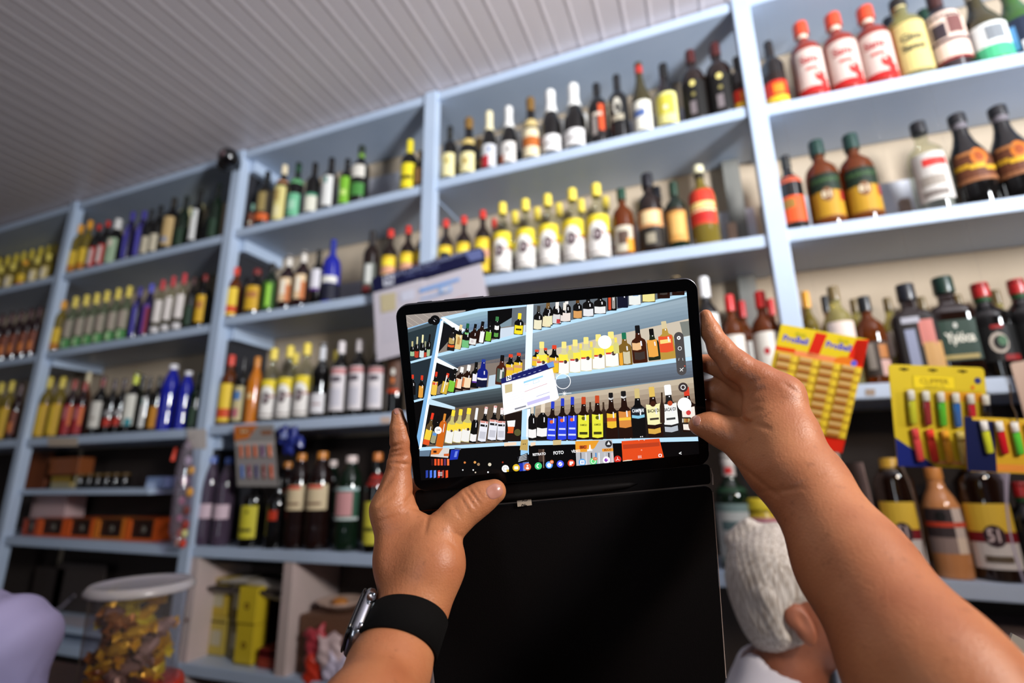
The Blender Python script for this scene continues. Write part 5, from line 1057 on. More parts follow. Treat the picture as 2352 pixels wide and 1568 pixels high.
def patch_on(ob, name, cx, cy, ang, a, b, m, parent, lift=.0004, n=10, sup=2.6):
    """thin plate lying on a body where the eye sees it (pixel centre, half sizes)"""
    bvh = BVHTree.FromObject(ob, bpy.context.evaluated_depsgraph_get()) if not isinstance(ob, BVHTree) else ob
    eye = Vector((0,0,CZ)); v = []; f = []; ids = {}
    rows = []
    for j in range(n+1):
        r = j/n; ring_ = []
        for i in range(20):
            t = 2*PI*i/20; c_, s_ = math.cos(t), math.sin(t); k_ = (abs(c_)**sup+abs(s_)**sup)**(-1/sup)*r
            x, y = a*c_*k_, b*s_*k_; px, py = cx+x*math.cos(ang)-y*math.sin(ang), cy+x*math.sin(ang)+y*math.cos(ang)
            d = ray(px,py).normalized(); hit = bvh.ray_cast(eye, d)
            if hit[0] is None: ring_.append(None); continue
            ring_.append(hit[0]-d*(lift*(1.0 if j < n else .2)))
        rows.append(ring_)
    last = None
    for j in range(n+1):
        for i in range(20):
            p = rows[j][i]
            if p is None:                       # fall back on the ring inside
                p = rows[j-1][i] if j and rows[j-1][i] is not None else (rows[0][0] or Vector((0,0,0)))
                rows[j][i] = p
            v.append(p)
    for j in range(n):
        for i in range(20): f.append((j*20+i, j*20+(i+1)%20, (j+1)*20+(i+1)%20, (j+1)*20+i))
    return mesh(name, v, f, m, parent, True)
bpy.context.view_layer.update()
patch_on(handL, 'fingernail', 1136, 1128, -.45, 19, 17, NAIL, handL)
patch_on(handL, 'fingernail', 910, 941, 1.4, 11, 6.5, NAIL, handL)
patch_on(handR, 'fingernail', 1600, 966, 1.7, 12, 9, NAIL, handR)
# ------------------------------------------------------------------ smartwatch on the left wrist
wt = empty('smartwatch', atD(925,1465,.362))
tag(wt, 'smartwatch with silver case and black woven strap on the left wrist', 'watch')
def cp(x, y, z): return np.array([(x-1176)/F*z, (y-784)/F*z, z])
ctr = cp(921,1468,.3615); nx_ = cp(893,1530,.340)-cp(935,1400,.374); nx_ /= np.linalg.norm(nx_)
uu = np.array([.93,.36,0.]); uu -= nx_*(uu@nx_); uu /= np.linalg.norm(uu); vv = np.cross(nx_, uu)
STR = mat('black_woven_strap', (5,4,4), .9, spec=.15, bump=(1500,.8,.0006)); SIL = mat('silver_case', (176,178,186), .22, metal=1.); WBL = mat('watch_glass', (8,8,10), .05, coat=.5)
v = []; f = []; N = 64; prof_ = [(-.0117,.0),(-.0117,.0018),(-.0116,.0024),(.0116,.0024),(.0117,.0018),(.0117,.0)]
W0 = Vector(wt.location)
bvL = BVHTree.FromObject(handL, bpy.context.evaluated_depsgraph_get())
def arm_r(a_, t):
    o_ = Vector(c2w(ctr+nx_*a_)); d_ = Vector(c2w(ctr+nx_*a_+uu*math.cos(t)+vv*math.sin(t)))-o_
    h_ = bvL.ray_cast(o_+d_*.09, -d_); return (.09-h_[3]) if h_[0] is not None else .024
RT = {a_: [arm_r(a_, 2*PI*i/N) for i in range(N)] for a_ in (-.0117,0.,.0117)}
for a_ in RT:
    for _ in range(3): RT[a_] = [(RT[a_][i-1]+RT[a_][i]*2+RT[a_][(i+1)%N])/4 for i in range(N)]
def sr(a_, i):
    k_ = (a_+.0117)/.0117
    return RT[-.0117][i]*(1-k_)+RT[0.][i]*k_ if k_ < 1 else RT[0.][i]*(2-k_)+RT[.0117][i]*(k_-1)
for i in range(N):
    t = 2*PI*i/N; c_, s_ = math.cos(t), math.sin(t)
    for a_, r_ in prof_:
        v.append(Vector(c2w(ctr+nx_*a_+(uu*c_+vv*s_)*(sr(a_,i)+r_-.0003)))-W0)
RW = RT[0.][N//2]
m_ = len(prof_)
for i in range(N):
    for j in range(m_): f.append((i*m_+j, i*m_+(j+1)%m_, ((i+1)%N)*m_+(j+1)%m_, ((i+1)%N)*m_+j))
mesh('strap', v, f, STR, wt, True)
def wbox(name, c0, half, rad, m, parent, seg=6):
    """rounded box in the watch frame: axes (n along the arm, v across, u outwards)"""
    pts = rr_outline(half[0], half[1], rad, seg); ringz = [(-half[2],.72),(-half[2]*.6,.93),(-half[2]*.1,1.),(half[2]*.45,1.),(half[2]*.8,.95),(half[2],.84)]
    v = []; f = []; n = len(pts)
    for z, s_ in ringz:
        for x, y in pts:
            v.append(Vector(c2w(ctr+nx_*(c0[0]+x*s_)+vv*(c0[1]+y*s_)-uu*(c0[2]+z)))-W0)
    for j in range(len(ringz)-1):
        for i in range(n): f.append((j*n+i, j*n+(i+1)%n, (j+1)*n+(i+1)%n, (j+1)*n+i))
    f.append(tuple(range(n-1,-1,-1))); f.append(tuple((len(ringz)-1)*n+i for i in range(n)))
    return mesh(name, v, f, m, parent, True)
case = wbox('watch_case', (-.003,.0,RW+.0050), (.0195,.0170,.0050), .008, SIL, wt)
wbox('watch_glass', (-.003,.0,RW+.0108), (.0182,.0157,.0016), .0075, WBL, wt)
def wtube(name, p, q_, r, m): return tube(name, [Vector(c2w(ctr+nx_*a[0]+vv*a[1]-uu*a[2]))-W0 for a in (p,q_)], r, m, wt, 14)
near = -1 if vv[2] > 0 else 1
wtube('crown', (-.0115, near*.0165,RW+.0045), (-.0115, near*.0195,RW+.0045), .0032, SIL)
wtube('side_button_pill', (.0065, near*.0165,RW+.004), (.0110, near*.0168,RW+.004), .0018, SIL)
wtube('strap_lug', (-.0125, near*.0130,RW+.0002), (.0095, near*.0130,RW+.0002), .0030, WBL)
# ------------------------------------------------------------------ small helpers
def pbx(name, x0,y0,x1,y1, Y, dep, m, parent=None, base=None, bev=.002):
    """box whose front face fills the pixel rectangle on the plane Y; base = world z it stands on"""
    a = atY(x0,y0,Y); b = atY(x1,y1,Y); z0 = b.z if base is None else base+.0005
    return box(name, a.x,b.x, Y,Y+dep, z0,a.z, m, parent, bev)
def top_of(s, bay, X): return shelf_z(s, bay, X)+TH/2
def M_(c, r=.5, **k): return mat('m_%d_%d_%d_%d'%(*c, int(r*100)), c, r, **k)
class Plane:
    """flat card given by three picture corners and a distance (or plane Y)"""
    def __init__(s, tl, tr, bl, z=None, Y=None, dz=(0,0,0)):
        g = (lambda p, k: atY(*p, Y+k)) if Y is not None else (lambda p, k: atD(*p, z+k))
        s.o = g(tl,dz[0]); s.e1 = g(tr,dz[1])-s.o; s.e2 = g(bl,dz[2])-s.o; s.n = s.e2.cross(s.e1).normalized()
        if s.n.dot(Vector((0,0,CZ))-s.o) < 0: s.n = -s.n
    def __call__(s, u, v, h=0.): return s.o+s.e1*u+s.e2*v+s.n*h
    def plate(s, name, th, m, parent=None, r=.0, u0=0,v0=0,u1=1,v1=1, h=0.):
        W_, H_ = s.e1.length, s.e2.length; pts = []
        for cu, cv, a0 in ((u1,v1,0),(u0,v1,90),(u0,v0,180),(u1,v0,270)):
            for k in range(4 if r else 1):
                a = math.radians(a0+30*k); du = (math.cos(a)-(1 if a0 in (0,270) else -1))*r/W_ if r else 0; dv = (math.sin(a)-(1 if a0 in (0,90) else -1))*r/H_ if r else 0
                pts.append((cu+du, cv+dv))
        n = len(pts); v = [s(a,b,h) for a,b in pts]+[s(a,b,h-th) for a,b in pts]
        f = [tuple(range(n)), tuple(range(2*n-1,n-1,-1))]+[(i,i+n,(i+1)%n+n,(i+1)%n) for i in range(n)]
        return mesh(name, v, f, m, parent)
EYE = Vector((0,0,CZ))
def pillow(name, w_, h_, t_, m, parent=None, cr=.15, seed=1, n=12):
    rnd = random.Random(seed); ph = [rnd.uniform(0,6) for _ in range(6)]; v = []; f = []
    for sgn in (-1,1):
        for j in range(n+1):
            for i in range(n+1):
                a, b = 2*i/n-1, 2*j/n-1; k = max(0,(1-a**4)*(1-b**4))**.5
                z = t_*k*(1+cr*1.6*math.sin(a*5+ph[0]+b*3)*math.cos(b*6+ph[1]))
                v.append((w_*a*(1+cr*.5*math.sin(b*5+ph[2])), sgn*z+cr*t_*math.sin(a*4+ph[3]), h_*b*(1+cr*.5*math.sin(a*5+ph[4]))))
    q_ = (n+1)**2
    for j in range(n):
        for i in range(n):
            k = j*(n+1)+i; f.append((k,k+1,k+n+2,k+n+1)); f.append((q_+k,q_+k+n+1,q_+k+n+2,q_+k+1))
    o = mesh(name, v, f, m, parent, True)
    bm = bmesh.new(); bm.from_mesh(o.data); bmesh.ops.remove_doubles(bm, verts=bm.verts[:], dist=.0006); bm.to_mesh(o.data); bm.free(); return o
# ------------------------------------------------------------------ black dome lamp at the head of the post
lc0 = atY(526,363,1.672)
lamp = tag(empty('dome_camera', lc0), 'black glossy dome lamp fixed high on the post under the ceiling', 'lamp')
BG = mat('black_gloss', (12,11,13), .12, coat=.5)
def sphere_prof(r, z0=0, a0=-90, a1=90, n=12): return [(max(r*math.cos(math.radians(a0+(a1-a0)*i/n)),.0004), z0+r*math.sin(math.radians(a0+(a1-a0)*i/n))) for i in range(n+1)]
b_ = lathe('housing', sphere_prof(.052), BG, lamp, 24); 
b_ = lathe('lens_ring', [(.020,-.004),(.030,-.004),(.031,.004),(.020,.006)], mat('dark_ring',(40,36,38),.3), lamp, 24); b_.rotation_euler = (PI/2-.3,0,-.5); b_.location = (.022,-.042,-.012)
b_ = lathe('lens', sphere_prof(.019,0,0,90,6), mat('lens_glass',(120,90,96),.05,coat=.6), lamp, 20, cap=False); b_.rotation_euler = (PI/2-.3,0,-.5); b_.location = (.022,-.042,-.012)
b_ = lathe('rear_lobe', sphere_prof(.036), BG, lamp, 20); b_.location = (-.040,.008,-.022)
box('bracket', -.012,.012, .046,.0655, -.03,.02, BG, lamp, .002)
# ------------------------------------------------------------------ poster taped over the post
po = tag(empty('poster', (-.95,1.73,2.15)), 'white printed notice board with dark blue heading, hanging askew above the tablet', 'poster')
PR_ = lambda u, v: (855+.2255*(u-190)+.0008*(v-640), 645+.0091*(u-190)+.2355*(v-640))
YP = 1.700
pm = lambda x, y, L: atY(x, y, YP-.0006*L-.0)-po.location
def extr(name, poly, Y0, Y1, m, parent):
    v = [atY(*p, Y0)-parent.location for p in poly]; v += [Vector((q.x,q.y+(Y1-Y0),q.z)) for q in v]; n = len(poly)
    return mesh(name, v, [tuple(range(n)), tuple(range(2*n-1,n-1,-1))]+[(i,(i+1)%n,(i+1)%n+n,i+n) for i in range(n)], m, parent)
extr('heading_strip', [PR_(*p) for p in ((180,640),(195,610),(1290,265),(1325,300),(1330,400),(205,752))], YP, YP+.018, mat('navy_card',(15,17,56),.4), po)
extr('left_sheet', [PR_(*p) for p in ((198,735),(715,600),(760,1265),(235,1420))], YP+.003, YP+.008, mat('white_sheet',(196,188,196),.5), po)
extr('right_sheet', [PR_(*p) for p in ((700,615),(1295,425),(1425,1050),(1360,1095),(755,1262))], YP+.0045, YP+.0095, mat('white_sheet',(196,188,196),.5), po)
extr('hanger', [PR_(*p) for p in ((880,330),(960,330),(960,900),(880,900))], YP+.0185, YP+.0375, mat('dark_tape',(40,40,48),.6), po)
Ap = Art()
def qz(pts, col, L): Ap.poly([PR_(*p) for p in pts], col, L)
qz([(1130,330),(1300,280),(1320,375),(1190,410)], (96,104,150), 1)
qz([(300,590),(410,560),(410,660),(305,690)], (200,200,210), 1); Ap.text('N', *PR_(357,622), 17, (30,32,80), 2, rot=-.25, bold=True)
Ap.text('NOTA LEGAL AO CONSUMIDOR', *PR_(780,452), 9, (150,156,190), 1, rot=-.31); Ap.text('Preços · Lei · Produtos', *PR_(700,525), 6, (110,118,170), 1, rot=-.29)
for L_, (pts, col) in enumerate([([(270,770),(430,740),(430,910),(280,950)],(190,176,140)), ([(670,700),(1080,570),(1080,600),(670,740)],(120,160,214)), ([(870,680),(1000,650),(1000,700),(870,745)],(150,180,220)), ([(905,690),(975,672),(975,698),(905,718)],(214,206,206)),
        ([(740,1140),(1220,990),(1230,1060),(755,1210)],(186,180,220)), ([(480,1265),(720,1200),(725,1230),(485,1300)],(130,130,140)), ([(480,740),(620,700),(620,800),(480,840)],(200,200,214))]): qz(pts, col, 0 if L_ != 3 else 1)
Ap.line([PR_(690,915),PR_(1170,740)], 1.8, (190,120,120), 0); Ap.line([PR_(940,1015),PR_(1220,920)], 1.6, (130,130,180), 0); Ap.line([PR_(680,800),PR_(1000,705)], 4, (140,172,216), 0)
for k in range(6): Ap.line([PR_(290,1010+k*45),PR_(690,900+k*45)], .9, (190,190,206), 0)
Ap.emit('print', pm, PRINT, po, flip=EYE-po.location)
# ------------------------------------------------------------------ yellow and red card of small packs
K1 = lambda x, y: (1740+x/4.613, 720+y/4.613)
pa = Plane(K1(250,110), K1(1180,275), K1(-35,1310), z=.98)
ca = tag(empty('product_card', (0,0,0)), 'yellow and red hanging card with rows of small packs, behind the right hand', 'card')
pa.plate('card_back', .0012, mat('yellow_card',(190,146,36),.4), ca, .006)
a_ = Art(); Wd, Hd = pa.e1.length, pa.e2.length
a_.rect(.0,.0,1,.225,(204,180,34),0)
a_.poly([(.36,.225),(.40,.02),(.53,.02),(.49,.225)], (190,36,20), 1); a_.poly([(.86,.02),(1,.02),(1,.36),(.90,.30),(.88,.225)], (206,40,22), 1); a_.poly([(.86,.02),(1,.0),(1,.225),(.80,.225)], (206,40,22), 1)
a_.rect(0,.19,.22,.225,(206,60,20),1); a_.rect(.22,.20,.9,.245,(216,130,80),1); a_.disc(.80,.235,.13,(206,110,30),2,ry=.055); a_.disc(.895,.225,.035,(90,90,190),3,ry=.028)
for ux, uy in ((.20,.115),(.685,.105)):
    V, T = text_tris('ProBell', True)
    for t in T: a_.poly([(ux+V[i][0]*.1, uy-V[i][1]*.075*Wd/Hd*1.35) for i in t], (40,60,190), 2)
    V, T = text_tris('PILHA', False)
    for t in T: a_.poly([(ux+.04+V[i][0]*.045, uy-.05-V[i][1]*.05) for i in t], (120,140,40), 2)
a_.rect(0,.225,.03,.88,(200,170,50),0); a_.rect(0,.885,1,1,(200,38,22),1)
V, T = text_tris('12 MESES', True)
for t in T: a_.poly([(.62+V[i][0]*.07, .945-V[i][1]*.05) for i in t], (232,180,170), 2)
a_.emit('printed_front', lambda u,v,L: pa(u,v,.0003+.0002*L), GLOSSPRINT, ca, flip=EYE)
pk = None
for r in range(9):
    for c_ in range(4):
        u0, v0 = .030+c_*.2415, .248+r*.0708
        if pk is None:
            uw, vh = .238, .0690; vs = []; fs = []; cs = []
            def bx(u0_,v0_,u1_,v1_,h,col):
                k = len(vs); d = .004
                P8 = [pa(a,b,0)-pa(0,0,0) for a,b in ((u0_,v0_),(u1_,v0_),(u1_,v1_),(u0_,v1_))]; Q8 = [pa(a,b,h)-pa(0,0,0) for a,b in ((u0_+d,v0_+d),(u1_-d,v0_+d),(u1_-d,v1_-d),(u0_+d,v1_-d))]
                vs.extend(P8+Q8)
                for f_, cc in (((4,7,6,5),col),((0,4,5,1),col),((1,5,6,2),col),((2,6,7,3),col),((3,7,4,0),col)): fs.append(tuple(k+i for i in f_)); cs.append(lin(cc))
            bx(0,0,uw,vh,.0024,(196,160,40)); bx(.01,vh*.06,uw*.62,vh*.46,.0034,(186,150,100)); bx(.01,vh*.50,uw*.66,vh*.98,.0036,(140,78,16)); bx(uw*.70,vh*.10,uw*.97,vh*.88,.0034,(206,176,34))
            pk = mesh('small_pack', vs, fs, PRINT, ca, cols=cs); o = pk
        else: o = pk.copy(); C.objects.link(o)
        o.location = pa.e1*u0+pa.e2*v0+pa(0,0,0)+pa.n*.0006
# ------------------------------------------------------------------ lighter cards
def lighter_mesh(pl, u, v, length, wid, col, capc, parent, tilt=(0,1)):
    """one disposable lighter lying on the card, seen front on: body, white metal head"""
    d = (pl.e2.normalized()*tilt[1]+pl.e1.normalized()*tilt[0]).normalized(); s_ = pl.n.cross(d).normalized(); n_ = pl.n
    p0 = pl(u,v,.0012+wid*.52)
    def ov(name, t0, t1, w_, m):
        vv = []; ff = []; N = 10; ts = [t0, t0+(t1-t0)*.06, t1-(t1-t0)*.06, t1]; sc = [.8,1,1,.8]
        for t, k in zip(ts, sc):
            for i in range(N):
                a = 2*PI*i/N; vv.append(p0+d*(length*t)+s_*(math.cos(a)*w_*k)+n_*(math.sin(a)*w_*.5*k))
        for j in range(3):
            for i in range(N): ff.append((j*N+i,j*N+(i+1)%N,(j+1)*N+(i+1)%N,(j+1)*N+i))
        ff.append(tuple(range(N))); ff.append(tuple(3*N+i for i in range(N)))
        return mesh(name, vv, ff, m, None, True)
    b = ov('lighter', .30, 1., wid, mat('lighter_%d_%d_%d'%col, col, .12, coat=.6)); b.parent = parent
    h = ov('lighter_head', 0., .30, wid*.94, mat('lighter_metal',(240,238,234),.25,metal=.15) if capc is None else mat('lc_%d_%d_%d'%capc, capc, .25)); h.parent = b
    return b
cb = tag(empty('lighter_card', (0,0,0)), 'large yellow card of upright coloured lighters in two rows, at the right', 'card')
pbp = Plane((2040,836),(2260,844),(2062,1070), z=.96)
pbp.plate('card_back', .0012, mat('yellow_card2',(196,172,40),.35), cb, .008)
a_ = Art()
for u in (.16,.46,.77): a_.rect(u-.05,.035,u+.05,.052,(60,50,20),1); a_.rect(u-.012,.028,u+.012,.060,(50,40,20),2)
a_.rect(.24,.10,.68,.225,(190,170,40),1); a_.rect(.25,.107,.67,.218,(222,196,44),2)
V, T = text_tris('CLIPPER', True)
for t in T: a_.poly([(.46+V[i][0]*.085, .155-V[i][1]*.07) for i in t], (150,130,40), 3)
V, T = text_tris('isqueiros', False)
for t in T: a_.poly([(.46+V[i][0]*.06, .20-V[i][1]*.045) for i in t], (130,120,50), 3)
a_.disc(.92,.13,.035,(50,56,110),2,ry=.032); a_.disc(.86,.20,.02,(206,110,40),2)
a_.poly([(0,.72),(.22,.86),(.40,1),(0,1)], (30,40,110), 1); a_.rect(.40,.93,1,.965,(214,150,90),2); a_.rect(.55,.25,.95,.34,(214,150,40),1)
a_.emit('printed_front', lambda u,v,L: pbp(u,v,.0003+.0002*L), GLOSSPRINT, cb, flip=EYE)
LW = .0074
for i, c in enumerate(((206,206,60),(150,50,60),(90,190,60),(50,110,190),(196,40,60),(16,16,24))): lighter_mesh(pbp, .185+i*.155, .245+i*.004, .064, LW, c, None, cb)
for i, c in enumerate(((206,70,70),(222,60,50),(226,160,50),(200,186,110),(200,50,70),(20,18,24))): lighter_mesh(pbp, .19+i*.155, .62+i*.004, .062, LW, c, c if i < 5 else None, cb, (.10,1))
pbp.plate('blister', .0, glass('clear_blister',(250,250,248)), cb, .006, u0=.08,v0=.22,u1=.99,v1=.57, h=.0115)
tube('hanging_string', [pbp(.46,.03,.002), Vector((pbp(.46,.03).x, pbp(.46,.03).y, ZC))], .0003, glass('nylon',(250,250,250)), cb, 5)
tube('hanging_string', [pa(.46,.02,.002), Vector((pa(.46,.02).x, pa(.46,.02).y, ZC))], .0003, glass('nylon',(250,250,250)), ca, 5)
cc_ = tag(empty('lighter_card', (0,0,0)), 'smaller lighter card overlapping the large yellow one, cut by the frame edge', 'card')
pcp = Plane((2214,956),(2440,966),(2222,1082), z=.90)
pcp.plate('card_back', .0012, mat('amber_card',(206,160,40),.4), cc_, .006)
a_ = Art(); a_.rect(0,0,.30,.99,(26,32,70),1); a_.rect(.30,.84,1,.97,(222,140,60),1); a_.rect(.08,.0,1,.06,(206,170,50),2)
a_.emit('printed_front', lambda u,v,L: pcp(u,v,.0003+.0002*L), GLOSSPRINT, cc_, flip=EYE)
for i, c in enumerate(((196,200,50),(190,30,40),(90,190,60),(30,60,110))): lighter_mesh(pcp, .165+i*.155, .06, .058, LW*.96, c, None, cc_, (.16,1))
tube('wire_hook', [pcp(.43,-.62,.01), pcp(.43,-.25,.012), pcp(.47,-.12,.011), pcp(.52,.06,.004)], .0013, mat('steel_wire',(150,140,130),.3,metal=.9), cc_, 8)
tube('hanging_string', [pcp(.43,-.62,.01), Vector((pcp(.43,-.62).x, pcp(.43,-.62,.01).y, ZC))], .0003, glass('nylon',(250,250,250)), cc_, 5)
# beige card standing at the edge of the third shelf
pd = Plane((2320,834),(2440,812),(2362,985), Y=1.735)
o = pd.plate('price_board', .003, M_((190,160,140),.6), None, .006); tag(o, 'plain beige card leaning against the shelf at the frame edge', 'card')
# ------------------------------------------------------------------ items on and under the shelves
# orange display boxes
zD = lambda X: top_of('D', 1, X)
for i, (x0, x1, c) in enumerate(((57,86,(150,50,16)),(88,152,(206,84,24)),(154,217,(206,84,24)),(219,289,(200,110,30)),(291,362,(206,90,24)))):
    a = atY(x0,1190,1.80); b = atY(x1,1190,1.80); z0 = zD(a.x)+.0006; zt = a.z
    e_ = tag(empty('display_box', (a.x,1.80,z0)), ('narrow dark orange box at the far left of the orange row','orange window box, second in the row, beside the narrow box','orange window box in the middle of the orange row','amber orange window box, fourth in the row','orange window box nearest the hanging sweets bag')[i], 'box', 'orange boxes on the lowest shelf')
    w_, h_ = b.x-a.x-.004, zt-z0; m = M_(c,.5); t = w_*.16
    box('box_back', .0,w_, .018,.14, 0,h_, m, e_); box('frame_side', 0,t, 0,.0175, 0,h_, m, e_); box('frame_side', w_-t*.5,w_, 0,.0175, 0,h_, m, e_)
    box('frame_bottom', t,w_-t*.5, 0,.0175, 0,h_*.12, m, e_); box('frame_top', t,w_-t*.5, 0,.0175, h_*.93,h_, M_((90,50,24),.5), e_)
    box('dark_content', t,w_-t*.5, .010,.0175, h_*.12,h_*.93, M_((40,22,18),.4), e_)
    q_ = lathe('round_content', [(.001,0),(.018,.001),(.02,.004),(.001,.006)], M_((84,80,70),.4), e_, 14); q_.rotation_euler = (PI/2,0,0); q_.location = (w_*.55,.0095,h_*.5); q_.scale = (min(1,w_/.06),)*2+(1,)
# intermediate shelf: cartons and black jars
zs = CZ-.034
for i, x in enumerate((186,206,226,246,266,288)):
    a = atY(x,1098 if i else 1094,1.87); e_ = lathe('spice_jar', [(.020,0),(.022,.003),(.022,.05),(.018,.058),(.018,.062)], mat('black_jar',(14,12,12),.12,coat=.4), None, 16)
    e_.location = (a.x,1.87,zs+.0005); tag(e_, 'small black jar with gold lid, %s from the yellow carton'%ORD[i+1], 'jar', 'black jars on the small shelf')
    l_ = lathe('lid', [(.020,0),(.020,.012),(.018,.014)], M_((96,70,26),.4), e_, 16); l_.location = (0,0,.0622)
def thing_box(x0,y0,x1,y1,Y,dep,col,base,label,name='carton',cat='box',marks=(),rough=.5,bev=.002,group=None):
    a = atY(x0,y0,Y); b = atY(x1,y1,Y); z0 = b.z if base is None else base+.0006
    o = box(name, 0,b.x-a.x, 0,dep, 0,a.z-z0, M_(col,rough), None, bev); o.location = (a.x,Y,z0); tag(o, label, cat, group)
    if marks:
        ar_ = Art(); W_, H_ = b.x-a.x, a.z-z0
        for mk in marks:
            if mk[0] == 't':
                V, T = text_tris(mk[1], True)
                for t in T: ar_.poly([(mk[2]*W_+V[i][0]*mk[4]*H_*.8, mk[3]*H_+V[i][1]*mk[4]*H_) for i in t], mk[5], 3)
            elif mk[0] == 'd': ar_.disc(mk[1]*W_, mk[2]*H_, mk[3]*min(W_,H_), mk[4], 2)
            else: ar_.rect(mk[0]*W_, mk[1]*H_, mk[2]*W_, mk[3]*H_, mk[4], 1)
        ar_.emit('label', lambda x,y,L: (x,-.0006*L,y), PRINT, o, flip=(0,-9,0))
    return o
thing_box(120,1094,166,1132,1.84,.08,(150,140,110),zs,'cream and yellow carton on the small dark shelf, left of the jars',marks=((.0,.5,1,1,(140,110,30)),(.84,.2,.98,1,(214,180,90))))
thing_box(118,1052,178,1077,1.86,.08,(130,66,22),zs+.075,'orange brown carton lying on top of the cream carton')
thing_box(338,1095,378,1132,1.80,.06,(130,150,190),zs,'pale blue folded packet at the right end of the small shelf',name='packet',marks=((.0,.0,.5,.5,(180,196,226)),))
o = thing_box(42,1040,98,1128,1.92,.02,(120,60,28),zs,'brown cardboard sheet standing at the left end of the small shelf',name='cardboard_sheet')
o = thing_box(30,1134,88,1236,1.80,.10,(196,166,166),zD(-3.4),'plain pale pink box under the left end of the small shelf')
o.location.y = 1.90
# dark back panels of the lower bays
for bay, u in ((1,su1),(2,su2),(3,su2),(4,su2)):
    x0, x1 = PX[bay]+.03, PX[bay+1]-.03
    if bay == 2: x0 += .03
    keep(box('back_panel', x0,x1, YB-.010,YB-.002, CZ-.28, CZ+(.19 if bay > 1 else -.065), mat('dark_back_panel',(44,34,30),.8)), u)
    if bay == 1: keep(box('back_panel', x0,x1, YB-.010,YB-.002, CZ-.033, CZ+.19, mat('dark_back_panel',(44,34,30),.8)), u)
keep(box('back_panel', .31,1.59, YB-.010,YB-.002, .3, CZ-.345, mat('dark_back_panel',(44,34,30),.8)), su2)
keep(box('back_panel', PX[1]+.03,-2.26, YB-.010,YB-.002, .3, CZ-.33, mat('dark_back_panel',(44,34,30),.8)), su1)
keep(box('shelf_board', PX[1]+.03,-2.26, YF+.03,YB-.012, CZ-.70,CZ-.672, PAINT), su1)
# hanging bag of sweets in front of the post
hb = tag(empty('sweets_bag', atY(425,1010,1.69)), 'long clear hanging bag of pink, orange and red sweets beside the post', 'bag')
P0 = Vector(hb.location)
CB_ = glass('clear_film',(226,214,226),.10)
tube('clear_bag', [atY(x,y,1.69)-P0 for x,y in ((432,1008),(430,1030),(424,1080),(418,1150),(410,1220),(406,1256))], [.004,.024,.036,.038,.036,.012], CB_, hb, 12)
for x,y,r,c in ((432,1058,.017,(200,190,206)),(440,1080,.016,(206,150,70)),(424,1105,.018,(190,140,160)),(436,1130,.017,(214,150,50)),(417,1150,.016,(190,110,140)),(428,1172,.018,(110,40,30)),(412,1190,.014,(200,120,150)),(426,1205,.018,(150,40,26)),(414,1225,.019,(196,60,30)),(424,1225,.015,(206,200,130)),(408,1246,.014,(190,120,60)),(420,1248,.016,(200,56,30))):
    s_ = lathe('sweet', sphere_prof(r,0,-90,90,6), M_(c,.35), hb, 10); s_.location = atY(x,y,1.69)-P0; s_.scale = (1,.8,1.2)
tube('red_tag', [atY(404,1028,1.66)-P0, atY(396,1058,1.66)-P0], [.006,.008], M_((226,80,60),.4), hb, 8)
tube('hanging_string', [Vector((0,0,-.001)), Vector((.0,.058,.03))], .0012, M_((60,50,50),.6), hb, 6)
# lighter card under the third shelf, blue packets beside it
cd = tag(empty('lighter_card', (0,0,0)), 'orange and grey lighter card hanging under the third shelf', 'card')
pl4 = Plane((538,978),(628,974),(545,1116), Y=1.715)
pl4.plate('card_back', .0012, M_((140,134,130),.5), cd, .003)
a_ = Art(); a_.poly([(0,0),(.62,0),(.35,.22),(0,.26)], (196,110,44), 1); a_.rect(.12,.06,.45,.14,(150,60,20),2); a_.rect(.68,.10,.95,.17,(130,80,50),1); a_.rect(0,.28,1,.33,(176,166,160),1); a_.rect(0,.60,1,.64,(150,140,140),1)
V, T = text_tris('BIC', True)
for t in T: a_.poly([(.28+V[i][0]*.16, .10-V[i][1]*.08) for i in t], (226,200,150), 3)
a_.emit('printed_front', lambda u,v,L: pl4(u,v,.0003+.0002*L), PRINT, cd, flip=EYE)
for i, c in enumerate(((206,100,50),(210,104,50),(206,96,44),(110,60,110),(226,120,70))): lighter_mesh(pl4, .16+i*.18, .34, .052, .0068, c, c, cd, (.0,1))
for i, c in enumerate(((70,110,180),(130,40,70),(50,44,100),(130,50,40),(206,90,44))): lighter_mesh(pl4, .16+i*.18, .66, .058, .0068, c, c, cd, (.0,1))
tube('hanging_string', [pl4(.5,.01,.001), pl4(.5,.01,.001)+Vector((0,.036,.004))], .0008, M_((60,50,50),.6), cd, 6)
BLUP = mat('blue_packet',(26,40,120),.3,coat=.4)
bp_ = tag(empty('blue_packet', atY(662,982,1.715)), 'shiny dark blue packets bunched under the shelf beside the lighter card', 'packet')
for x0,y0,r in ((650,998,.030),(672,1002,.032),(662,1020,.034),(690,1016,.022)):
    s_ = pillow('pouch', r*.8, r*1.25, .012, BLUP, bp_, .2, int(x0)); s_.location = atY(x0,y0,1.715)-Vector(bp_.location)+Vector((0,.004*((x0%3)-1),0)); s_.rotation_euler = (0,.35*((x0%5)-2)*.4,0)
s_ = box('white_print', -.018,.014,-.0175,-.0165,-.045,-.022, M_((150,160,210),.4), bp_)
tube('hanging_string', [Vector((0,0,.0)), Vector((.0,.036,.018))], .001, M_((60,50,50),.6), bp_, 6)
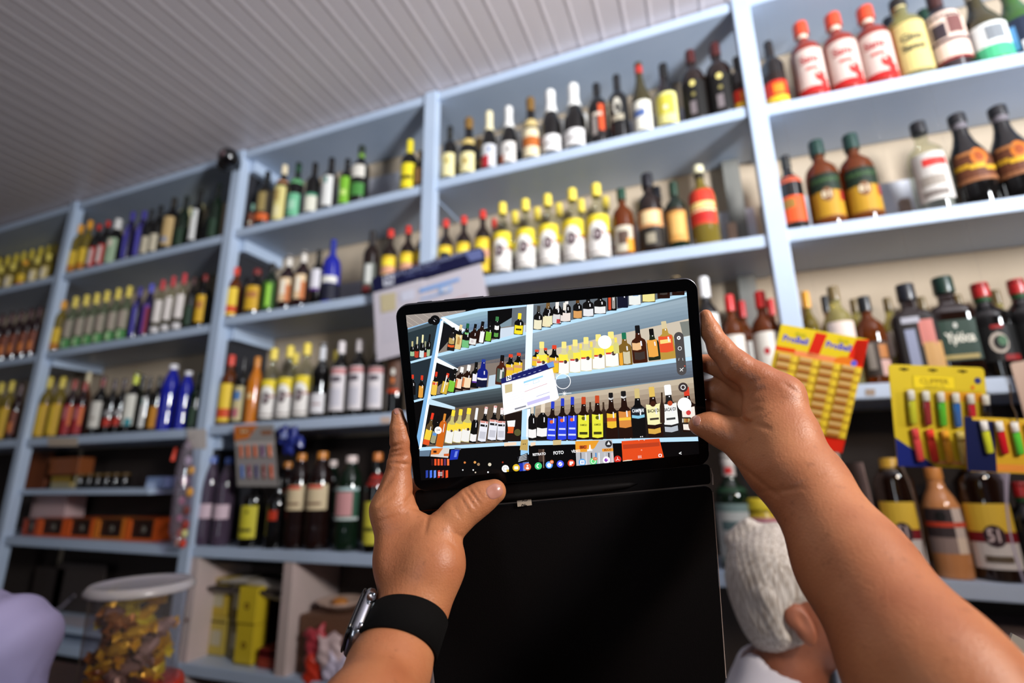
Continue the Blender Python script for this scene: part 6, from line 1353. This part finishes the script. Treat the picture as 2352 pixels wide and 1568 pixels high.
# cabinet: magazines, yellow cartons, red cartons, stick
def sag(name, x0, x1, y, Y, dep, th, col, label, cat, wave=.012, ph=0.):
    a = atY(x0,y,Y); b = atY(x1,y,Y); N = 14; v = []; f = []
    for j, (dy, dz) in enumerate(((0,0),(dep,0),(dep,th),(0,th))):
        for i in range(N+1):
            t = i/N; v.append(Vector((a.x+(b.x-a.x)*t, Y+dy, min(a.z,b.z)+dz+wave*math.sin(t*PI*1.3+ph)+.003*math.sin(t*19+j))))
    for j in range(4):
        for i in range(N): f.append((j*(N+1)+i,j*(N+1)+i+1,((j+1)%4)*(N+1)+i+1,((j+1)%4)*(N+1)+i))
    f.append(tuple(j*(N+1) for j in range(4))); f.append(tuple(j*(N+1)+N for j in (3,2,1,0)))
    return tag(mesh(name, v, f, M_(col,.55), None, True), label, cat)
zE = lambda X: CZ-.756+TH/2
ys = 1.80
for i, (x0,x1,y0) in enumerate(((462,506,1388),(458,500,1476),(515,556,1393),(508,552,1480),(552,596,1420),(548,590,1484))):
    a = atY(x0,y0,ys+.02); b = atY(x1,y0,ys+.02); hz = (.155,.150)[i%2] if i < 4 else .145
    base_ = zE(a.x) if i%2 else zE(a.x)+(.152 if i < 4 else .147)
    lab = ('yellow carton at the back left, on top of its pair','yellow carton at the back left, bottom of its pair','faded yellow carton in the middle, upper one','faded yellow carton in the middle, lower one','bright yellow carton with dark dot, upper of the front pair','bright yellow carton with dark dot, lower of the front pair')[i]
    c = ((190,160,50),(190,166,70),(110,92,40),(130,118,80),(206,178,36),(206,178,36))[i]
    o = box('carton', 0,b.x-a.x-.004, 0,.07, 0,hz, M_(c,.5), None, .002); o.location = (a.x, ys+(.055 if i < 2 else .05 if i < 4 else .0), base_+.0006); tag(o, lab, 'box', 'yellow cartons in the cabinet')
    ar_ = Art(); W_ = b.x-a.x-.004
    if i < 4: ar_.rect(W_*.2,hz*.25,W_*.8,hz*.65,(190,180,150),1); ar_.rect(0,hz*.84,W_,hz*.9,(90,76,20),1)
    else: ar_.disc(W_*.5,hz*.5,W_*.14,(80,50,20),1); ar_.disc(W_*.5,hz*.5,W_*.07,(206,170,30),2); ar_.rect(0,hz*.02,W_,hz*.05,(110,90,20),1)
    ar_.emit('label', lambda x,y,L: (x,-.0006*L,y), PRINT, o, flip=(0,-9,0))
for i in range(3):
    o = thing_box(594,1490+0,648,1510,ys,.09,((150,50,24),(110,20,18),(90,18,16))[i], zE(-1.8)+i*.036, ('flat dark red carton at the foot of the red pile','flat dark red carton in the middle of the red pile','flat red brown carton topping the red pile')[2-i if 0 else i], name='flat_carton', bev=.002, group='red cartons in the cabinet')
    o.scale.z = .034/max(o.dimensions.z,.001)
    o.location.z = zE(-1.8)+i*.0350+.0006
tray = thing_box(418,1503,640,1530,ys-.03,.24,(120,104,90),zE(-2)+.0,'shallow grey brown tray lining the cabinet floor',name='tray'); bpy.data.objects.remove(tray)
hold = box('inner_shelf', -2.135,-1.667, ys+.01,YB-.014, CZ-.468,CZ-.455, M_((60,50,46),.6), None); tag(hold, 'thin dark board under the grey bags inside the cabinet', 'board')
sag('folded_sack', 488,655,1362,1.83,.16,.020,(196,186,172),'lower grey paper sack folded on the dark board','sack',.008); 
sag('folded_sack', 500,655,1342,1.84,.15,.016,(170,160,150),'upper pale edged paper sack on the folded grey one','sack',.010,.3)
o = tube('stick', [atY(428,1424,1.742), atY(462,1412,1.86)], .006, M_((90,36,20),.6), None, 10); tag(o, 'short brown wooden stick poking across the pink cabinet upright', 'stick')
dk = box('black_sheet', -2.13,-1.67, 1.80,2.02, CZ-.352,CZ-.345, M_((18,15,14),.7)); tag(dk, 'black plastic sheet pushed in above the grey sacks', 'sheet'); dk.rotation_euler = (0,0,0)
# next cell: bowl, cardboard box, red and white bags
b1 = box('cardboard_box', -1.60,-1.20, 1.80,2.02, zE(-1.5)+.0006,CZ-.525, M_((104,70,50),.7), None, .002); tag(b1, 'open brown cardboard box in the cabinet right of the pink upright', 'box')
bw = lathe('bowl', [(.03,0),(.06,.006),(.09,.026),(.098,.034),(.094,.034),(.06,.012),(.001,.008)], M_((206,176,160),.4), None, 28, cap=False); bw.location = (-1.485,1.90,CZ-.5245+.006); tag(bw, 'shallow cream bowl on top of the cardboard box', 'bowl')
sw = lathe('bread_roll', sphere_prof(.03,0,-90,90,6), M_((190,120,50),.6), None, 12); sw.scale = (1.2,.9,.6); sw.location = (-1.49,1.90,CZ-.494); tag(sw, 'small golden bread roll lying in the cream bowl', 'bread')
for i,(x,y,r,c,l) in enumerate(((720,1478,.040,(176,60,70),'crumpled dark red bag at the front of the cardboard box'),(752,1500,.046,(200,176,176),'crumpled white bag between red bags in the cabinet'),(716,1545,.044,(190,50,30),'bright red bag low at the left in the cabinet'),(765,1540,.040,(196,186,206),'pale violet bag low beside the watch'))):
    P_ = atY(x,y,1.755); s_ = pillow('crumpled_bag', r*1.1, r*1.3, .016, M_(c,.35), None, .3, i+3); s_.rotation_euler = (0,.2*i-.3,.2); s_.location = (P_.x,1.772,P_.z); tag(s_, l, 'bag', 'bags in the cabinet')
# lower left cell: carton, dark sheets, ribbon
zl = CZ-.672
thing_box(96,1428,186,1478,1.80,.12,(196,190,200),zl,'white milk carton with large blue panel, lower left shelf',marks=((.02,.12,.72,.92,(30,50,120)),(.78,.0,.95,.3,(180,80,60)),(.80,.3,.95,1,(210,180,186))))
for i,(x0,x1,y0,c,l) in enumerate(((84,120,1300,(44,36,34),'dark grey cardboard sheet standing behind the milk carton'),(135,215,1290,(56,46,42),'brown black cardboard sheet leaning right of the dark grey one'))):
    o = thing_box(x0,y0,x1,1470,1.96,.006,c,zl,l,name='cardboard_sheet')
o = tube('ribbon', [atY(x,y,1.93) for x,y in ((86,1380),(105,1392),(125,1402),(140,1395),(158,1378),(170,1368))], .006, M_((150,140,150),.4), None, 8); tag(o, 'loose white plastic ribbon draped over the dark sheets', 'ribbon')
# ------------------------------------------------------------------ bottom right: curved cardboard sheets, newspapers
def curved_sheet(x_top, y_top, x_bot, Y, bow, dep, col, label):
    a = atY(x_top,y_top,Y); X1 = atY(x_bot,1335,Y).x; z0 = top_of('D',4,max(a.x,.3))+.0008; N = 10; v = []; f = []
    for j in range(2):
        for i in range(N+1):
            t = i/N; z = z0+(a.z-z0)*t; X = X1+(a.x-X1)*t+bow*math.sin(t*PI)
            v += [Vector((X,Y+dep*j,z)), Vector((X+.003,Y+dep*j,z))]
    M2 = 2*(N+1)
    for i in range(N):
        k = 2*i; f += [(k,k+1,k+3,k+2),(M2+k,M2+k+2,M2+k+3,M2+k+1),(k,k+2,M2+k+2,M2+k),(k+1,M2+k+1,M2+k+3,k+3)]
    f += [(0,M2,M2+1,1),(2*N,2*N+1,M2+2*N+1,M2+2*N)]
    return tag(mesh('cardboard_divider', v, f, M_(col,.6), None, True), label, 'cardboard', 'cardboard dividers')
curved_sheet(1978,1062,2035,1.765,.004,.2,(150,124,116),'grey pink cardboard divider left of the big numbered bottles')
curved_sheet(2068,1062,2128,1.765,.014,.2,(110,92,80),'brown grey cardboard divider between numbered bottle and peach bottle')
curved_sheet(2318,1060,2352,1.760,-.018,.2,(190,180,200),'pale violet bent cardboard divider right of the big numbered bottle')
o = thing_box(1912,1040,1950,1175,1.80,.01,(190,170,150),top_of('D',4,.35),'cream and white paper standing behind the right forearm',name='paper',cat='paper',marks=((.0,.3,.4,.5,(214,180,80)),)); o.location.x = max(o.location.x,.34)
zN = CZ-.50+TH/2
for i in range(4):
    o = box('newspaper', .50+.01*i,1.02-.015*i, 1.765+.006*i,2.03, zN+.0006+i*.0165,zN+.0160+i*.0165, M_(((176,160,166),(150,136,140),(186,170,180),(120,104,104))[i],.7), None, .003)
    tag(o, ('folded newspaper at the bottom of the pile, lower right','second newspaper up in the lower right pile','third newspaper up in the lower right pile','topmost greyish newspaper of the lower right pile')[i], 'newspaper', 'pile of newspapers')
# ribbed metal piece at the very corner
rp = tag(empty('ribbed_metal_rack', (0,0,0)), 'ribbed grey metal strip piece poking in at the bottom right corner', 'rack')
pr_ = Plane((2326,1455),(2480,1537),(2262,1638), z=.46)
v = []; f = []; N = 60
for i in range(N+1):
    t = i/N; h = 0 if t < .16 else .0035*abs(math.sin((t-.16)*PI*9))**.6
    for u in (0,1): v.append(pr_(u,t,h))
for i in range(N): f.append((2*i,2*i+1,2*i+3,2*i+2))
k = len(v)
for i in range(N+1):
    for u in (0,1): v.append(pr_(u,i/N,-.002))
for i in range(N): f.append((k+2*i,k+2*i+2,k+2*i+3,k+2*i+1)); f.append((2*i,2*i+2,k+2*i+2,k+2*i)); f.append((2*i+1,k+2*i+1,k+2*i+3,2*i+3))
f.append((0,k,k+1,1)); f.append((2*N,2*N+1,k+2*N+1,k+2*N))
mesh('ribbed_plate', v, f, mat('brushed_grey',(196,190,180),.4,metal=.3, bump=(120,.2,.0004)), rp)
q_ = pr_(.6,.95,-.006); box('support_post', q_.x-.01,q_.x+.01,q_.y-.01,q_.y+.01,0,q_.z, M_((60,56,54),.5), rp)
# ------------------------------------------------------------------ jar of sweets on the counter
jc = atD(309,1460,1.10); jx, jy = jc.x, jc.y; jz = 1.0905
jar = tag(empty('sweets_jar', (jx,jy,jz)), 'big clear plastic jar with pale lid, full of gold wrapped sweets', 'jar')
lathe('red_base', [(.092,0),(.104,.004),(.106,.03),(.102,.046),(.094,.047)], mat('red_plastic',(196,44,20),.3,coat=.2), jar, 40)
lathe('jar_wall', [(.084,.0475),(.088,.052),(.0905,.19),(.0915,.232)], glass('jar_plastic',(232,228,230),.05,.12), jar, 40, cap=False)
LID = glass('frosted_lid',(206,200,202),.62,.25)
lathe('lid', [(.100,.226),(.103,.228),(.1035,.234),(.100,.240),(.094,.246),(.088,.243),(.05,.241),(.001,.241)], LID, jar, 40, cap=False)
random.seed(5)
GOLD = [mat('gold_foil',(236,186,44),.3,metal=.35), mat('yellow_foil',(232,214,50),.3,metal=.2), mat('bronze_foil',(170,108,40),.3,metal=.35), mat('orange_foil',(230,130,60),.3,metal=.3), mat('silver_pink_foil',(170,140,130),.3,metal=.3)]
def candy_mesh(m):
    v = []; f = []; N = 10; prof_ = [(-.036,.016),(-.023,.005),(-.019,.012),(-.010,.0165),(.010,.0165),(.019,.012),(.023,.005),(.036,.016)]
    for x, r in prof_:
        for i in range(N):
            a = 2*PI*i/N; rr = r*(1+.18*math.cos(5*a)*(abs(x) > .018)); v.append((x, rr*math.cos(a), rr*.72*math.sin(a)))
    for j in range(len(prof_)-1):
        for i in range(N): f.append((j*N+i,j*N+(i+1)%N,(j+1)*N+(i+1)%N,(j+1)*N+i))
    return mesh('wrapped_sweet', v, f, m)
protoc = [candy_mesh(m) for m in GOLD]; usedc = set()
lay = 0
for k in range(38):
    layer = k//7; a = 2*PI*(k%7)/6+layer*.5; R_c = .050 if k%7 < 6 else .0
    if layer > 3:                                     # heap rises towards the left back
        a = 2.2+(k%7)*.45; R_c = .035+.02*random.random()
    p = protoc[(0,1,0,2,3,1,2,4,0)[(k*5+layer)%9]]
    if p.name in usedc: o = p.copy(); C.objects.link(o)
    else: o = p; usedc.add(p.name)
    o.location = (jx+R_c*math.cos(a), jy+R_c*math.sin(a), jz+.064+layer*.027+(.01*random.random()))
    o.rotation_euler = (random.uniform(-.8,.8), random.uniform(-.8,.8), a+PI/2+random.uniform(-.5,.5))
    tag(o, 'gold, yellow or bronze wrapped sweet inside the clear plastic jar', 'sweet', 'wrapped sweets in the jar')

for p in protoc:
    if p.name not in usedc: bpy.data.objects.remove(p)
# ------------------------------------------------------------------ white haired man beyond the right forearm
def nrm(v): v = np.array(v, float); return v/np.linalg.norm(v)
def wv(P_): return np.array(P_, float)
HC = wv(atD(1838,1377,.93))
toE = nrm(np.array([0,0,CZ])-HC)
rt = np.array(cdir((1,0,0))); fw = np.array(cdir((0,0,1)))
hf = nrm(rt*1.-fw*.6+np.array([0,0,.6])); hu = nrm(np.array([0,0,1.])-hf*(hf@np.array([0,0,1.]))); hs = np.cross(hf, hu)
if hs@toE < 0: hs = -hs
Rh = np.stack([hf,hs,hu],1)
H = lambda f_, s_, u_: HC+hf*f_+hs*s_+hu*u_
man = tag(empty('person', (float(HC[0]),float(HC[1]),0)), 'white haired person in white shirt, seen from behind past the forearm', 'person')
skin2 = skin_mat('ruddy_skin', (176,112,84), (150,90,66), (110,60,44))
pr = [('e',H(0,0,.022),(.096,.076,.100),.01,Rh), ('e',H(.035,0,-.03),(.066,.060,.075),.02,Rh),
      (H(.03,.03,-.07),H(.075,.006,-.100),.036,.024,.02),(H(.03,-.03,-.07),H(.075,-.006,-.100),.036,.024,.02),
      (H(.088,0,.018),H(.110,0,-.018),.010,.014,.012),(H(.088,0,-.055),H(.092,0,-.058),.018,.018,.012),(H(.082,.03,.03),H(.082,-.03,.03),.016,.016,.014),
      ('-','e',H(.093,.032,.009),(.012,.016,.008),.006,Rh),('-','e',H(.093,-.032,.009),(.012,.016,.008),.006,Rh),
      (H(-.03,0,-.06),HC+np.array([hf[0]*-.05,hf[1]*-.05,-.140]),.055,.060,.03),
      ('e',H(-.006,.079,-.022),(.017,.008,.033),.004,Rh),('e',H(-.014,.083,-.010),(.015,.006,.018),.004,Rh),('-','e',H(.000,.092,-.018),(.009,.008,.020),.004,Rh),
      ('e',H(-.006,-.079,-.022),(.017,.008,.033),.004,Rh)]
body_obj('head', pr, .0022, skin2, man, space='world', inv=man.location)
for s_ in (1,-1):
    e_ = lathe('eye', sphere_prof(.0115,0,-90,90,8), M_((214,206,198),.2), man, 14); e_.location = Vector(H(.0715,.032*s_,.008))-man.location
    i_ = lathe('iris', sphere_prof(.0060,0,-90,90,6), M_((40,28,22),.15), e_, 10); i_.location = Vector(hf*.0062)
hair = [('e',H(-.012,0,.034),(.100,.084,.106),.01,Rh),('e',H(-.045,0,-.01),(.072,.080,.085),.02,Rh),(H(-.06,.0,.13),H(-.02,.01,.145),.016,.012,.02),(H(-.04,.066,.03),H(-.045,.070,-.03),.018,.010,.015),
        ('-','e',H(.100,0,-.02),(.085,.13,.11),.02,Rh),('-','e',H(.006,.095,-.036),(.040,.035,.050),.008,Rh),('-','e',H(.006,-.095,-.036),(.040,.035,.050),.008,Rh),('-','e',H(-.04,0,-.125),(.13,.14,.072),.02,Rh)]
def hairfn(Pn):
    q_ = Pn-HC; a = q_@hs; b = q_@hf; c = q_@hu
    return .2*.0006*np.sin(a*330+b*160+4*np.sin(c*18))+.0003*np.sin(b*420+a*190+c*20)+.0010*np.sin(b*90+c*30)*np.cos(a*80-c*20)
m = bpy.data.materials.new('white_hair'); m.use_nodes = True; nt = m.node_tree; b = nt.nodes['Principled BSDF']
b.inputs['Base Color'].default_value = (*lin((214,206,196)),1); b.inputs['Roughness'].default_value = .45
tc = nt.nodes.new('ShaderNodeTexCoord'); mp = nt.nodes.new('ShaderNodeMapping'); mp.inputs['Scale'].default_value = (420,420,34); mp.inputs['Rotation'].default_value = (.5,.3,.4)
nn = nt.nodes.new('ShaderNodeTexNoise'); nn.inputs['Scale'].default_value = 1; nn.inputs['Detail'].default_value = 4
bp = nt.nodes.new('ShaderNodeBump'); bp.inputs['Strength'].default_value = .9; bp.inputs['Distance'].default_value = .0012
nt.links.new(tc.outputs['Object'], mp.inputs[0]); nt.links.new(mp.outputs[0], nn.inputs['Vector']); nt.links.new(nn.outputs['Fac'], bp.inputs['Height']); nt.links.new(bp.outputs[0], b.inputs['Normal'])
cr_ = nt.nodes.new('ShaderNodeValToRGB'); cr_.color_ramp.elements[0].color = (*lin((170,156,142)),1); cr_.color_ramp.elements[1].color = (*lin((232,226,218)),1); cr_.color_ramp.elements[0].position = .35; cr_.color_ramp.elements[1].position = .6
nt.links.new(nn.outputs['Fac'], cr_.inputs[0]); nt.links.new(cr_.outputs[0], b.inputs['Base Color']); HAIR = m
body_obj('hair', hair, .0019, HAIR, man, hairfn, space='world', inv=man.location, smooth_it=1)
# torso in a white shirt; shoulders square to the way he faces, seated on a stool behind the counter gap
nb = HC+np.array([hf[0]*-.05,hf[1]*-.05,-.140]); fwd = nrm([hf[0],hf[1],0]); sd = nrm([hs[0],hs[1],0]); dn = np.array([0,0,-1.])
T = lambda f_, s_, d_: nb+fwd*f_+sd*s_+dn*d_
sh = [(T(-.01,.0,.0),T(-.02,0,.05),.070,.085,.03),(T(-.02,.05,.045),T(-.02,.165,.075),.062,.060,.04),(T(-.02,-.05,.045),T(-.02,-.165,.075),.062,.060,.04),
      ('e',T(0,0,.22),(.125,.19,.22),.05,np.stack([fwd,sd,-dn],1)),('e',T(.01,0,.45),(.13,.17,.18),.05,np.stack([fwd,sd,-dn],1)),
      (T(-.02,.175,.085),T(.02,.225,.33),.058,.048,.03),(T(-.02,-.175,.085),T(.02,-.225,.33),.058,.048,.03),('-',T(0,0,-.03),T(-.01,0,.02),.062,.058,.01)]
def shfn(Pn):
    q_ = Pn-nb; a = q_@sd; c = q_[:,2]; return .0035*np.sin(a*70+c*24)*np.sin(c*9+1)+.002*np.sin(a*34-c*50)
SHIRT = mat('white_shirt_cloth',(206,204,214),.8,bump=(500,.2,.0005))
body_obj('shirt', sh, .0055, SHIRT, man, shfn, space='world', inv=man.location)
TR_ = mat('grey_trousers',(70,72,80),.8)
lg = []
for s_ in (.09,-.09): lg += [(T(0,s_,.60),T(.36,s_*1.4,.66),.085,.065,.03),(T(.36,s_*1.4,.66),T(.36,s_*1.4,float(nb[2])-.09),.060,.045,.02),(T(.36,s_*1.4,float(nb[2])-.045),T(.47,s_*1.5,float(nb[2])-.035),.045,.034,.02)]
body_obj('trousers', lg, .011, TR_, man, space='world', inv=man.location)
for s_ in (.225,-.225): pass
fa = []
for s_ in (.225,-.225): fa += [(T(.02,s_,.33),T(.20,s_*.9,.50),.043,.030,.01),(T(.20,s_*.9,.50),T(.27,s_*.8,.52),.030,.028,.01)]
body_obj('arms', fa, .005, skin2, man, space='world', inv=man.location)
sx, sy = T(0,0,0)[0], T(0,0,0)[1]; sz = float(nb[2])-.60-.085
stool = tag(empty('stool', (sx,sy,0)), 'plain wooden stool under the white haired person', 'stool')
lathe('seat', [(.15,max(sz-.035,.1)),(.155,max(sz-.03,.1)),(.155,sz),(.14,sz+.003)], WOODC, stool, 24)
for i in range(4):
    a = PI/4+i*PI/2; tube('leg', [Vector((.10*math.cos(a),.10*math.sin(a),sz-.036)), Vector((.15*math.cos(a),.15*math.sin(a),0))], .014, WOODC, stool, 8)
# ------------------------------------------------------------------ customer in a lilac shirt at the left edge
S0 = wv(atD(3,1476,.86)); out = nrm(np.array([rt[0],rt[1],0])); dep = nrm(np.array([fw[0],fw[1],0])); U3 = np.array([0,0,1.])
cu = tag(empty('person', (float(S0[0]-.19*out[0]),float(S0[1]-.19*out[1]),0)), 'person in a lilac shirt, one shoulder showing at the left edge', 'person')
Q_ = lambda o_, d_, u_: S0+out*o_+dep*d_+U3*u_
ls = [(Q_(-.15,0,.035),Q_(0,0,0),.066,.072,.05),(Q_(-.19,0,.035),Q_(-.38,0,0),.066,.072,.05),('e',Q_(-.19,0,-.16),(.19,.125,.22),.05,np.stack([out,dep,U3],1)),('e',Q_(-.19,0,-.42),(.165,.125,.24),.05,np.stack([out,dep,U3],1)),
      (Q_(.005,0,-.01),Q_(.035,.0,-.27),.070,.055,.03),(Q_(-.385,0,-.01),Q_(-.415,.0,-.27),.070,.055,.03)]
def lfn(Pn):
    q_ = Pn-S0; a = q_@out; c = q_@U3; d = q_@dep; return .008*np.abs(np.sin(a*34-c*16+d*20+2*np.sin(c*14)))*np.clip((-c+.05)*6,.15,1)+.0025*np.sin(a*90-c*45)
body_obj('shirt', ls, .005, mat('lilac_shirt_cloth',(150,142,178),.75,bump=(500,.2,.0005)), cu, lfn, space='world', inv=cu.location)
hd = [(Q_(-.27,0,.06),Q_(-.27,.01,.15),.055,.052,.02),('e',Q_(-.27,.01,.25),(.076,.095,.115),.01,np.stack([out,dep,U3],1)),(Q_(-.27,.05,.17),Q_(-.27,.075,.16),.045,.03,.02),(Q_(-.27,.10,.25),Q_(-.27,.115,.225),.008,.013,.01),
      ('e',Q_(-.192,0,.24),(.008,.016,.032),.004,np.stack([out,dep,U3],1)),('e',Q_(-.348,0,.24),(.008,.016,.032),.004,np.stack([out,dep,U3],1))]
body_obj('head', hd, .004, SKIN, cu, space='world', inv=cu.location)
body_obj('hair', [('e',Q_(-.27,-.008,.272),(.084,.100,.108),.01,np.stack([out,dep,U3],1)),('-','e',Q_(-.27,.09,.21),(.12,.075,.11),.01,np.stack([out,dep,U3],1))], .004, mat('dark_hair',(30,24,22),.5), cu, space='world', inv=cu.location)
z0 = float(S0[2])
lg = []
for o_ in (-.10,-.28): lg += [(Q_(o_,0,-.55),Q_(o_,0,-z0+.46),.088,.062,.03),(Q_(o_,0,-z0+.46),Q_(o_,0,-z0+.06),.062,.045,.02),(Q_(o_,0,-z0+.045),Q_(o_,.13,-z0+.036),.044,.035,.02)]
body_obj('trousers', lg, .011, TR_, cu, space='world', inv=cu.location)
fa = []
for o_, s_ in ((.035,1),(-.415,-1)): fa += [(Q_(o_,0,-.26),Q_(o_,.10,-.48),.042,.030,.01),(Q_(o_,.10,-.48),Q_(o_-.01*s_,.14,-.56),.030,.026,.01)]
body_obj('arms', fa, .005, SKIN, cu, space='world', inv=cu.location)
for o in list(bpy.data.objects):
    for k in ('_used','_z'):
        if k in o: del o[k]
